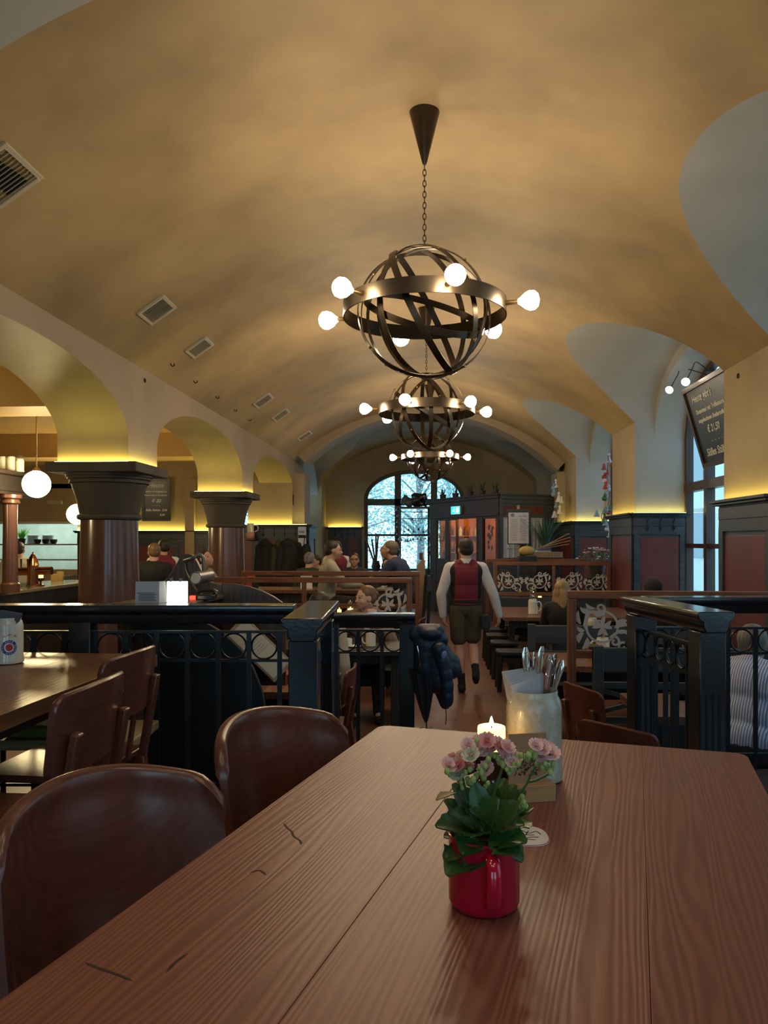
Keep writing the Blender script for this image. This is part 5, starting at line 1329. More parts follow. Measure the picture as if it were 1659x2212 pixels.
MB().cyl((-.05, 0, 0), (.05, 0, 0), .045, n=24).build('roll', PAPER, t, smooth=40); MB().cyl((-.052, 0, 0), (.052, 0, 0), .012, n=12).build('core', CARDB, t)
# ---- bar
COPPER = mat('polished_copper', (.62, .26, .11), .18, 1.0)
BARF = mat('dark_bar_front', (.016, .012, .010), .4, noise=(4, (.026, .018, .014)))
bx0, by0, by1 = -5.22, 3.5, 11.9
t = thing('bar_counter', 'long dark bar counter with pale worktop behind the first column', 'counter', (bx0, by0, LOWZ))
MB().span((-.7, 0, 0), (-.02, by1 - by0, 1.05)).build('body', BARF, t, bevel=.006)
MB().span((-.75, -.03, 1.05), (.03, by1 - by0 + .03, 1.095)).build('worktop', mat('brass_worktop', (.42, .36, .22), .18, .6), t, bevel=.006)
MB().span((-.0, 0, .86), (.012, by1 - by0, 1.05)).build('moulding', BLACKWOOD, t, bevel=.004)
BTOP = LOWZ + 1.096
def bar_at(px, py, dx=-.3):
    p = WX(px, py, bx0 + dx); return V((p.x, p.y, BTOP))
p = bar_at(71, 1262, -.2)
t = thing('beer_tap', 'copper beer tap tower with a horizontal barrel on the bar', 'beer tap', p, 0)
s_ = .9
MB().lathe([(0, 0), (.085, 0), (.085, .02), (.072, .03), (.072, .28), (.078, .285), (.075, .30), (.072, .31), (.066, .345), (.05, .38), (.045, .40), (.03, .42), (.026, .435), (.008, .45), (.012, .465), (0, .47)], 32).build('tower', COPPER, t, smooth=40)
v_ = RT
MB().cyl(v_ * -.30 + V((0, 0, .20)), v_ * .26 + V((0, 0, .215)), .055, n=28).build('barrel', COPPER, t, smooth=40)
MB().cyl(v_ * -.315 + V((0, 0, .2)), v_ * -.295 + V((0, 0, .2)), .06, n=28).build('end_cap', COPPER, t, smooth=40)
for i in range(3):
    tp = MB(); q = v_ * (-.25 + .09 * i) + V((0, 0, .255)); tp.cyl(q, q + V((0, 0, .10)), .008, .012, n=10); tp.ball(q + V((0, 0, .11)), .014, 10); tp.build('tap_handle', STEEL, t)
GL = thin_glass('bar_glass', (.85, .88, .88), 1.0)
for i in range(5):
    p = bar_at(22 + i * 10, 1266 - i * 1.2, -.14); jar('%s small glass in front of the copper tap' % ['leftmost', 'second', 'third', 'fourth', 'rightmost'][i], p, .03, .07, GL, 'glass', 'drinking_glass', 'glasses before the copper tap')
for i in range(6):
    p = bar_at(140 + i * 4.6, 1252, -.4); jar('%s glass of the row on the bar left of the column' % ['first', 'second', 'third', 'fourth', 'fifth', 'sixth'][i], p, .03, .08, GL, 'glass', 'drinking_glass', 'glasses on the bar beside the column')
p = bar_at(88, 1261, -.15); holder_candle('lit candle on the bar right of the copper tap', p, 1.3, 'foot')
for i in range(2):
    p = bar_at(118 + i * 12, 1252, -.55); tag(MB().prism(rrect(.09, .07, .01), .14 - .03 * (1 - i)).build('carton', mat('yellow_carton', (.62, .45, .18), .6), M=T(*p)), ['shorter yellow carton on the bar worktop', 'taller yellow carton on the bar worktop'][i], 'carton', 'cartons on the bar')
# canopy with steins and slim column
p = W(50, 1072, 9.6)
t = thing('bar_canopy', 'dark bar canopy carrying beer mugs, at the left edge', 'canopy', (p.x, p.y, p.z))
MB().span((-2.6, -1.5, .04), (0, .5, .24)).build('beam', BARF, t, bevel=.01); MB().span((-2.66, -1.56, .24), (.06, .56, .29)).build('cornice', BARF, t, bevel=.01); MB().span((-2.62, -1.52, 0), (.02, .52, .04)).build('moulding', BARF, t, bevel=.006)
c = V((W(22, 1100, 9.3).x - p.x, W(22, 1100, 9.3).y - p.y, 0)); hz = p.z - BTOP
MB().lathe([(.13, 0), (.13, -.04), (.10, -.06), (.115, -.10), (.085, -.12), (.08, -.3), (.09, -hz + .12), (.11, -hz + .1), (.11, -hz), (0, -hz)], 28, T(*c)).build('slim_column', MARBLE, t, smooth=40)
for i, px in enumerate((6, 24, 43)):
    q = W(px, 1022, 9.45); stein('beer_stein', ['cream beer stein at the far left on the bar canopy', 'middle cream beer stein on the bar canopy', 'lidded beer stein at the canopy corner'][i], (q.x, q.y, p.z + .29), 1.0 if i < 2 else .85, rad(200), CREAM, 'steins on the bar canopy', handle=True)
    q2 = MB().lathe([(0, .205), (.02, .2), (.05, .19), (.05, .185)], 24); tagp = q2.build('lid', GREYM, bpy.data.objects['beer_stein' + ('' if i == 0 else '.00%d' % i)])
# kitchen pass contents
pz = lambda px, py, Y: WY(px, py, Y)
yk = 16.9
t = thing('kitchen_shelf', 'steel gantry with two shelves inside the kitchen pass', 'shelf', (-9.4, yk, LOWZ))
SS = mat('brushed_steel', (.55, .58, .56), .3, .9)
for z in (.95, 1.28, 1.62): MB().span((-.8, -.22, z), (1.6, .22, z + .03)).build('shelf_board', SS, t)
for x in (-.75, 1.52): MB().box((x, 0, .95), (.05, .05, 1.9)).build('upright', SS, t)
lamp = thing('kitchen_light', 'bright strip light in the kitchen behind the pass', 'lamp', (-8.9, 17.5, 2.2))
MB().span((-1.1, -.09, -.03), (1.1, .09, .0)).build('tube', emis('kitchen_tube', (.86, 1.0, .92), 30), lamp); MB().span((-1.15, -.12, 0), (1.15, .12, .02)).build('fixture', SS, lamp)
zs2 = LOWZ + 1.65
for i, px in enumerate((71, 103)):
    x0 = WY(px, 1170, yk).x
    for j in range(10):
        d = MB().lathe([(0, 0), (.09, 0), (.14, .016), (.135, .018), (.09, .005), (0, .005)], 24).build('plate', mat('white_china', (.7, .7, .68), .2), M=T(x0, yk, zs2 + .001 + j * .0195)); tag(d, '%s plate from the bottom of the %s plate stack in the kitchen pass' % (['lowest', 'second', 'third', 'fourth', 'fifth', 'sixth', 'seventh', 'eighth', 'ninth', 'topmost'][j], ['left', 'right'][i]), 'plate', 'plates stacked in the kitchen pass')
DB = mat('black_bowl', (.015, .016, .018), .3)
for i, px in enumerate((81, 99, 116)):
    q = WY(px, 1180, yk - .16)
    tag(MB().lathe([(0, 0), (.05, 0), (.075, .05), (.08, .10), (.074, .10), (.045, .01), (0, .01)], 20).build('bowl', DB, M=T(q.x, yk - .16, zs2)), ['left dark bowl before the plate stacks', 'middle dark bowl before the plate stacks', 'right dark bowl before the plate stacks'][i], 'bowl', 'dark bowls in the kitchen pass')
# ================================================================ people
SKIN = mat('skin', (.46, .25, .175), .5, noise=(14, (.52, .29, .205)), sss=.1)
SKIN2 = mat('pale_skin', (.56, .34, .26), .5, noise=(14, (.62, .39, .30)))
EYE = mat('eye_dark', (.03, .02, .018), .3); LIP = mat('lips', (.42, .13, .11), .4); BROW = mat('eyebrow', (.16, .085, .05), .7)
BROWNH = mat('dark_brown_hair', (.014, .009, .006), .55, noise=(60, (.026, .017, .011), (1, 1, .15)))
BLONDH = mat('blond_hair', (.26, .15, .065), .45, noise=(60, (.42, .27, .13), (1, 1, .12)))
LBROWNH = mat('light_brown_hair', (.13, .070, .035), .45, noise=(60, (.20, .115, .06), (1, 1, .15)))
GREYH = mat('grey_hair', (.07, .065, .06), .55, noise=(70, (.20, .19, .18), (1, 1, .2)))
WSHIRT = mat('white_shirt', (.66, .66, .70), .8, noise=(5, (.60, .60, .64)), bump=(7, 1.0))
BURG = mat('burgundy_vest', (.155, .010, .030), .75, noise=(9, (.18, .014, .036)), bump=(14, .3))
BLACKC = mat('black_cloth', (.012, .012, .014), .85, bump=(12, .3))
OLIVE = mat('olive_leather', (.050, .045, .028), .7, noise=(6, (.075, .062, .04)), bump=(16, .4))
BEIGE = mat('beige_knit', (.20, .135, .088), .9, noise=(40, (.24, .165, .11)), bump=(90, .4))
HOOD = mat('sand_hoodie', (.34, .31, .25), .9, noise=(5, (.40, .37, .31)), bump=(12, .4))
NAVY = mat('navy_sweater', (.022, .030, .075), .85, bump=(40, .3))
GREYT = mat('grey_tshirt', (.20, .20, .18), .9, bump=(14, .3))
def stripe_mat():
    m, nt, p = base_mat('striped_shirt'); L = nt.links.new
    tc = _n(nt, 'ShaderNodeTexCoord'); w = _n(nt, 'ShaderNodeTexWave', wave_type='BANDS', bands_direction='X'); w.inputs['Scale'].default_value = 22; w.inputs['Distortion'].default_value = .6; w.inputs['Detail'].default_value = 1
    r = _n(nt, 'ShaderNodeValToRGB'); r.color_ramp.elements[0].position = .35; r.color_ramp.elements[0].color = (.16, .20, .36, 1); r.color_ramp.elements[1].position = .6; r.color_ramp.elements[1].color = (.50, .55, .68, 1)
    L(tc.outputs['Object'], w.inputs['Vector']); L(w.outputs['Fac'], r.inputs[0]); L(r.outputs[0], p.inputs['Base Color']); p.inputs['Roughness'].default_value = .85
    n = _n(nt, 'ShaderNodeTexNoise'); n.inputs['Scale'].default_value = 8; b = _n(nt, 'ShaderNodeBump'); b.inputs['Strength'].default_value = .5; b.inputs['Distance'].default_value = .03
    L(tc.outputs['Object'], n.inputs['Vector']); L(n.outputs['Fac'], b.inputs['Height']); L(b.outputs[0], p.inputs['Normal'])
    return m
STRIPE = stripe_mat()
def hand(b, wrist, d, nrm, s=1.0, curl=.5, thumb=1):
    """palm, four bent fingers of different length and a thumb; d = pointing direction, nrm = back of the hand"""
    wrist = V(wrist); d = V(d).normalized(); nrm = V(nrm); nrm = (nrm - d * nrm.dot(d)).normalized(); sd = d.cross(nrm)
    b.cap(wrist, wrist + d * .03 * s, .025 * s, .027 * s)
    for k in (-1.5, -.5, .5, 1.5):
        a = wrist + sd * (k * .017 * s) + d * .02 * s; c = wrist + sd * (k * .0195 * s) + d * .085 * s; b.cap(a, c, .0145 * s, .0115 * s)
        L = (.062, .074, .07, .055)[int(k + 1.5)] * s
        b1 = (d * cos(curl * .7) - nrm * sin(curl * .7)); b2 = (d * cos(curl * 1.7) - nrm * sin(curl * 1.7))
        m = c + b1 * (L * .5); e = m + b2 * (L * .5)
        b.cap(c, m, .0095 * s, .0088 * s); b.cap(m, e, .0088 * s, .0075 * s)
    a = wrist + sd * (-thumb * .022 * s) + d * .025 * s; m = a + (sd * -thumb * .6 + d * .75 - nrm * .2).normalized() * .045 * s; e = m + (sd * -thumb * .25 + d * .9 - nrm * .35).normalized() * .032 * s
    b.cap(a, m, .013 * s, .0105 * s); b.cap(m, e, .0105 * s, .0085 * s)
def head_shapes(b, c, R, s=1.0):
    M = T(*c) @ R @ Matrix.Scale(s * 1.06, 4)
    B = lambda p, r: b.ball(p, r, 18, M)
    B((0, -.012, .028), (.074, .094, .084)); B((0, .028, -.022), (.062, .066, .085)); B((0, .052, -.082), (.032, .028, .026))
    B((0, .040, .010), (.062, .050, .055)); B((-.036, .052, -.030), (.026, .03, .03)); B((.036, .052, -.030), (.026, .03, .03))
    b.cap(M @ V((0, .086, .006)), M @ V((0, .105, -.030)), .0085 * s, .0125 * s); B((0, .084, -.056), (.024, .010, .007)); B((0, .082, -.066), (.021, .010, .008))
    B((-.03, .080, .020), (.022, .010, .008)); B((.03, .080, .020), (.022, .010, .008))
    for q in (-1, 1): B((q * .074, -.004, -.008), (.010, .021, .032))
    return M
PEOPLE = []; DAIS = LOWZ + .30
def human(label, loc, rz, H=1.78, sit=None, lean=0, side=0, hyaw=0, hpitch=0, hroll=0, arms=None, legs=None, skin=None, top=None, sleeves='long', vest=None, pants=None, hair=BROWNH, hairkind='short', shoes=None, vox=.011, build=1.0, hands=True, shorts=False, headfwd=0, extra=None, collar=None):
    """faces local +Y. arms: ((elbow),(wrist),(hand dir),(back of hand)) for left (-x) and right (+x), as offsets from the shoulder"""
    skin = skin or SKIN; k = H / 1.78
    t = bpy.data.objects.new('person', None); COL.objects.link(t); PEOPLE.append(t); t.location = loc; t.rotation_euler = (0, 0, rz); tag(t, label, 'person')
    hz = (sit + .09) if sit is not None else .955 * k
    Rl = RX(-lean) @ RY(side); Pv = V((0, 0, hz)); up = lambda z, x=0, y=0: Pv + Rl @ V((x * k, y * k, z * k))
    w = build
    sh = [up(.435, -.172 * w), up(.435, .172 * w)]
    neck0 = up(.48, 0, -.01); hc = up(.645, 0, .03 + headfwd) + V((0, 0, 0))
    HR = Rl.to_3x3().to_4x4() @ RX(lean) @ RZ(hyaw) @ RX(-hpitch) @ RY(hroll)
    arms = arms or (((-.05, .0, -.29), (-.04, .08, -.54), (0, .1, -1), (-1, 0, 0)), ((.05, 0, -.29), (.04, .08, -.54), (0, .1, -1), (1, 0, 0)))
    if legs is None:
        legs = (((-.1, 0, .50 * k), (-.1, -.02, .085), (0, 1, 0)), ((.1, 0, .50 * k), (.1, -.02, .085), (0, 1, 0))) if sit is None else (((-.11, .43, sit + .05), (-.12, .42, .08), (0, 1, 0)), ((.11, .43, sit + .05), (.12, .42, .08), (0, 1, 0)))
    hip = [V((-.085, 0, hz - .02)), V((.085, 0, hz - .02))]
    def torso(b, g, lo=True, sl=True):
        TM_ = lambda z, y=0: T(*up(z, 0, y)) @ Rl
        if lo: b.ball((0, 0, 0), ((.165 * w + g), (.118 * w + g), .13 + g), 20, TM_(.02))
        b.ball((0, 0, 0), (.150 * w + g, .108 * w + g, .17 + g), 20, TM_(.18)); b.ball((0, 0, 0), (.168 * w + g, .118 * w + g, .16 + g), 20, TM_(.34)); 
        b.cap(up(.40, -.10 * w), up(.40, .10 * w), .085 + g); b.cap(up(.30, 0, -.02), up(.47, 0, -.015), .09 * w + g, .066 + g * .5)
        if sl:
            for q in (-1, 1): b.cap(up(.475, q * .03, -.01), up(.435, q * .165 * w), .05 + g, .052 + g)
        else:
            for q in (-1, 1): b.cap(up(.47, q * .05, -.01), up(.445, q * .10 * w), .052 + g, .05 + g)
    def arm(b, i, g, to=1.0):
        s = sh[i]; e = s + V(arms[i][0]) * k; wr = s + V(arms[i][1]) * k
        if to >= 1: b.cap(s, e, .056 * w + g, .043 + g); b.cap(e, e + (wr - e) * .35, .043 + g, .041 + g); b.cap(e + (wr - e) * .35, wr, .041 + g, .028 + g)
        else: b.cap(s, s + (e - s) * to, .056 * w + g, .052 + g)
    # body, one skin
    b = MB(); HM = head_shapes(b, hc, HR, k)
    b.cap(neck0, hc + HR @ V((0, -.02, -.06)), .064, .058)
    torso(b, 0)
    for i in (0, 1):
        arm(b, i, 0)
        wr = sh[i] + V(arms[i][1]) * k; a = arms[i]
        if hands: hand(b, wr, a[2], a[3], k, curl=a[4] if len(a) > 4 else .55, thumb=(-1 if i == 0 else 1) * (a[5] if len(a) > 5 else 1))
        else: b.ball(wr + V(a[2]).normalized() * .05, .035, 10)
        kn, an, fd = V(legs[i][0]), V(legs[i][1]), V(legs[i][2]).normalized()
        b.cap(hip[i], kn, .088 * w, .058); cm = kn + (an - kn) * .32; b.cap(kn, cm, .055, .060); b.cap(cm, an, .060, .036); b.cap(an, an + fd * .11 + V((0, 0, -.045)), .036, .03)
    inv = HM.inverted()
    def paint(c):
        q = inv @ V(c)
        if q.y > .05 and abs(abs(q.x) - .032) < .011 and abs(q.z - .005) < .0048: return 1
        if q.y > .05 and abs(abs(q.x) - .033) < .018 and abs(q.z - .027) < .004: return 3
        if q.y > .06 and abs(q.x) < .018 and abs(q.z + .061) < .0065: return 2
        return 0
    bo = blob(b, 'body', [skin, EYE, LIP, BROW], t, vox, 4, paint=paint)
    # hair
    if hair is not None:
        b = MB(); B = lambda p, r: b.ball(p, r, 20, HM)
        B((0, -.022, .040), (.081, .094, .084))
        if hairkind == 'short':
            B((0, -.05, .0), (.076, .062, .07)); cuts = [(HM @ V((0, .055, .062)), (HR @ V((0, 1, -.15)))), (HM @ V((0, -.03, -.040)), HR @ V((0, .75, -.65)))]
        elif hairkind == 'bun':
            B((0, -.05, .0), (.077, .062, .075)); B((0, -.118, .015), (.036, .034, .036)); B((0, -.115, .03), (.045, .028, .03)); cuts = [(HM @ V((0, .062, .055)), HR @ V((0, 1, -.35))), (HM @ V((0, -.02, -.05)), HR @ V((0, .7, -.7)))]
        elif hairkind == 'long':
            B((0, -.05, -.02), (.085, .066, .10)); cuts = [(HM @ V((0, .065, .05)), HR @ V((0, 1, -.1)))]
            for q in (-.05, -.02, .02, .05): b.cap(HM @ V((q, -.06, -.03)), HM @ V((q * 1.5, -.09, -.30)), .045, .03)
            for q in (-.075, .075): b.cap(HM @ V((q, -.01, .0)), HM @ V((q * 1.15, -.03, -.25)), .028, .02)
        elif hairkind == 'cap':
            B((0, -.02, .06), (.084, .10, .075)); B((0, -.03, .01), (.086, .095, .085)); cuts = [(HM @ V((0, 0, -.03)), HR @ V((0, .35, -1)))]
        blob(b, 'hair' if hairkind != 'cap' else 'beanie', hair, t, .008 if vox > .008 else vox, 4, cuts)
    if extra: extra(t, HM)
    # clothes
    if top is not None:
        b = MB(); torso(b, .016, lo=vest is None)
        for i in (0, 1): arm(b, i, .016 if sleeves == 'long' else .02, 1.0 if sleeves == 'long' else .6)
        cuts = [(sh[i] + V(arms[i][1]) * k * 1.0 - V(arms[i][2]).normalized() * .0, V(arms[i][2]).normalized()) for i in ()]
        blob(b, 'shirt', top, t, vox, 5, cuts)
    if collar is not None:
        M = T(*up(.515, 0, .0)) @ Rl
        MB().lathe([(.085, -.03), (.080, .0), (.072, .026), (.066, .03), (.066, -.02)], 24, M, sy=1.05).build('collar', collar, t, smooth=50)
    if vest is not None:
        b = MB(); torso(b, .026, lo=True, sl=False)
        blob(b, 'vest', vest if isinstance(vest, list) else [vest], t, vox, 5, [(up(.035), (0, 0, -1))] , paint=(lambda c: 1 if abs(c[0]) > .125 * w else 0) if isinstance(vest, list) else None)
    if pants is not None:
        b = MB(); b.ball((0, 0, hz + .0), (.172 * w, .125 * w, .13), 18)
        for i in (0, 1):
            kn, an = V(legs[i][0]), V(legs[i][1])
            if shorts:
                e = hip[i] + (kn - hip[i]) * .76; b.cap(hip[i], e, .108 * w, .096)
            else:
                b.cap(hip[i], kn, .105 * w, .072); b.cap(kn, an, .072, .055)
        cuts = []
        if shorts: cuts = []
        blob(b, 'shorts' if shorts else 'trousers', pants, t, vox, 5, cuts)
    for i in (0, 1):
        an, fd = V(legs[i][1]), V(legs[i][2]).normalized(); kn = V(legs[i][0])
        if shoes is not None:
            b = MB(); hl = an + V((0, 0, -.045)); b.cap(hl - fd * .035, hl + fd * .05, .044, .043); b.cap(hl + fd * .05, hl + fd * .16 + V((0, 0, -.012)) * 0, .043, .033)
            b.cap(an, an + V((0, 0, -.03)), .046, .044)
            o = blob(b, 'shoe', shoes, t, .009, 4, [])
            if shorts:
                q = MB(); ax = (an - kn).normalized(); q.cap(an - ax * .14, an, .047, .043); blob(q, 'sock', BLACKC, t, .009, 3, [(an - ax * .145, -ax)])
    return t
def at_floor(px, Y, z=LOWZ): p = WY(px, 1300, Y); return V((p.x, p.y, z))
def earring(t, HM): MB().ball(HM @ V((.082, -.002, -.052)), .011, 10).build('earring', SILVER, t); MB().ball(HM @ V((-.082, -.002, -.052)), .011, 10).build('earring', SILVER, t)
def glasses(t, HM):
    b = MB()
    for q in (-1, 1): b.tube([HM @ V((q * .031 + .022 * cos(a), .098, .006 + .017 * sin(a))) for a in [2 * pi * k / 16 for k in range(16)]], .0028, 6, closed=True); b.tube([HM @ V((q * .053, .096, .010)), HM @ V((q * .078, .0, .010))], .0028, 6)
    b.tube([HM @ V((-.009, .10, .01)), HM @ V((.009, .10, .01))], .0028, 6); b.build('glasses', BLACKC, t)
def hood(t, HM):
    b = MB(); b.ball((0, -.085, -.175), (.12, .06, .06), 18, HM); b.ball((0, -.04, -.16), (.105, .075, .045), 18, HM); blob(b, 'hood', HOOD, t, .011, 4)
# walking waiter
wl = at_floor(1006, 8.8)
wt = human('waiter seen from behind walking up the aisle in burgundy vest and leather shorts', wl, rad(2), H=1.80, hyaw=rad(10), vox=.008, build=1.03, skin=SKIN2,
      arms=(((-.10, -.02, -.29), (-.075, .02, -.53), (.12, .1, -1), (-1, -.3, .0), .6, 1), ((.13, -.02, -.29), (.20, .03, -.53), (.02, .1, -1), (.9, -.5, .1), .6, 1)),
      legs=(((-.075, .02, .51), (-.045, -.01, .085), (-.05, 1, 0)), ((.085, .06, .53), (.10, -.16, .24), (.1, .95, -.5))),
      top=WSHIRT, vest=[BURG, BLACKC], pants=OLIVE, shorts=True, shoes=BLACKC, collar=WSHIRT)
MB().box((.0, -.150, 1.04), (.26, .012, .028)).build('vest_strap', BLACKC, wt, bevel=.004)
MB().prism(rrect(.10, .17, .03), .05, T(.215, -.06, .80) @ RX(pi / 2) @ RZ(.1)).build('belt_pouch', mat('black_leather', (.015, .018, .022), .4), wt, bevel=.01)
MB().box((.16, -.125, .84), (.03, .012, .16), RY(rad(-8))).build('pouch_strap', mat('black_leather', (.015, .018, .022), .4), wt, bevel=.003)
# woman in beige, face towards the left, hand at her chin
wm = at_floor(789, 7.72)
wo = human('woman in beige sweater with hair in a bun looking left, hand at her chin', wm, pi + rad(6), H=1.72, sit=.45, lean=rad(8), hyaw=rad(-62), hpitch=rad(2), vox=.0065, skin=SKIN2, top=BEIGE, pants=BLACKC, shoes=BLACKC, hair=LBROWNH, hairkind='bun', extra=earring,
      arms=(((-.10, .16, -.24), (.10, .26, .02), (.2, -.45, .75), (-.2, .9, .3), 1.2, 1), ((.12, .14, -.26), (.10, .36, -.20), (-.5, 1, 0), (0, 0, 1), .7, 1)))
# man with his back to us, left of her
human('man with short brown hair and pale hoodie seen from behind, left of the woman', at_floor(690, 6.55), rad(-12), H=1.76, sit=.43, top=HOOD, pants=BLACKC, hair=BROWNH, vox=.011, hyaw=rad(-10), shoes=BLACKC, hands=True)
human('seated guest whose dark hair shows above the lectern wing', at_floor(547, 7.3), pi - rad(30), H=1.66, sit=.42, lean=rad(18), top=BLACKC, pants=BLACKC, hair=BROWNH, vox=.012, hyaw=rad(-25), hands=True)
# far left table group
arm_t = (((-.08, .14, -.22), (.02, .36, -.24), (.3, 1, 0), (0, 0, 1)), ((.08, .14, -.22), (-.02, .36, -.24), (-.3, 1, 0), (0, 0, 1)))
human('young man with short dark hair in sand coloured hoodie turned to the right', at_floor(704, 9.85, DAIS), rad(-72), H=1.80, sit=.56, lean=rad(6), hyaw=rad(-8), top=HOOD, pants=BLACKC, arms=arm_t, vox=.011, extra=hood)
human('waiter in burgundy vest and white shirt turned away behind the hooded man', at_floor(727, 13.2), rad(5), H=1.78, lean=rad(8), top=WSHIRT, vest=BURG, pants=BLACKC, shoes=BLACKC, vox=.012, hpitch=rad(15))
human('man with glasses and dark jacket facing us at the far table', at_floor(765, 12.6, DAIS), pi + rad(8), H=1.74, sit=.38, top=mat('dark_jacket', (.02, .022, .03), .8), pants=BLACKC, arms=arm_t, vox=.011, hpitch=rad(-5), extra=glasses)
human('older man in navy sweater with grey-brown hair bending over his plate', at_floor(880, 9.9, DAIS), rad(72), H=1.82, sit=.60, lean=rad(20), hyaw=rad(8), hpitch=rad(-12), top=NAVY, pants=BLACKC, arms=arm_t, extra=glasses, hair=mat('grey_brown_hair', (.10, .07, .05), .5, noise=(60, (.16, .12, .09))), vox=.011, build=1.12)
human('woman with long dark hair half hidden behind the man in navy', at_floor(838, 12.4, DAIS), pi - rad(15), H=1.62, sit=.36, top=BLACKC, pants=BLACKC, hair=BROWNH, hairkind='long', arms=arm_t, skin=SKIN2, vox=.011)
human('guest with grey hair and dark green jacket seen from behind by the coats', at_floor(668, 11.6, DAIS), rad(-15), H=1.70, sit=.42, top=mat('dark_green_jacket', (.015, .035, .025), .7), pants=BLACKC, hair=GREYH, vox=.012)
human('guest in red top behind the grey-haired guest in green', at_floor(684, 12.6, DAIS), pi - rad(40), H=1.66, sit=.38, top=mat('red_top', (.22, .02, .025), .8), pants=BLACKC, vox=.012, arms=arm_t)
# aisle group
human('person in black jacket with brown hair seen from behind, left of the second column', at_floor(332, 10.2), rad(12), H=1.74, top=BLACKC, pants=BLACKC, shoes=BLACKC, hair=LBROWNH, vox=.011, hyaw=rad(20), build=1.05)
human('waiter in burgundy vest standing behind the person in black', at_floor(353, 11.4), rad(20), H=1.80, top=WSHIRT, vest=BURG, pants=BLACKC, shoes=BLACKC, vox=.012, hyaw=rad(20))
human('man in grey t-shirt with dark hair looking down, right of the lamp arm', at_floor(420, 9.6), rad(-110), H=1.68, lean=rad(14), hyaw=rad(-10), hpitch=rad(-22), top=GREYT, sleeves='short', pants=BLACKC, shoes=BLACKC, vox=.011, arms=arm_t)
human('bartender in white shirt with dark braces behind the bar', WX(8, 1300, -6.25) * V((1, 1, 0)).length * 0 + V((WX(8, 1300, -6.25).x, WX(8, 1300, -6.25).y, LOWZ)) if False else V((-6.25, 11.35, LOWZ)), rad(35), H=1.76, top=mat('cream_shirt', (.50, .45, .36), .85, bump=(9, .4)), pants=BLACKC, shoes=BLACKC, vox=.012, hyaw=rad(-20), build=1.1)
# right
human('guest with long blond hair and black top seen from behind at the right', at_floor(1216, 8.95), rad(-20), H=1.70, sit=.44, top=BLACKC, pants=BLACKC, hair=BLONDH, hairkind='long', hyaw=rad(-30), vox=.010, arms=arm_t)
human('guest wearing a dark beanie behind the large glass partition', at_floor(1410, 7.75), rad(8), H=1.80, sit=.47, top=BLACKC, pants=BLACKC, hair=mat('charcoal_knit', (.018, .020, .026), .9, bump=(60, .4)), hairkind='cap', vox=.010, arms=arm_t, hpitch=rad(-10))
human('grey-haired guest in blue striped shirt leaning forward behind the right railing', at_floor(1592, 4.62) , rad(-38), H=1.80, sit=.44, lean=rad(28), hpitch=rad(-25), top=STRIPE, pants=mat('dark_trousers', (.02, .022, .03), .8), shoes=BLACKC, hair=GREYH, vox=.009, arms=arm_t, build=1.2)
st = thing('bar_stool', 'dark wooden stool under the striped shirt guest', 'stool', at_floor(1592, 4.62))
MB().prism(rrect(.36, .36, .05), .035, T(0, 0, .40)).build('seat', BLACKWOOD, st, bevel=.006)
for i in (-1, 1):
    for j in (-1, 1): MB().bar((i * .13, j * .13, .40), (i * .16, j * .16, 0), .04, .04).build('leg', BLACKWOOD, st)

for i, lab in ((2, 'hidden stool under the man with the pale hoodie seen from behind'), (3, 'stool under the guest whose hair shows above the lectern'), (4, 'stool under the young man in the sand hoodie'), (6, 'stool under the man with glasses at the far table'), (7, 'stool under the older man in navy'), (8, 'stool under the long haired woman behind the navy man'), (9, 'stool under the grey-haired guest in green'), (10, 'stool under the guest in red top'), (16, 'stool under the guest with the beanie')):
    o = PEOPLE[i]; st = stool(lab, o.location.x, o.location.y, 'stools of the seated guests'); st.location.z = o.location.z
# ================================================================ corner porch with glazed doors
PORCH = wood('brown_porch_wood', (.034, .019, .012), (.058, .034, .021), rough=.55, axis='X', spec=.2)
PORCHB = wood('blue_lit_porch_wood', (.045, .055, .070), (.07, .085, .105), rough=.45, axis='X')  # porch wood of the side face with blue daylight put into its colour
WARMIN = mat('warm_porch_inside', (.55, .19, .025), .6)
ETCH = thin_glass('etched_glass', (.80, .78, .72), .2); PGL = thin_glass('porch_glass', (.97, .95, .9), .2)
pA, pB, pC = V((0.0, 19.0, 0)), V((1.46, 16.42, 0)), V((2.72, 17.1, 0)); PZ = 2.257
pt = thing('entrance_porch', 'dark wooden entrance porch with glazed doors under the exit sign', 'porch', (0, 0, 0))
uAB = (pB - pA).normalized(); nAB = V((uAB.y, -uAB.x, 0)); nAB = nAB if nAB.y < 0 else -nAB
MAB = frame((pA.x, pA.y, 0), uAB, -nAB, V((0, 0, 1))); LAB = (pB - pA).length
uBC = (pC - pB).normalized(); nBC = V((uBC.y, -uBC.x, 0)); nBC = nBC if nBC.y < 0 else -nBC
MBC = frame((pB.x, pB.y, 0), uBC, -nBC, V((0, 0, 1))); LBC = (pC - pB).length
def on_pl(px, py, M):
    o = V((0, 0, CAMZ)); d = W(px, py, 1) - o; n = M.col[1].to_3d(); p0 = M.col[3].to_3d(); k = (p0 - o).dot(n) / d.dot(n)
    q = M.inverted() @ (o + d * k); return q.x, q.z
def add(nm, b, m, par=None, bev=.004): return b.build(nm, m, par or pt, bevel=bev, smooth=30)
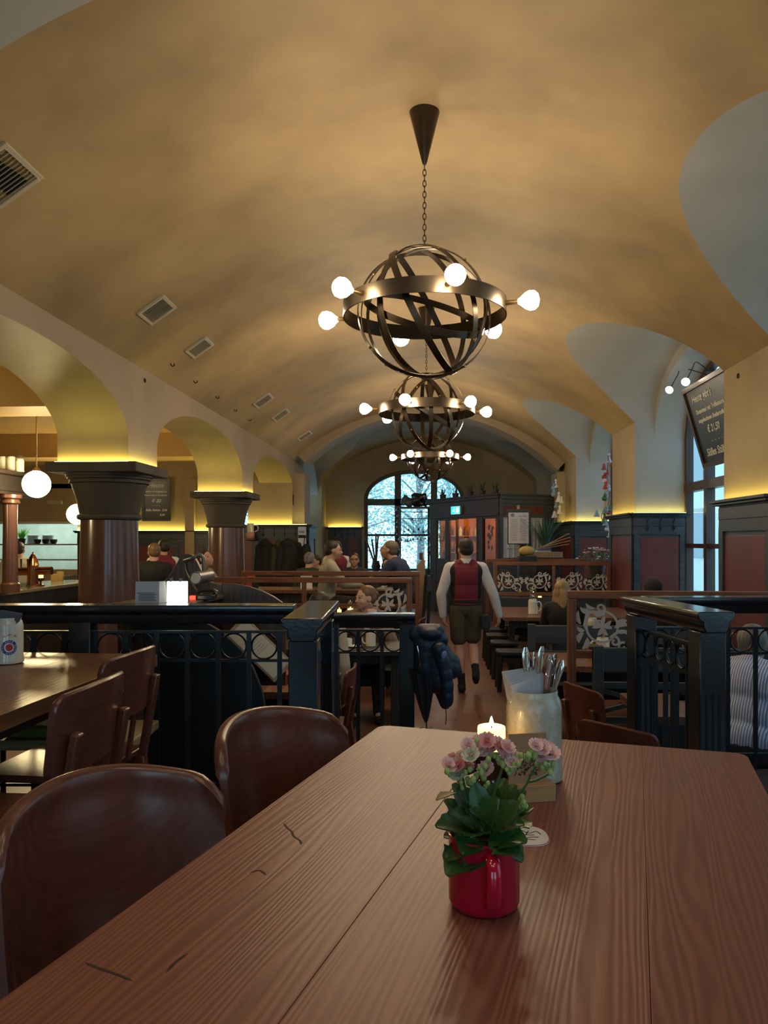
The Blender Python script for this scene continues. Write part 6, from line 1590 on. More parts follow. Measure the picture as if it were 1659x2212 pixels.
# front AB
s = lambda px, py=1160: on_pl(px, py, MAB)[0]
zz = lambda px, py: on_pl(px, py, MAB)[1]
b = MB(); b.span((-.08, -.10, PZ - .04), (LAB + .06, .06, PZ), MAB); b.span((-.05, -.07, PZ - .10), (LAB + .03, .05, PZ - .04), MAB); b.span((0, -.03, PZ - .42), (LAB, .05, PZ - .10), MAB); add('cornice', b, PORCH)
b = MB(); b.span((-.02, -.05, PZ - .47), (LAB, .05, PZ - .42), MAB); add('moulding', b, PORCH)
zc = PZ - .47; xl0, xl1 = s(943), s(963); xr0, xr1 = s(1044), s(1074); d0, d1 = s(988), s(1031)
for a, c in ((0, xl0), (xl1, s(970)), (s(1034), xr0), (xr1, LAB)): add('stile', MB().span((a, -.02, LOWZ), (c, .05, zc), MAB), PORCH)
zl0, zl1 = zz(950, 1206), zz(950, 1125)
for a, c in ((xl0, xl1), (xr0, xr1)):
    b = MB(); b.span((a, -.01, LOWZ), (c, .05, zl0), MAB); add('lower_panel', b, PORCH); add('upper_panel', MB().span((a, -.01, zl1), (c, .05, zc), MAB), PORCH); add('raised_panel', MB().span((a + .05, -.03, LOWZ + .15), (c - .05, -.012, zl0 - .15), MAB), PORCH)
for a, c in ((xl0, xl1), (xr0, xr1)): add('etched_pane', MB().span((a, .015, zl0), (c, .022, zl1), MAB), ETCH, bev=0)
# etched figures on the panes
for a, c, k in ((xl0, xl1, 0), (xr0, xr1, 1)):
    b = MB(); m_ = (a + c) / 2; rr = random.Random(k)
    for i in range(16):
        u = rr.uniform(-.09, .09); z = zl0 + (zl1 - zl0) * (.3 + .55 * rr.random())
        b.ball((m_ + u, .01, z), (rr.uniform(.02, .05), .004, rr.uniform(.03, .07)), 8, MAB)
    add('etched_figure', b, mat(('warm_etching', 'dark_etching')[k], ((.45, .25, .10), (.06, .05, .05))[k], .6), bev=0)
# door leaf ajar region: frame bars and glass
b = MB(); st_ = .07
b.span((s(970), -.02, LOWZ), (s(970) + .03, .04, zc), MAB); b.span((d0 - st_ * .4, -.03, LOWZ), (d0 + .0, .03, zc), MAB); b.span((d1, -.03, LOWZ), (s(1034), .03, zc), MAB)
b.span((d0, -.03, LOWZ), (d1, .03, zl0 - .05), MAB); b.span((d0, -.03, zl1 + .02), (d1, .03, zc), MAB)
add('door_frame', b, PORCH)
add('door_glass', MB().span((d0, .0, zl0 - .05), (d1, .006, zl1 + .02), MAB), PGL, bev=0)
add('sidelight_glass', MB().span((s(970) + .03, .0, LOWZ + .6), (d0 - .02, .006, zl1), MAB), PGL, bev=0)
b = MB(); b.span((s(970) + .03, -.01, LOWZ), (d0 - .02, .03, LOWZ + .6), MAB); b.span((s(970) + .03, -.01, zl1), (d0 - .02, .03, zc), MAB); b.span((s(970) + .03, -.01, zl0 - .12), (d0 - .02, .03, zl0 - .05), MAB); add('sidelight_panel', b, PORCH)
h = MB().cyl(MAB @ V((d0 + .03, -.05, .62)), MAB @ V((d0 + .03, -.05, .95)), .012); add('door_handle', h, BRASS)
# warm inside
b = MB(); dpt = 1.15
b.span((.35, dpt, LOWZ), (LAB - .2, dpt + .04, PZ), MAB); b.span((.35, .06, LOWZ), (.40, dpt, PZ), MAB); b.span((LAB - .25, .06, LOWZ), (LAB - .2, dpt, PZ), MAB); add('inner_wall', b, WARMIN)
b = MB()
for z in (.55, .95, 1.35): b.span((.40, .12, z), (.64, dpt, z + .025), MAB)
add('inner_shelf', b, CARDW)
add('inner_lamp', MB().ball((LAB * .52, .45, 1.85), .07, 16, MAB), emis('porch_bulb', (1, .62, .22), 150))
add('roof_panel', MB().prism([(pA.x, pA.y), (pB.x, pB.y), (pC.x, pC.y), (3.4, 17.9), (3.4, 20.5), (0.2, 20.5)], .03, z0=PZ - .06), PORCH, bev=0)
add('rear_panel', MB().span((0, 19.0, LOWZ), (.05, 20.5, PZ - .06)), PORCH, bev=0)
# side BC
s2 = lambda px, py=1160: on_pl(px, py, MBC)[0]
z2 = lambda px, py: on_pl(px, py, MBC)[1]
b = MB(); b.span((-.02, -.10, PZ - .04), (LBC + .2, .06, PZ), MBC); b.span((0, -.07, PZ - .12), (LBC + .2, .05, PZ - .04), MBC); b.span((0, -.045, PZ - .22), (LBC + .2, .05, PZ - .12), MBC); b.span((0, -.03, PZ - .46), (LBC + .2, .04, PZ - .22), MBC); add('cornice', b, PORCHB)
b = MB(); b.span((s2(1086), -.036, PZ - .43), (s2(1124), -.02, PZ - .27), MBC); b.span((s2(1128), -.036, PZ - .43), (s2(1172), -.02, PZ - .27), MBC); add('red_panel', b, REDPANEL, bev=0)
wz0, wz1 = z2(1110, 1205), z2(1110, 1118)
b = MB(); b.span((0, -.02, LOWZ), (LBC + .2, .04, wz0), MBC); b.span((0, -.02, wz1), (LBC + .2, .04, PZ - .46), MBC)
for a, c in ((0, s2(1086)), (s2(1122), s2(1146)), (s2(1170), LBC + .2)): b.span((a, -.02, wz0), (c, .04, wz1), MBC)
add('stile', b, PORCHB)
for a, c in ((s2(1086), s2(1122)), (s2(1146), s2(1170))):
    add('lattice_pane', MB().span((a, .01, wz0), (c, .016, wz1), MBC), mat('milky_glass', (.50, .52, .60), .35), bev=0)
    b = MB(); n = 3
    for i in range(n + 1): b.span((a + (c - a) * i / n - .012, -.012, wz0), (a + (c - a) * i / n + .012, .01, wz1), MBC)
    for i in range(5): z = wz0 + (wz1 - wz0) * i / 4; b.span((a, -.012, z - .012), (c, .01, z + .012), MBC)
    add('white_lattice', b, mat('white_lattice_paint', (.55, .58, .64), .6), bev=0)
# shelf goods inside the porch
GOODS = [mat('amber_goods', (.45, .2, .05), .3), mat('white_goods', (.7, .66, .58), .4), mat('brown_goods', (.16, .07, .03), .4)]
ORD = ['leftmost', 'second', 'third', 'fourth', 'fifth', 'rightmost']
for r_, z in enumerate((.576, .976, 1.376)):
    for i in range(6):
        p = MAB @ V((.53, .22 + i * .155, z)); bottle('%s %s bottle on the %s shelf inside the lit porch' % (ORD[i], ['amber', 'white', 'brown'][(i + r_) % 3], ['lower', 'middle', 'upper'][r_]), p, .045, .24, GOODS[(i + r_) % 3], 'bottles inside the porch')
# exit sign
x0, z0 = on_pl(983, 1110, MAB); x1, z1 = on_pl(1001, 1095, MAB)
es = thing('exit_sign', 'lit green and white running man exit sign on the porch', 'sign', (0, 0, 0))
GRN = emis('exit_green', (.0, .55, .32), 2.2); WTE = emis('exit_white', (.75, 1, .9), 2.6)
MB().span((x0 - .02, -.10, z0 - .02), (x1 + .02, -.04, z1 + .02), MAB).build('case', SS, es)
g_ = MB().span((x0, -.106, z0), (x1, -.10, z1), MAB).build('panel', GRN, es, smooth=0)
w_, h_ = x1 - x0, z1 - z0
b = MB(); b.span((x0 + w_ * .62, -.109, z0 + h_ * .12), (x0 + w_ * .92, -.106, z0 + h_ * .9), MAB)
b.build('door_symbol', WTE, g_, smooth=0)
b = MB(); q = lambda u, v: MAB @ V((x0 + w_ * u, -.109, z0 + h_ * v))
b.ball(q(.40, .80), h_ * .07, 10)
for a, c in (((.38, .70), (.34, .42)), ((.34, .42), (.46, .28)), ((.46, .28), (.43, .10)), ((.34, .42), (.24, .30)), ((.24, .30), (.12, .28)), ((.38, .66), (.52, .56)), ((.38, .66), (.25, .58)), ((.25, .58), (.22, .46))):
    b.tube([q(*a), q(*c)], h_ * .05, 6, flat=(1, .4))
b.build('running_man', WTE, g_)
# ---- plants and boxes on top of things
DGREEN = mat('dark_grass_leaf', (.022, .05, .018), .5, noise=(8, (.04, .085, .03)))
BGREEN = mat('fresh_grass_leaf', (.05, .16, .045), .5, noise=(8, (.09, .24, .07)))
POTM = mat('dark_plant_pot', (.03, .028, .028), .5)
def grass_plant(label, loc, h, n, spread, m, pot=(.08, .12), seed=1, group=None, potm=None, wd=.008):
    t = thing('potted_plant', label, 'plant', loc, 0, group); r = random.Random(seed)
    MB().lathe([(0, 0), (pot[0] * .75, 0), (pot[0], pot[1]), (pot[0] * .9, pot[1]), (pot[0] * .85, pot[1] * .8), (0, pot[1] * .8)], 20).build('pot', potm or POTM, t, smooth=40)
    b = MB()
    for i in range(n):
        a = r.uniform(0, 2 * pi); L = h * r.uniform(.55, 1); o = spread * r.uniform(.1, 1); dr = r.uniform(0, .35)
        pts = [V((cos(a) * (pot[0] * .4 + o * u ** 1.6), sin(a) * (pot[0] * .4 + o * u ** 1.6), pot[1] * .8 + L * (u - dr * u ** 3))) for u in (0, .25, .5, .75, 1)]
        sd = V((-sin(a), cos(a), 0)); rows = [[tuple(p - sd * wd * (1 - u * .9)), tuple(p + V((0, 0, wd * .25))), tuple(p + sd * wd * (1 - u * .9))] for p, u in zip(pts, (0, .25, .5, .75, 1))]
        b.grid(rows)
    b.build('leaves', m, t, smooth=60)
    return t
PL = ['first', 'second', 'third', 'fourth', 'last']
for i, (px, dd) in enumerate(((949, .1), (976, .12), (1007, .1), (1033, .1), (1061, .08))):
    x, _ = on_pl(px, 1066, MAB); p = MAB @ V((x, .10, PZ))
    grass_plant('%s dark potted plant from the left on top of the porch' % PL[i], p, .30, 26, .13, DGREEN, (.085, .11), i, 'plants on the porch roof')
WZ0 = YB - .5
fr = thing('display_frame', 'dark rack in front of the end window hung with small bells', 'rack', (Xat(861, 21.0), 21.0, LOWZ))
fx = Xat(926, 21.0) - Xat(861, 21.0); ztop_ = WY(890, 1099, 21).z - LOWZ; zb1, zb2 = WY(890, 1106, 21).z - LOWZ, WY(890, 1120, 21).z - LOWZ
MB().span((-.06, -.2, ztop_), (fx + .06, .2, ztop_ + .05)).build('top_shelf', DARKFRAME, fr, bevel=.004)
for x in (0, fx): MB().box((x, 0, ztop_ / 2), (.06, .06, ztop_)).build('upright', DARKFRAME, fr)
for z in (zb1, zb2): MB().box((fx / 2, 0, z), (fx, .02, .02)).build('rod', DARKFRAME, fr)
MB().box((fx / 2, 0, .1), (fx, .3, .05)).build('foot_board', DARKFRAME, fr)
for i, (px, py) in enumerate(((873, 1149), (883, 1145), (893, 1149), (904, 1144), (914, 1150), (890, 1123))):
    p = WY(px, py, 20.97); top = LOWZ + zb2
    t = thing('hanging_bell', ['leftmost small dark bell', 'second small dark bell from the left', 'middle small dark bell', 'fourth small dark bell', 'rightmost small dark bell', 'single dark bell above the row'][i] + ' hanging in the end window', 'bell', p, 0, 'bells in the end window')
    MB().lathe([(0, .05), (.012, .045), (.018, .02), (.034, -.01), (.034, -.015), (0, -.012)], 12).build('bell', GLAZE, t)
    zt_ = (top if i < 5 else LOWZ + zb1) - p.z
    MB().cyl((0, 0, .045), (0, 0, max(.06, zt_)), .004, n=6).build('string', STEEL, t)
BAG = mat('crumpled_black_foil', (.012, .013, .016), .22, bump=(9, .9))
def lump(name, label, cat, p, sz, seed, m, group=None, rot=0):
    r = random.Random(seed); b = MB()
    bm = b.bm; bmesh.ops.create_icosphere(bm, subdivisions=3, radius=1)
    for v in bm.verts:
        k = max(abs(v.co.x), abs(v.co.y), abs(v.co.z)); c = v.co / k * .75 + v.co * .25
        n = 1 + .12 * sin(c.x * 5 + seed) * cos(c.z * 6 + seed * 2) + r.uniform(-.05, .05)
        v.co = V((c.x * sz[0] * n, c.y * sz[1] * n, max(-sz[2], c.z * sz[2] * n)))
    return tag(b.build(name, m, M=T(*p) @ RY(rot), smooth=25), label, cat, group)
p = WY(906, 1090, 21); lump('wrapped_box', 'crumpled black wrapped parcel on the window rack, taller right one', 'parcel', (p.x, 21, LOWZ + ztop_ + .05 + .19), (.21, .17, .19), 3, BAG)
p = WY(880, 1092, 21); lump('wrapped_box', 'tilted grey wrapped parcel on the window rack, left one', 'parcel', (p.x, 21, LOWZ + ztop_ + .05 + .15), (.17, .15, .13), 8, mat('grey_wrap', (.13, .11, .11), .35, bump=(8, .6)), rot=rad(28))
# garlands of small white and coloured ornaments beside windows
ORNM = [mat('white_ornament', (.72, .74, .78), .4), mat('red_ornament', (.40, .05, .04), .4), mat('green_ornament', (.05, .16, .05), .5), mat('blue_ornament', (.20, .35, .50), .4), mat('tan_ornament', (.45, .30, .17), .5), mat('lilac_ornament', (.55, .48, .62), .5)]
def garland(label, pts, n, r, seed, group=None, kinds=(0, 1, 2, 3, 4, 5)):
    """string of little toy ornaments"""
    t = thing('ornament_garland', label, 'garland', pts[0], 0, group); rr = random.Random(seed); c = bez([V(p) - V(pts[0]) for p in pts], 20)
    MB().tube(c, .006, 6).build('string', STEEL, t)
    for i in range(n):
        p = c[int((len(c) - 1) * (i + .5) / n)] + V((rr.uniform(-r, r), rr.uniform(-r, r), 0)); s_ = r * rr.uniform(.7, 1.2); m = ORNM[kinds[rr.randrange(len(kinds))]]
        b = MB(); k = rr.randrange(3)
        if k == 0:   # little bird
            b.ball(p, (s_ * .55, s_ * .8, s_ * .5), 10); b.ball(p + V((0, -s_ * .6, s_ * .55)), s_ * .34, 8); b.cap(p + V((0, s_ * .6, 0)), p + V((0, s_ * 1.3, s_ * .3)), s_ * .2, s_ * .05, 8); b.cap(p + V((0, -s_ * .9, s_ * .55)), p + V((0, -s_ * 1.15, s_ * .5)), s_ * .08, .001, 6)
        elif k == 1:  # little bell
            b.lathe([(0, s_ * .9), (s_ * .25, s_ * .8), (s_ * .4, s_ * .1), (s_ * .7, -s_ * .6), (0, -s_ * .55)], 12, T(*p))
        else:         # doll with skirt
            b.lathe([(0, s_ * .5), (s_ * .2, s_ * .45), (s_ * .3, 0), (s_ * .7, -s_ * .9), (0, -s_ * .85)], 12, T(*p)); b.ball(p + V((0, 0, s_ * .75)), s_ * .32, 8)
        b.build('ornament', m, t, smooth=50)
    return t
garland('white lilac garland of ornaments down the left upright of the window rack', [WY(859, 1098, 20.85), WY(858, 1140, 20.85), WY(861, 1170, 20.85), WY(858, 1230, 20.85)], 11, .05, 1, kinds=(0, 5, 0, 4))
garland('white lilac garland of ornaments down the right upright of the window rack', [WY(927, 1100, 20.85), WY(928, 1150, 20.85), WY(929, 1175, 20.85), WY(928, 1200, 20.85)], 9, .05, 2, kinds=(0, 5, 0, 1))
garland('garland of tan and white ornaments across the window rack', [WY(861, 1165, 20.8), WY(880, 1168, 20.8), WY(900, 1165, 20.8), WY(926, 1164, 20.8)], 9, .05, 4, kinds=(0, 4, 5))
garland('tall garland of toy birds and dolls in the niche behind the hook pier', [WY(1314, 985, 14.2), WY(1312, 1030, 14.2), WY(1316, 1070, 14.2), WY(1308, 1115, 14.2)], 13, .085, 5)
garland('lower garland of white geese ornaments beside the hook pier', [WY(1306, 1098, 13.4), WY(1299, 1118, 13.4), WY(1312, 1135, 13.4), WY(1313, 1160, 13.4)], 7, .085, 6, kinds=(0, 0, 3, 2))
garland('garland of blue and white ornaments in the farthest right niche', [WX(1203, 1042, 2.6), WX(1205, 1065, 2.6), WX(1206, 1085, 2.6), WX(1205, 1120, 2.6)], 9, .09, 7, kinds=(0, 3, 2, 5, 3))
# ---- menu easel, crate, plants, flowers at the right
e0 = WY(1120, 1205, 14.9)
t = thing('menu_easel', 'wooden easel with a large printed menu sheet in front of the porch', 'sign', (e0.x, 14.9, LOWZ), rad(-3))
zt = WY(1120, 1105, 14.9).z - LOWZ; zb_ = WY(1120, 1176, 14.9).z - LOWZ; w = (Xat(1144, 14.9) - Xat(1096, 14.9))
MB().box((0, .04, (zt + .12) / 2), (.05, .03, zt + .12)).build('pole', PALEW, t); MB().box((0, 0, (zt + zb_) / 2), (w, .03, zt - zb_)).build('board', BLACKWOOD, t, bevel=.004)
MB().box((0, 0, zt + .02), (w * 1.05, .07, .05)).build('top_bar', BLACKWOOD, t)
for x in (-.2, .2): MB().bar((0, .04, .35), (x, -.15 + .3 * (x > 0), 0), .04, .04).build('foot', PALEW, t)
sh = MB().box((0, -.018, (zt + zb_) / 2 + .0), (w * .9, .004, (zt - zb_) * .94)).build('menu_sheet', mat('lilac_white_paper', (.52, .52, .62), .8), t, smooth=0)
b = MB(); rr = random.Random(9)
for i in range(15):
    z = zb_ + (zt - zb_) * (.12 + .68 * i / 15); l = w * rr.uniform(.25, .36)
    for sx in (-1, 1): b.box((sx * w * .21, -.0205, z), (l, .001, .008))
b.ball((-w * .27, -.021, zt - .07), (.04, .002, .035), 10); b.box((w * .2, -.0205, zt - .09), (.16, .001, .012))
b.build('printed_lines', mat('grey_ink', (.20, .20, .24), .8), sh, smooth=0)
cr = WY(1175, 1205, 14.0)
t = thing('wooden_crate', 'pale wooden crate with books below the grass plant', 'crate', (cr.x, 14.0, LOWZ), rad(5))
hz = WY(1175, 1204, 14).z - LOWZ
MB().box((0, 0, hz / 2), (.56, .4, hz)).build('plinth', BLACKWOOD, t)
for y in (-.19, .19): MB().box((0, y, hz + .05), (.58, .02, .1)).build('side_board', PALEW, t)
for x in (-.28, .28): MB().box((x, 0, hz + .05), (.02, .38, .1)).build('end_board', PALEW, t)
CZ = LOWZ + hz
for i in range(3): tag(MB().box((0, 0, .0), (.26 - .02 * i, .2, .04)).build('book', mat(('grey_book', 'white_book', 'blue_grey_book')[i], ((.2, .2, .22), (.5, .5, .52), (.12, .15, .2))[i], .6), bevel=.003, M=T(cr.x - .02, 13.95, CZ + .06 + .042 * i) @ RZ(.1 * i)), ['bottom grey book in the pale crate', 'middle white book in the pale crate', 'top blue-grey book in the pale crate'][i], 'book', 'books in the crate')
for i in range(4): tag(MB().bar((-.3, 0, 0), (.3, .05, .1 + .04 * i), .05, .012).build('slat_wood', PALEW, M=T(cr.x + .1 + .03 * i, 13.8 + .04 * i, CZ + .14 + .02 * i) @ RZ(-.3 - .25 * i)), ['lowest loose slat leaning on the crate', 'second loose slat leaning on the crate', 'third loose slat leaning on the crate', 'topmost loose slat leaning on the crate'][i], 'slat', 'loose slats on the crate')
grass_plant('bushy blue-green grass plant with arching leaves by the menu easel', (Xat(1178, 14.6), 14.6, CZ + .02), .75, 120, .50, mat('blue_green_leaf', (.03, .10, .07), .5, noise=(8, (.06, .16, .11))), (.12, .16), 21, wd=.012)
b0 = thing('plinth_box', 'dark box under the bushy grass plant', 'box', (Xat(1178, 14.6), 14.6, LOWZ)); MB().box((0, 0, (hz + .02) / 2), (.36, .36, hz + .02)).build('body', BLACKWOOD, b0); MB().box((0, 0, hz + .015), (.38, .38, .02)).build('lid', BLACKWOOD, b0)
p = WY(1138, 1190, 13.45)
t = thing('pumpkin', 'pale yellow pumpkin beside the menu easel', 'pumpkin', (p.x, 13.45, p.z - .09))
b = MB(); rows = []
for i in range(11):
    a = -pi / 2 + pi * i / 10; rows.append([(.13 * cos(a) * (1 + .06 * cos(8 * u)) * cos(u), .13 * cos(a) * (1 + .06 * cos(8 * u)) * sin(u), .09 + .085 * sin(a)) for u in [2 * pi * k / 40 for k in range(40)]])
b.grid(rows, close=True); b.build('fruit', mat('yellow_pumpkin_skin', (.50, .36, .10), .4), t, smooth=60); MB().cyl((0, 0, .16), (.02, 0, .21), .018, .012).build('stalk', STEM, t)
t = thing('plinth_box', 'dark stand below the yellow pumpkin', 'box', (p.x, 13.45, LOWZ)); MB().box((0, 0, (p.z - .09 - LOWZ) / 2), (.3, .3, p.z - .09 - LOWZ - .004)).build('body', BLACKWOOD, t); MB().box((0, 0, .03), (.34, .34, .06)).build('plinth', BLACKWOOD, t)
# flowers by the pier
p = WY(1290, 1215, 12.9)
t = thing('flower_pot', 'white and pink potted flowers behind the four-scroll partition', 'plant', (p.x, 12.9, p.z - .25))
MB().lathe([(0, 0), (.09, 0), (.13, .2), (.12, .2), (.08, .02), (0, .02)], 20).build('pot', POTM, t, smooth=40)
rr = random.Random(12); b = MB()
for i in range(90):
    a, el = rr.uniform(0, 2 * pi), rr.uniform(.05, 1.3); R = rr.uniform(.12, .34); c = V((cos(a) * cos(el) * R, sin(a) * cos(el) * R, .24 + sin(el) * R * .75))
    leaf_mb(b, c, c + V((rr.uniform(-.06, .06), rr.uniform(-.06, .06), rr.uniform(-.02, .07))), .016, n=4)
b.build('foliage', BGREEN, t, smooth=60)
for i in range(40):
    a, el = rr.uniform(0, 2 * pi), rr.uniform(.2, 1.4); R = rr.uniform(.28, .36); c = V((cos(a) * cos(el) * R, sin(a) * cos(el) * R * .8, .25 + sin(el) * R * .75)); b = MB(); k = rr.uniform(.016, .028)
    for j in range(5): u = 2 * pi * j / 5; b.ball(c + V((cos(u) * k * .6, sin(u) * k * .6 - .003, rr.uniform(-.2, .2) * k)), (k * .55, k * .55, k * .35), 8)
    b.build('blossom', (ORNM[0], ORNM[0], mat('pink_blossom', (.62, .12, .20), .5))[i % 3], t)
t = thing('plinth_box', 'dark stand below the white and pink flowers', 'box', (p.x, 12.9, LOWZ)); hh = p.z - .25 - LOWZ; MB().box((0, 0, hh / 2), (.3, .3, hh - .004)).build('body', BLACKWOOD, t); MB().box((0, 0, .03), (.34, .34, .06)).build('plinth', BLACKWOOD, t)
# ---- end window sill: sticks in a vase, grasses, brass bowl
p = WY(812, 1225, 20.2)
t = thing('stick_vase', 'vase of thick bare sticks and fir in front of the end window', 'vase', (p.x, 20.2, .45))
MB().lathe([(0, 0), (.08, 0), (.12, .12), (.09, .24), (.10, .27), (.09, .27), (.08, .2), (0, .05)], 20).build('vase', POTM, t, smooth=40)
for i, (px, py) in enumerate(((787, 1155), (812, 1153), (817, 1154), (803, 1165))):
    q = WY(px, py, 20.2); MB().tube([V((0, 0, .1)), V((q.x - p.x, 0, q.z - .45)) * .6 + V((0, 0, .05)), V((q.x - p.x, 0, q.z - .45))], .022, 8).build('stick', mat('bark', (.09, .06, .05), .8), t)
b = MB(); rr = random.Random(4)
for i in range(70):
    a = rr.uniform(0, 2 * pi); R = rr.uniform(.1, .3); c = V((cos(a) * R, sin(a) * R * .5, .35 + rr.uniform(0, .45))); leaf_mb(b, c, c + V((cos(a) * .1, sin(a) * .05, rr.uniform(-.03, .09))), .012, n=3)
b.build('fir_sprays', DGREEN, t, smooth=60)
grass_plant('fresh green grass in a pot on the end window ledge', (Xat(831, 20.3), 20.3, .45), .62, 60, .2, BGREEN, (.09, .14), 31, wd=.009)
grass_plant('green leafy plant right of the pale bench end near the porch', (Xat(915, 19.5), 19.6, .0), .7, 60, .2, BGREEN, (.1, .16), 33, wd=.014)
led_ = thing('window_ledge', 'dark ledge below the end window carrying plants', 'shelf', (-1.95, 20.25, LOWZ)); MB().span((0, -.2, .88), (1.85, .2, .92)).build('board', BLACKWOOD, led_); [MB().box((x, 0, .44), (.06, .3, .88)).build('leg', BLACKWOOD, led_) for x in (.1, 1.75)]
t = thing('plinth_box', 'dark low stand under the leafy plant by the porch', 'box', (Xat(915, 19.5), 19.6, LOWZ)); MB().box((0, 0, .233), (.3, .3, .466)).build('body', BLACKWOOD, t); MB().box((0, 0, .03), (.34, .34, .06)).build('plinth', BLACKWOOD, t)
p = V((Xat(800, 10.6), 10.6, .585)); t = thing('brass_bowl', 'shiny golden domed warmer on the far left table', 'dish', p)
MB().lathe([(.0, 0), (.09, 0), (.095, .02), (.09, .03), (.085, .08), (.06, .13), (.02, .155), (.012, .17), (0, .175)], 28).build('dome', mat('golden_metal', (.75, .48, .16), .15, 1.0), t, smooth=50); MB().ball((0, 0, .185), .015, 10).build('knob', BRASS, t)
stein('cutlery_mug', 'white mug at the navy sweater man on the far left table', (Xat(823, 10.5), 10.5, .585), .9, rad(20), CREAM, 'mugs on the hall tables')
jar('small red plant pot on the far left table left of the navy man', (Xat(815, 10.8), 10.8, .585), .045, .10, mat('red_pot', (.35, .02, .03), .4), 'plant pot', 'flower_pot')
t = thing('menu_card', 'white folded menu standing at the left end of the far table', 'menu', (Xat(662, 10.5), 10.5, .587), rad(10)); MB().box((0, 0, .115), (.16, .006, .23), RX(rad(-12))).build('page', PAPER, t, smooth=0); MB().box((0, .05, .115), (.16, .006, .23), RX(rad(12))).build('page', PAPER, t, smooth=0)
t = thing('menu_holder', 'red card holder with cutlery pot behind the second column', 'holder', (Xat(542, 10.6), 10.6, .585)); MB().box((0, 0, .10), (.11, .03, .2)).build('card', mat('red_card', (.42, .05, .04), .5), t, smooth=0); MB().cyl((.07, -.05, 0), (.07, -.05, .12), .045).build('pot', STEEL, t)
t = thing('wall_stein', 'grey mug with pink figure hanging beside the coats', 'mug', (Xat(541, 16.2), 16.2, 1.30)); MB().lathe([(0, .0), (.08, 0), (.09, .1), (.075, .13), (.075, .32), (0, .32)], 20).build('mug_body', CREAM, t, smooth=40); MB().ball((0, -.03, .06), (.10, .08, .09), 14).build('pink_figure', mat('pink_glaze', (.55, .26, .20), .4), t); MB().tube(bez([(.07, 0, .28), (.15, 0, .27), (.16, 0, .18), (.09, 0, .14)], 5), .012, 8).build('handle', CREAM, t); 
t['label'] = 'grey mug with pink figure on a small bracket beside the coats'; MB().span((-.12, -.1, -.03), (.12, .28, -.002)).build('bracket', BLACKWOOD, t)
# ---- coats on the hooks
COATM = [mat('black_coat', (.010, .011, .013), .85, bump=(7, .6)), mat('camouflage_coat', (.03, .035, .02), .85, noise=(7, (.055, .06, .035)), bump=(7, .5)), mat('charcoal_coat', (.014, .015, .018), .8, bump=(7, .6))]
def coat(label, px, py, Y, w, l, m, sleeves=True, hood=True, seed=0, name='coat', group='coats on the hooks'):
    p = WY(px, py, Y); b = MB(); r = random.Random(seed)
    b.cap((0, 0, -.03), (0, -.03, -.12), .045, w * .26); b.cap((-w * .2, -.02, -.14), (-w * .26, -.02, -l + .1), w * .2, w * .27); b.cap((w * .2, -.02, -.14), (w * .26, -.02, -l + .1), w * .2, w * .27); b.cap((0, -.05, -.2), (0, -.06, -l + .08), w * .22, w * .3)
    for i in range(4):
        x = r.uniform(-.35, .35) * w; b.cap((x * .6, -w * .25, -.25), (x * 1.3, -w * .30, -l + .06), .022, .04)
    if hood: b.ball((0, -.07, -.10), (w * .33, .08, .10), 14)
    if sleeves:
        for q in (-1, 1): b.cap((q * w * .36, -.04, -.17), (q * w * .5, -.06, -l * .72), .07, .055)
    t = bpy.data.objects.new(name, None); COL.objects.link(t); t.location = p; tag(t, label, 'coat', group)
    blob(b, 'cloth', m, t, .014, 3, [((0, 0, -l), (0, 0, -1)), ((0, .05, 0), (0, 1, 0))])
    MB().tube([(0.01 * cos(a), 0, .012 + .02 * sin(a)) for a in [2 * pi * k / 12 for k in range(12)]], .004, 6, closed=True).build('hanging_loop', STEEL, t)
    return t
YH = yA - .12
coat('long black coat hanging leftmost on the hooks', 572, 1165, YH, .34, 1.0, COATM[0], seed=1)
coat('camouflage green jacket between the two dark coats', 602, 1168, YH - .02, .24, .95, COATM[1], seed=2)
coat('bulky charcoal coat hanging third on the hooks', 622, 1164, YH - .06, .42, 1.05, COATM[2], seed=3)
coat('black coat hanging rightmost on the hooks beside the poster', 647, 1168, YH - .03, .30, 1.05, COATM[0], seed=4)
t = thing('poster', 'white and blue poster on the end of the coat wall', 'poster', (Xat(655, 16.2) - .02, 16.18, 0)); z0, z1 = WY(655, 1180, 16.2).z, WY(655, 1138, 16.2).z
MB().span((-.085, -.004, z0), (.085, 0, z1)).build('sheet', mat('pale_blue_paper', (.50, .58, .72), .7), t, smooth=0); b = MB()
b.span((-.08, -.006, z0 + (z1 - z0) * .42), (.08, -.004, z0 + (z1 - z0) * .58)); 
for i in range(4): b.span((-.06 + .03 * i, -.006, z0 + (z1 - z0) * .68), (-.045 + .03 * i, -.004, z0 + (z1 - z0) * .8))
b.build('print', INK, t, smooth=0)
b = MB(); p = WY(661, 1168, 15.9)
t = thing('shoulder_bag', 'black cloth bag hanging in front of the blue poster', 'bag', (p.x, 15.95, p.z)); b.cap((0, 0, -.15), (0, 0, -.42), .09, .15); b.ball((0, 0, -.42), (.16, .08, .14), 14); blob(b, 'bag_body', COATM[0], t, .014, 3); MB().tube(bez([(-.06, 0, -.12), (-.03, 0, .06), (.03, 0, .06), (.06, 0, -.12)], 5), .01, 6).build('strap', COATM[0], t)
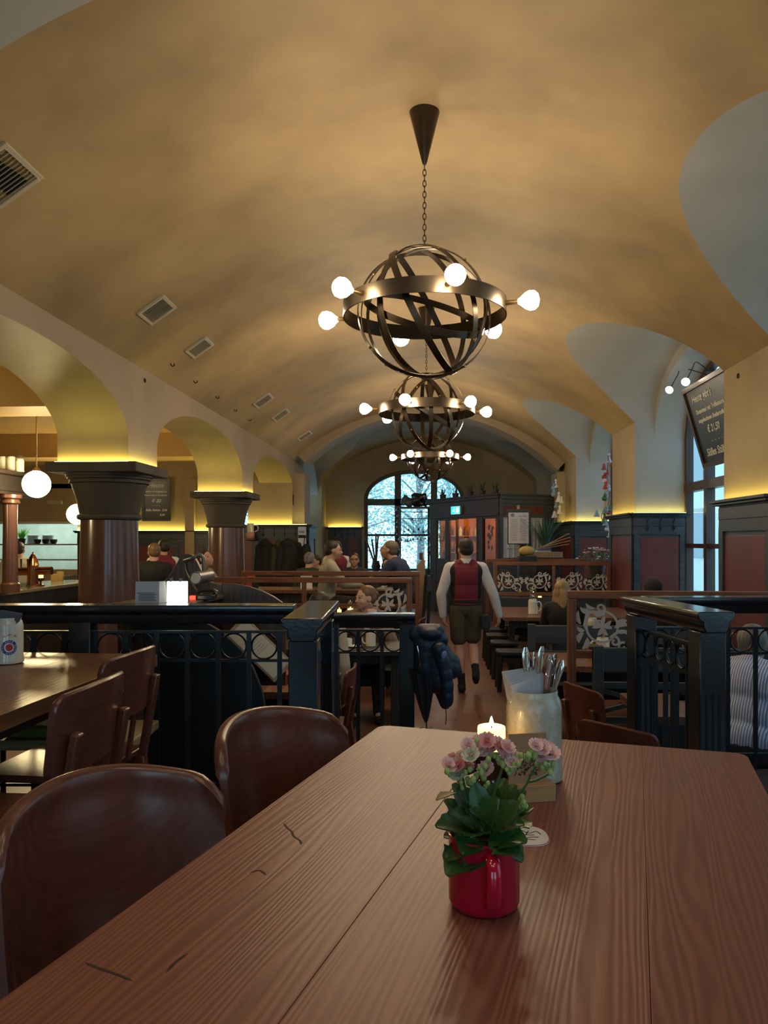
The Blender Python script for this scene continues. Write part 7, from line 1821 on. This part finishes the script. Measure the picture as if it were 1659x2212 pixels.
# ---- navy jacket and umbrella on the rail post
jp = W(898, 1356, 4.66)
NAVYJ = mat('navy_quilted_nylon', (.012, .022, .052), .42, noise=(5, (.018, .032, .07)), bump=(14, .35))
t = bpy.data.objects.new('jacket', None); COL.objects.link(t); t.location = jp; t.rotation_euler = (0, 0, TH); tag(t, 'navy quilted winter jacket with hood hung on the low railing post', 'jacket')
jl = lambda px, py, dd=0: V(((px - 898) / F * 4.66, dd, -(py - 1356) / F * 4.66))
b = MB(); b.cap(jl(912, 1362, -.02), jl(945, 1360, -.04), .045, .04); b.ball(jl(930, 1366, -.04), (.075, .07, .045), 16); b.cap(jl(905, 1372), jl(950, 1380, -.03), .06, .05)
for (a, c, r0, r1) in (((918, 1390), (915, 1500), .07, .06), ((935, 1392), (950, 1480), .075, .075), ((950, 1395), (975, 1450), .05, .07)):
    for i in range(5):
        u0 = i / 5; u1 = (i + .5) / 5
        p0 = (a[0] + (c[0] - a[0]) * u0, a[1] + (c[1] - a[1]) * u0); p1 = (a[0] + (c[0] - a[0]) * u1, a[1] + (c[1] - a[1]) * u1); r = r0 + (r1 - r0) * u0
        b.cap(jl(*p0, -.01), jl(*p1, -.01), r, r * .98)
b.cap(jl(975, 1430, -.01), jl(992, 1455, -.01), .055, .022); b.cap(jl(955, 1490), jl(962, 1520), .05, .035)
blob(b, 'quilted_body', NAVYJ, t, .008, 2)
b = MB(); pa, pb_ = (946, 1398), (962, 1522)
for i in range(5):
    u0 = i / 5; u1 = (i + .5) / 5; q0 = (pa[0] + 8 * sin(u0 * 3) + (pb_[0] - pa[0]) * u0, pa[1] + (pb_[1] - pa[1]) * u0); q1 = (pa[0] + 8 * sin(u1 * 3) + (pb_[0] - pa[0]) * u1, pa[1] + (pb_[1] - pa[1]) * u1)
    b.cap(jl(*q0, -.085), jl(*q1, -.085), .048 - .012 * u0, .046 - .012 * u1)
blob(b, 'sleeve', NAVYJ, t, .008, 2)
b = MB(); b.ball((0, 0, 0), (.017, .004, .024), 16, T(*jl(956, 1408, -.128)) @ RY(rad(10))); b.build('sleeve_badge', mat('light_blue_badge', (.20, .28, .50), .4), t)
MB().tube(bez([jl(900, 1392, -.07), jl(903, 1410, -.085), jl(905, 1430, -.08), jl(904, 1452, -.075)], 5), .004, 6).build('zip', SILVER, t)
MB().tube([jl(961, 1520, -.03), jl(963, 1545, -.03), jl(962, 1562, -.03)], .006, 6, flat=(1, .5)).build('strap', BLACKC, t)
t = bpy.data.objects.new('umbrella', None); COL.objects.link(t); t.location = jp; t.rotation_euler = (0, 0, TH); tag(t, 'folded dark umbrella hanging below the navy jacket', 'umbrella')
b = MB(); rows = []
for i in range(12):
    u = i / 11; c = jl(912 + 7 * u, 1450 + 105 * u, -.06); R = .006 + .055 * (1 - u) ** .8
    rows.append([tuple(c + V((R * (1 + .28 * cos(6 * a)) * cos(a), R * .7 * (1 + .28 * cos(6 * a)) * sin(a), 0))) for a in [2 * pi * k / 36 for k in range(36)]])
b.grid(rows, close=True); b.build('canopy', mat('dark_umbrella_cloth', (.008, .012, .018), .6, bump=(9, .4)), t, smooth=50)
MB().cyl(jl(910, 1420, -.06), jl(921, 1576, -.06), .006, .004, n=8).build('shaft', STEEL, t)
# ---- chalkboards
CHALK = mat('white_chalk', (.72, .72, .66), .9); SLATE = mat('slate_board', (.012, .015, .017), .35, noise=(3, (.03, .034, .035)))
def chalkboard(label, M, w, h, lines, fm):
    t = bpy.data.objects.new('chalkboard', None); COL.objects.link(t); t.matrix_world = M; tag(t, label, 'chalkboard', 'menu chalkboards')
    f = .06
    MB().box((0, 0, -.01), (w - .02, h - .02, .02)).build('slate', SLATE, t, smooth=0)
    b = MB()
    for q in (-1, 1): b.box((q * (w / 2 - f / 2), 0, 0), (f, h, .05)); b.box((0, q * (h / 2 - f / 2), 0), (w - 2 * f, f, .05))
    b.build('board_frame', fm, t, bevel=.004)
    for s_, sz, x, y, shr in lines: text('chalk_writing', s_, sz, CHALK, t, T(x, y, .004), shear=shr, ext=.001, off=.0022)
    return t
top = V((3.16, 0, 3.14)); bot = V((3.44, 0, 2.16)); yv = (top - bot).normalized(); xv = V((0, -1, 0)); zv = xv.cross(yv)
Y0 = 9.88; w_ = 1.5; h_ = (top - bot).length; ctr = (top + bot) / 2 + V((0, Y0 - w_ / 2, 0))
chalkboard('large tilted chalkboard in the right window niche beside the pier', frame(ctr, xv, yv, zv), w_, h_,
    [('Heute gibt\'s', .13, -.22, .33, .35), ('Rumpsteak mit Trüffelsauce und', .078, .0, .17, .35), ('ausgebackenen Bratkartoffeln dazu', .072, .0, .06, .35), ('€ 21,50', .12, -.12, -.07, .3), ('.   .   .   .', .1, -.1, -.19, 0), ('Süßes Stüberl', .13, -.18, -.34, .35)], BROWNFRAME)
cpt = WY(337, 1079, 16.15); xv = V((cos(rad(12)), sin(rad(12)), 0)); yv = V((0, -.16, 1)).normalized(); zv = xv.cross(yv).normalized(); yv = zv.cross(xv)
chalkboard('small tilted chalkboard on the yellow wall between the two columns', frame(cpt, xv, yv, zv), .60, .92,
    [('Heute', .13, 0, .30, .3), ('Schnitzel mit Erdäpfeln und', .045, 0, .17, .3), ('hausgemachtem Kartoffelsalat', .042, 0, .09, .3), ('€ 20', .10, 0, -.03, .3), ('. . . .', .09, 0, -.11, 0), ('Süße Stücke  3,50', .062, 0, -.23, .3), ('4,50', .06, .12, -.33, .3)], BLACKWOOD)
# spot lamps on curved wires near the right board
for i, (px, py, bx_, by_) in enumerate(((1447, 841, 1475, 812), (1482, 824, 1505, 800))):
    p = WX(px, py, 3.05); q = WX(bx_, by_, 3.3); e = WX(1535, 812 - 8 * i, 3.5)
    t = thing('spot_lamp', ['lower left small spot lamp on a curved wire by the big chalkboard', 'upper right small spot lamp on a curved wire by the big chalkboard'][i], 'lamp', p, 0, 'spot lamps over the chalkboard')
    MB().ball((0, 0, 0), .035, 14).build('bulb', emis('spot_bulb', (1, .84, .62), 25), t); MB().lathe([(.02, .02), (.045, -.0), (.05, -.02)], 16, axis_frame((0, 0, 0), (q - p).normalized()) if True else None).build('shade', SILVER, t)
    MB().tube(bez([V((0, 0, 0)), (q - p) * .6 + V((0, 0, .08)), (q - p) + V((0, 0, .1)), e - p], 6), .006, 6).build('wire', STEEL, t)
tag(MB().box((0, 0, 0), (.34, .05, .09)).build('wall_grille', VENT, bevel=.005, M=T(WY(118, 1085, yA - .03).x, yA - .03, WY(118, 1085, yA).z)), 'pale wall grille between the globe lamps above the kitchen pass', 'vent')
# herb plant in the kitchen pass
grass_plant('bright green herb pot in the kitchen pass left of the plates', (WY(47, 1170, yk).x, yk, zs2), .30, 70, .16, mat('bright_herb', (.12, .42, .04), .5), (.09, .12), 40, potm=DB, wd=.02)
# ---- outdoors: trees beyond the end window, a pale building to the right
TL = mat('tree_leaves', (.40, .66, .60), .7, noise=(2, (.58, .80, .76)))
BARK = mat('tree_bark', (.30, .28, .28), .9)
def tree(label, x, y, h, r, n, seed):
    t = thing('tree', label, 'tree', (x, y, -.7), 0, 'trees outside the end window'); rr = random.Random(seed)
    MB().tube([(0, 0, 0), (.05, 0, h * .3), (-.05, 0, h * .6), (0, 0, h * .85)], [.16, .13, .09, .04], 8).build('trunk', BARK, t)
    b = MB()
    for i in range(n):
        a = rr.uniform(0, 2 * pi); el = rr.uniform(-1.3, 1.5); R = r * rr.uniform(.35, 1); c = V((cos(a) * cos(el) * R, sin(a) * cos(el) * R * .7, h * .55 + sin(el) * R * 1.15))
        d = V((rr.uniform(-1, 1), rr.uniform(-1, 1), rr.uniform(-1, .4))).normalized() * rr.uniform(.06, .12); sd = d.cross(V((rr.uniform(-1, 1), 1, .2))).normalized() * d.length * .33
        b.raw([c, c + d * .5 + sd, c + d, c + d * .5 - sd], [(0, 1, 2, 3)])
    b.build('crown', TL, t, smooth=0, weld=False)
    b = MB()
    for i in range(26):
        a = rr.uniform(0, 2 * pi); z = h * rr.uniform(.25, .75); R = r * rr.uniform(.5, .95); b.tube([(0, 0, z), (cos(a) * R * .5, sin(a) * R * .4, z + R * .3), (cos(a) * R, sin(a) * R * .6, z + R * .45)], [.04, .025, .008], 5)
    b.build('branches', BARK, t)
TN = ['left', 'middle', 'right', 'far left', 'far middle', 'far right']
for i, (x, y, h, r) in enumerate(((-3.0, 27, 6.2, 2.2), (-.4, 28.5, 6.8, 2.5), (2.4, 27.5, 6.0, 2.2), (-6.5, 30, 7, 2.6), (.8, 33, 8, 3.2), (5, 31, 7.5, 2.8))):
    tree('%s leafy tree seen through the arched end window' % TN[i], x, y, h, r, 5200, i)
b = MB(); b.span((10.5, -8, -.7), (11.5, 90, 9))
fac = b.build('building', plaster('pale_render', (.66, .68, .64), (.72, .74, .70), (.78, .80, .76), scale=.4), smooth=0); tag(fac, 'pale plastered building across the street outside the right windows', 'building')
for i in range(12):
    for z in (.6, 3.6): q = MB().span((10.44, -5 + 4.4 * i, z), (10.5, -3.6 + 4.4 * i, z + 1.9)).build('window', mat('grey_blue_pane', (.16, .22, .26), .15), fac, smooth=0)
SC.cycles.max_bounces = 8; SC.cycles.diffuse_bounces = 4; SC.cycles.glossy_bounces = 3; SC.cycles.transparent_max_bounces = 10
SC.cycles.caustics_reflective = False; SC.cycles.caustics_refractive = False; SC.cycles.sample_clamp_indirect = 4
SC.cycles.use_denoising = True
SC.view_settings.exposure = 0.3
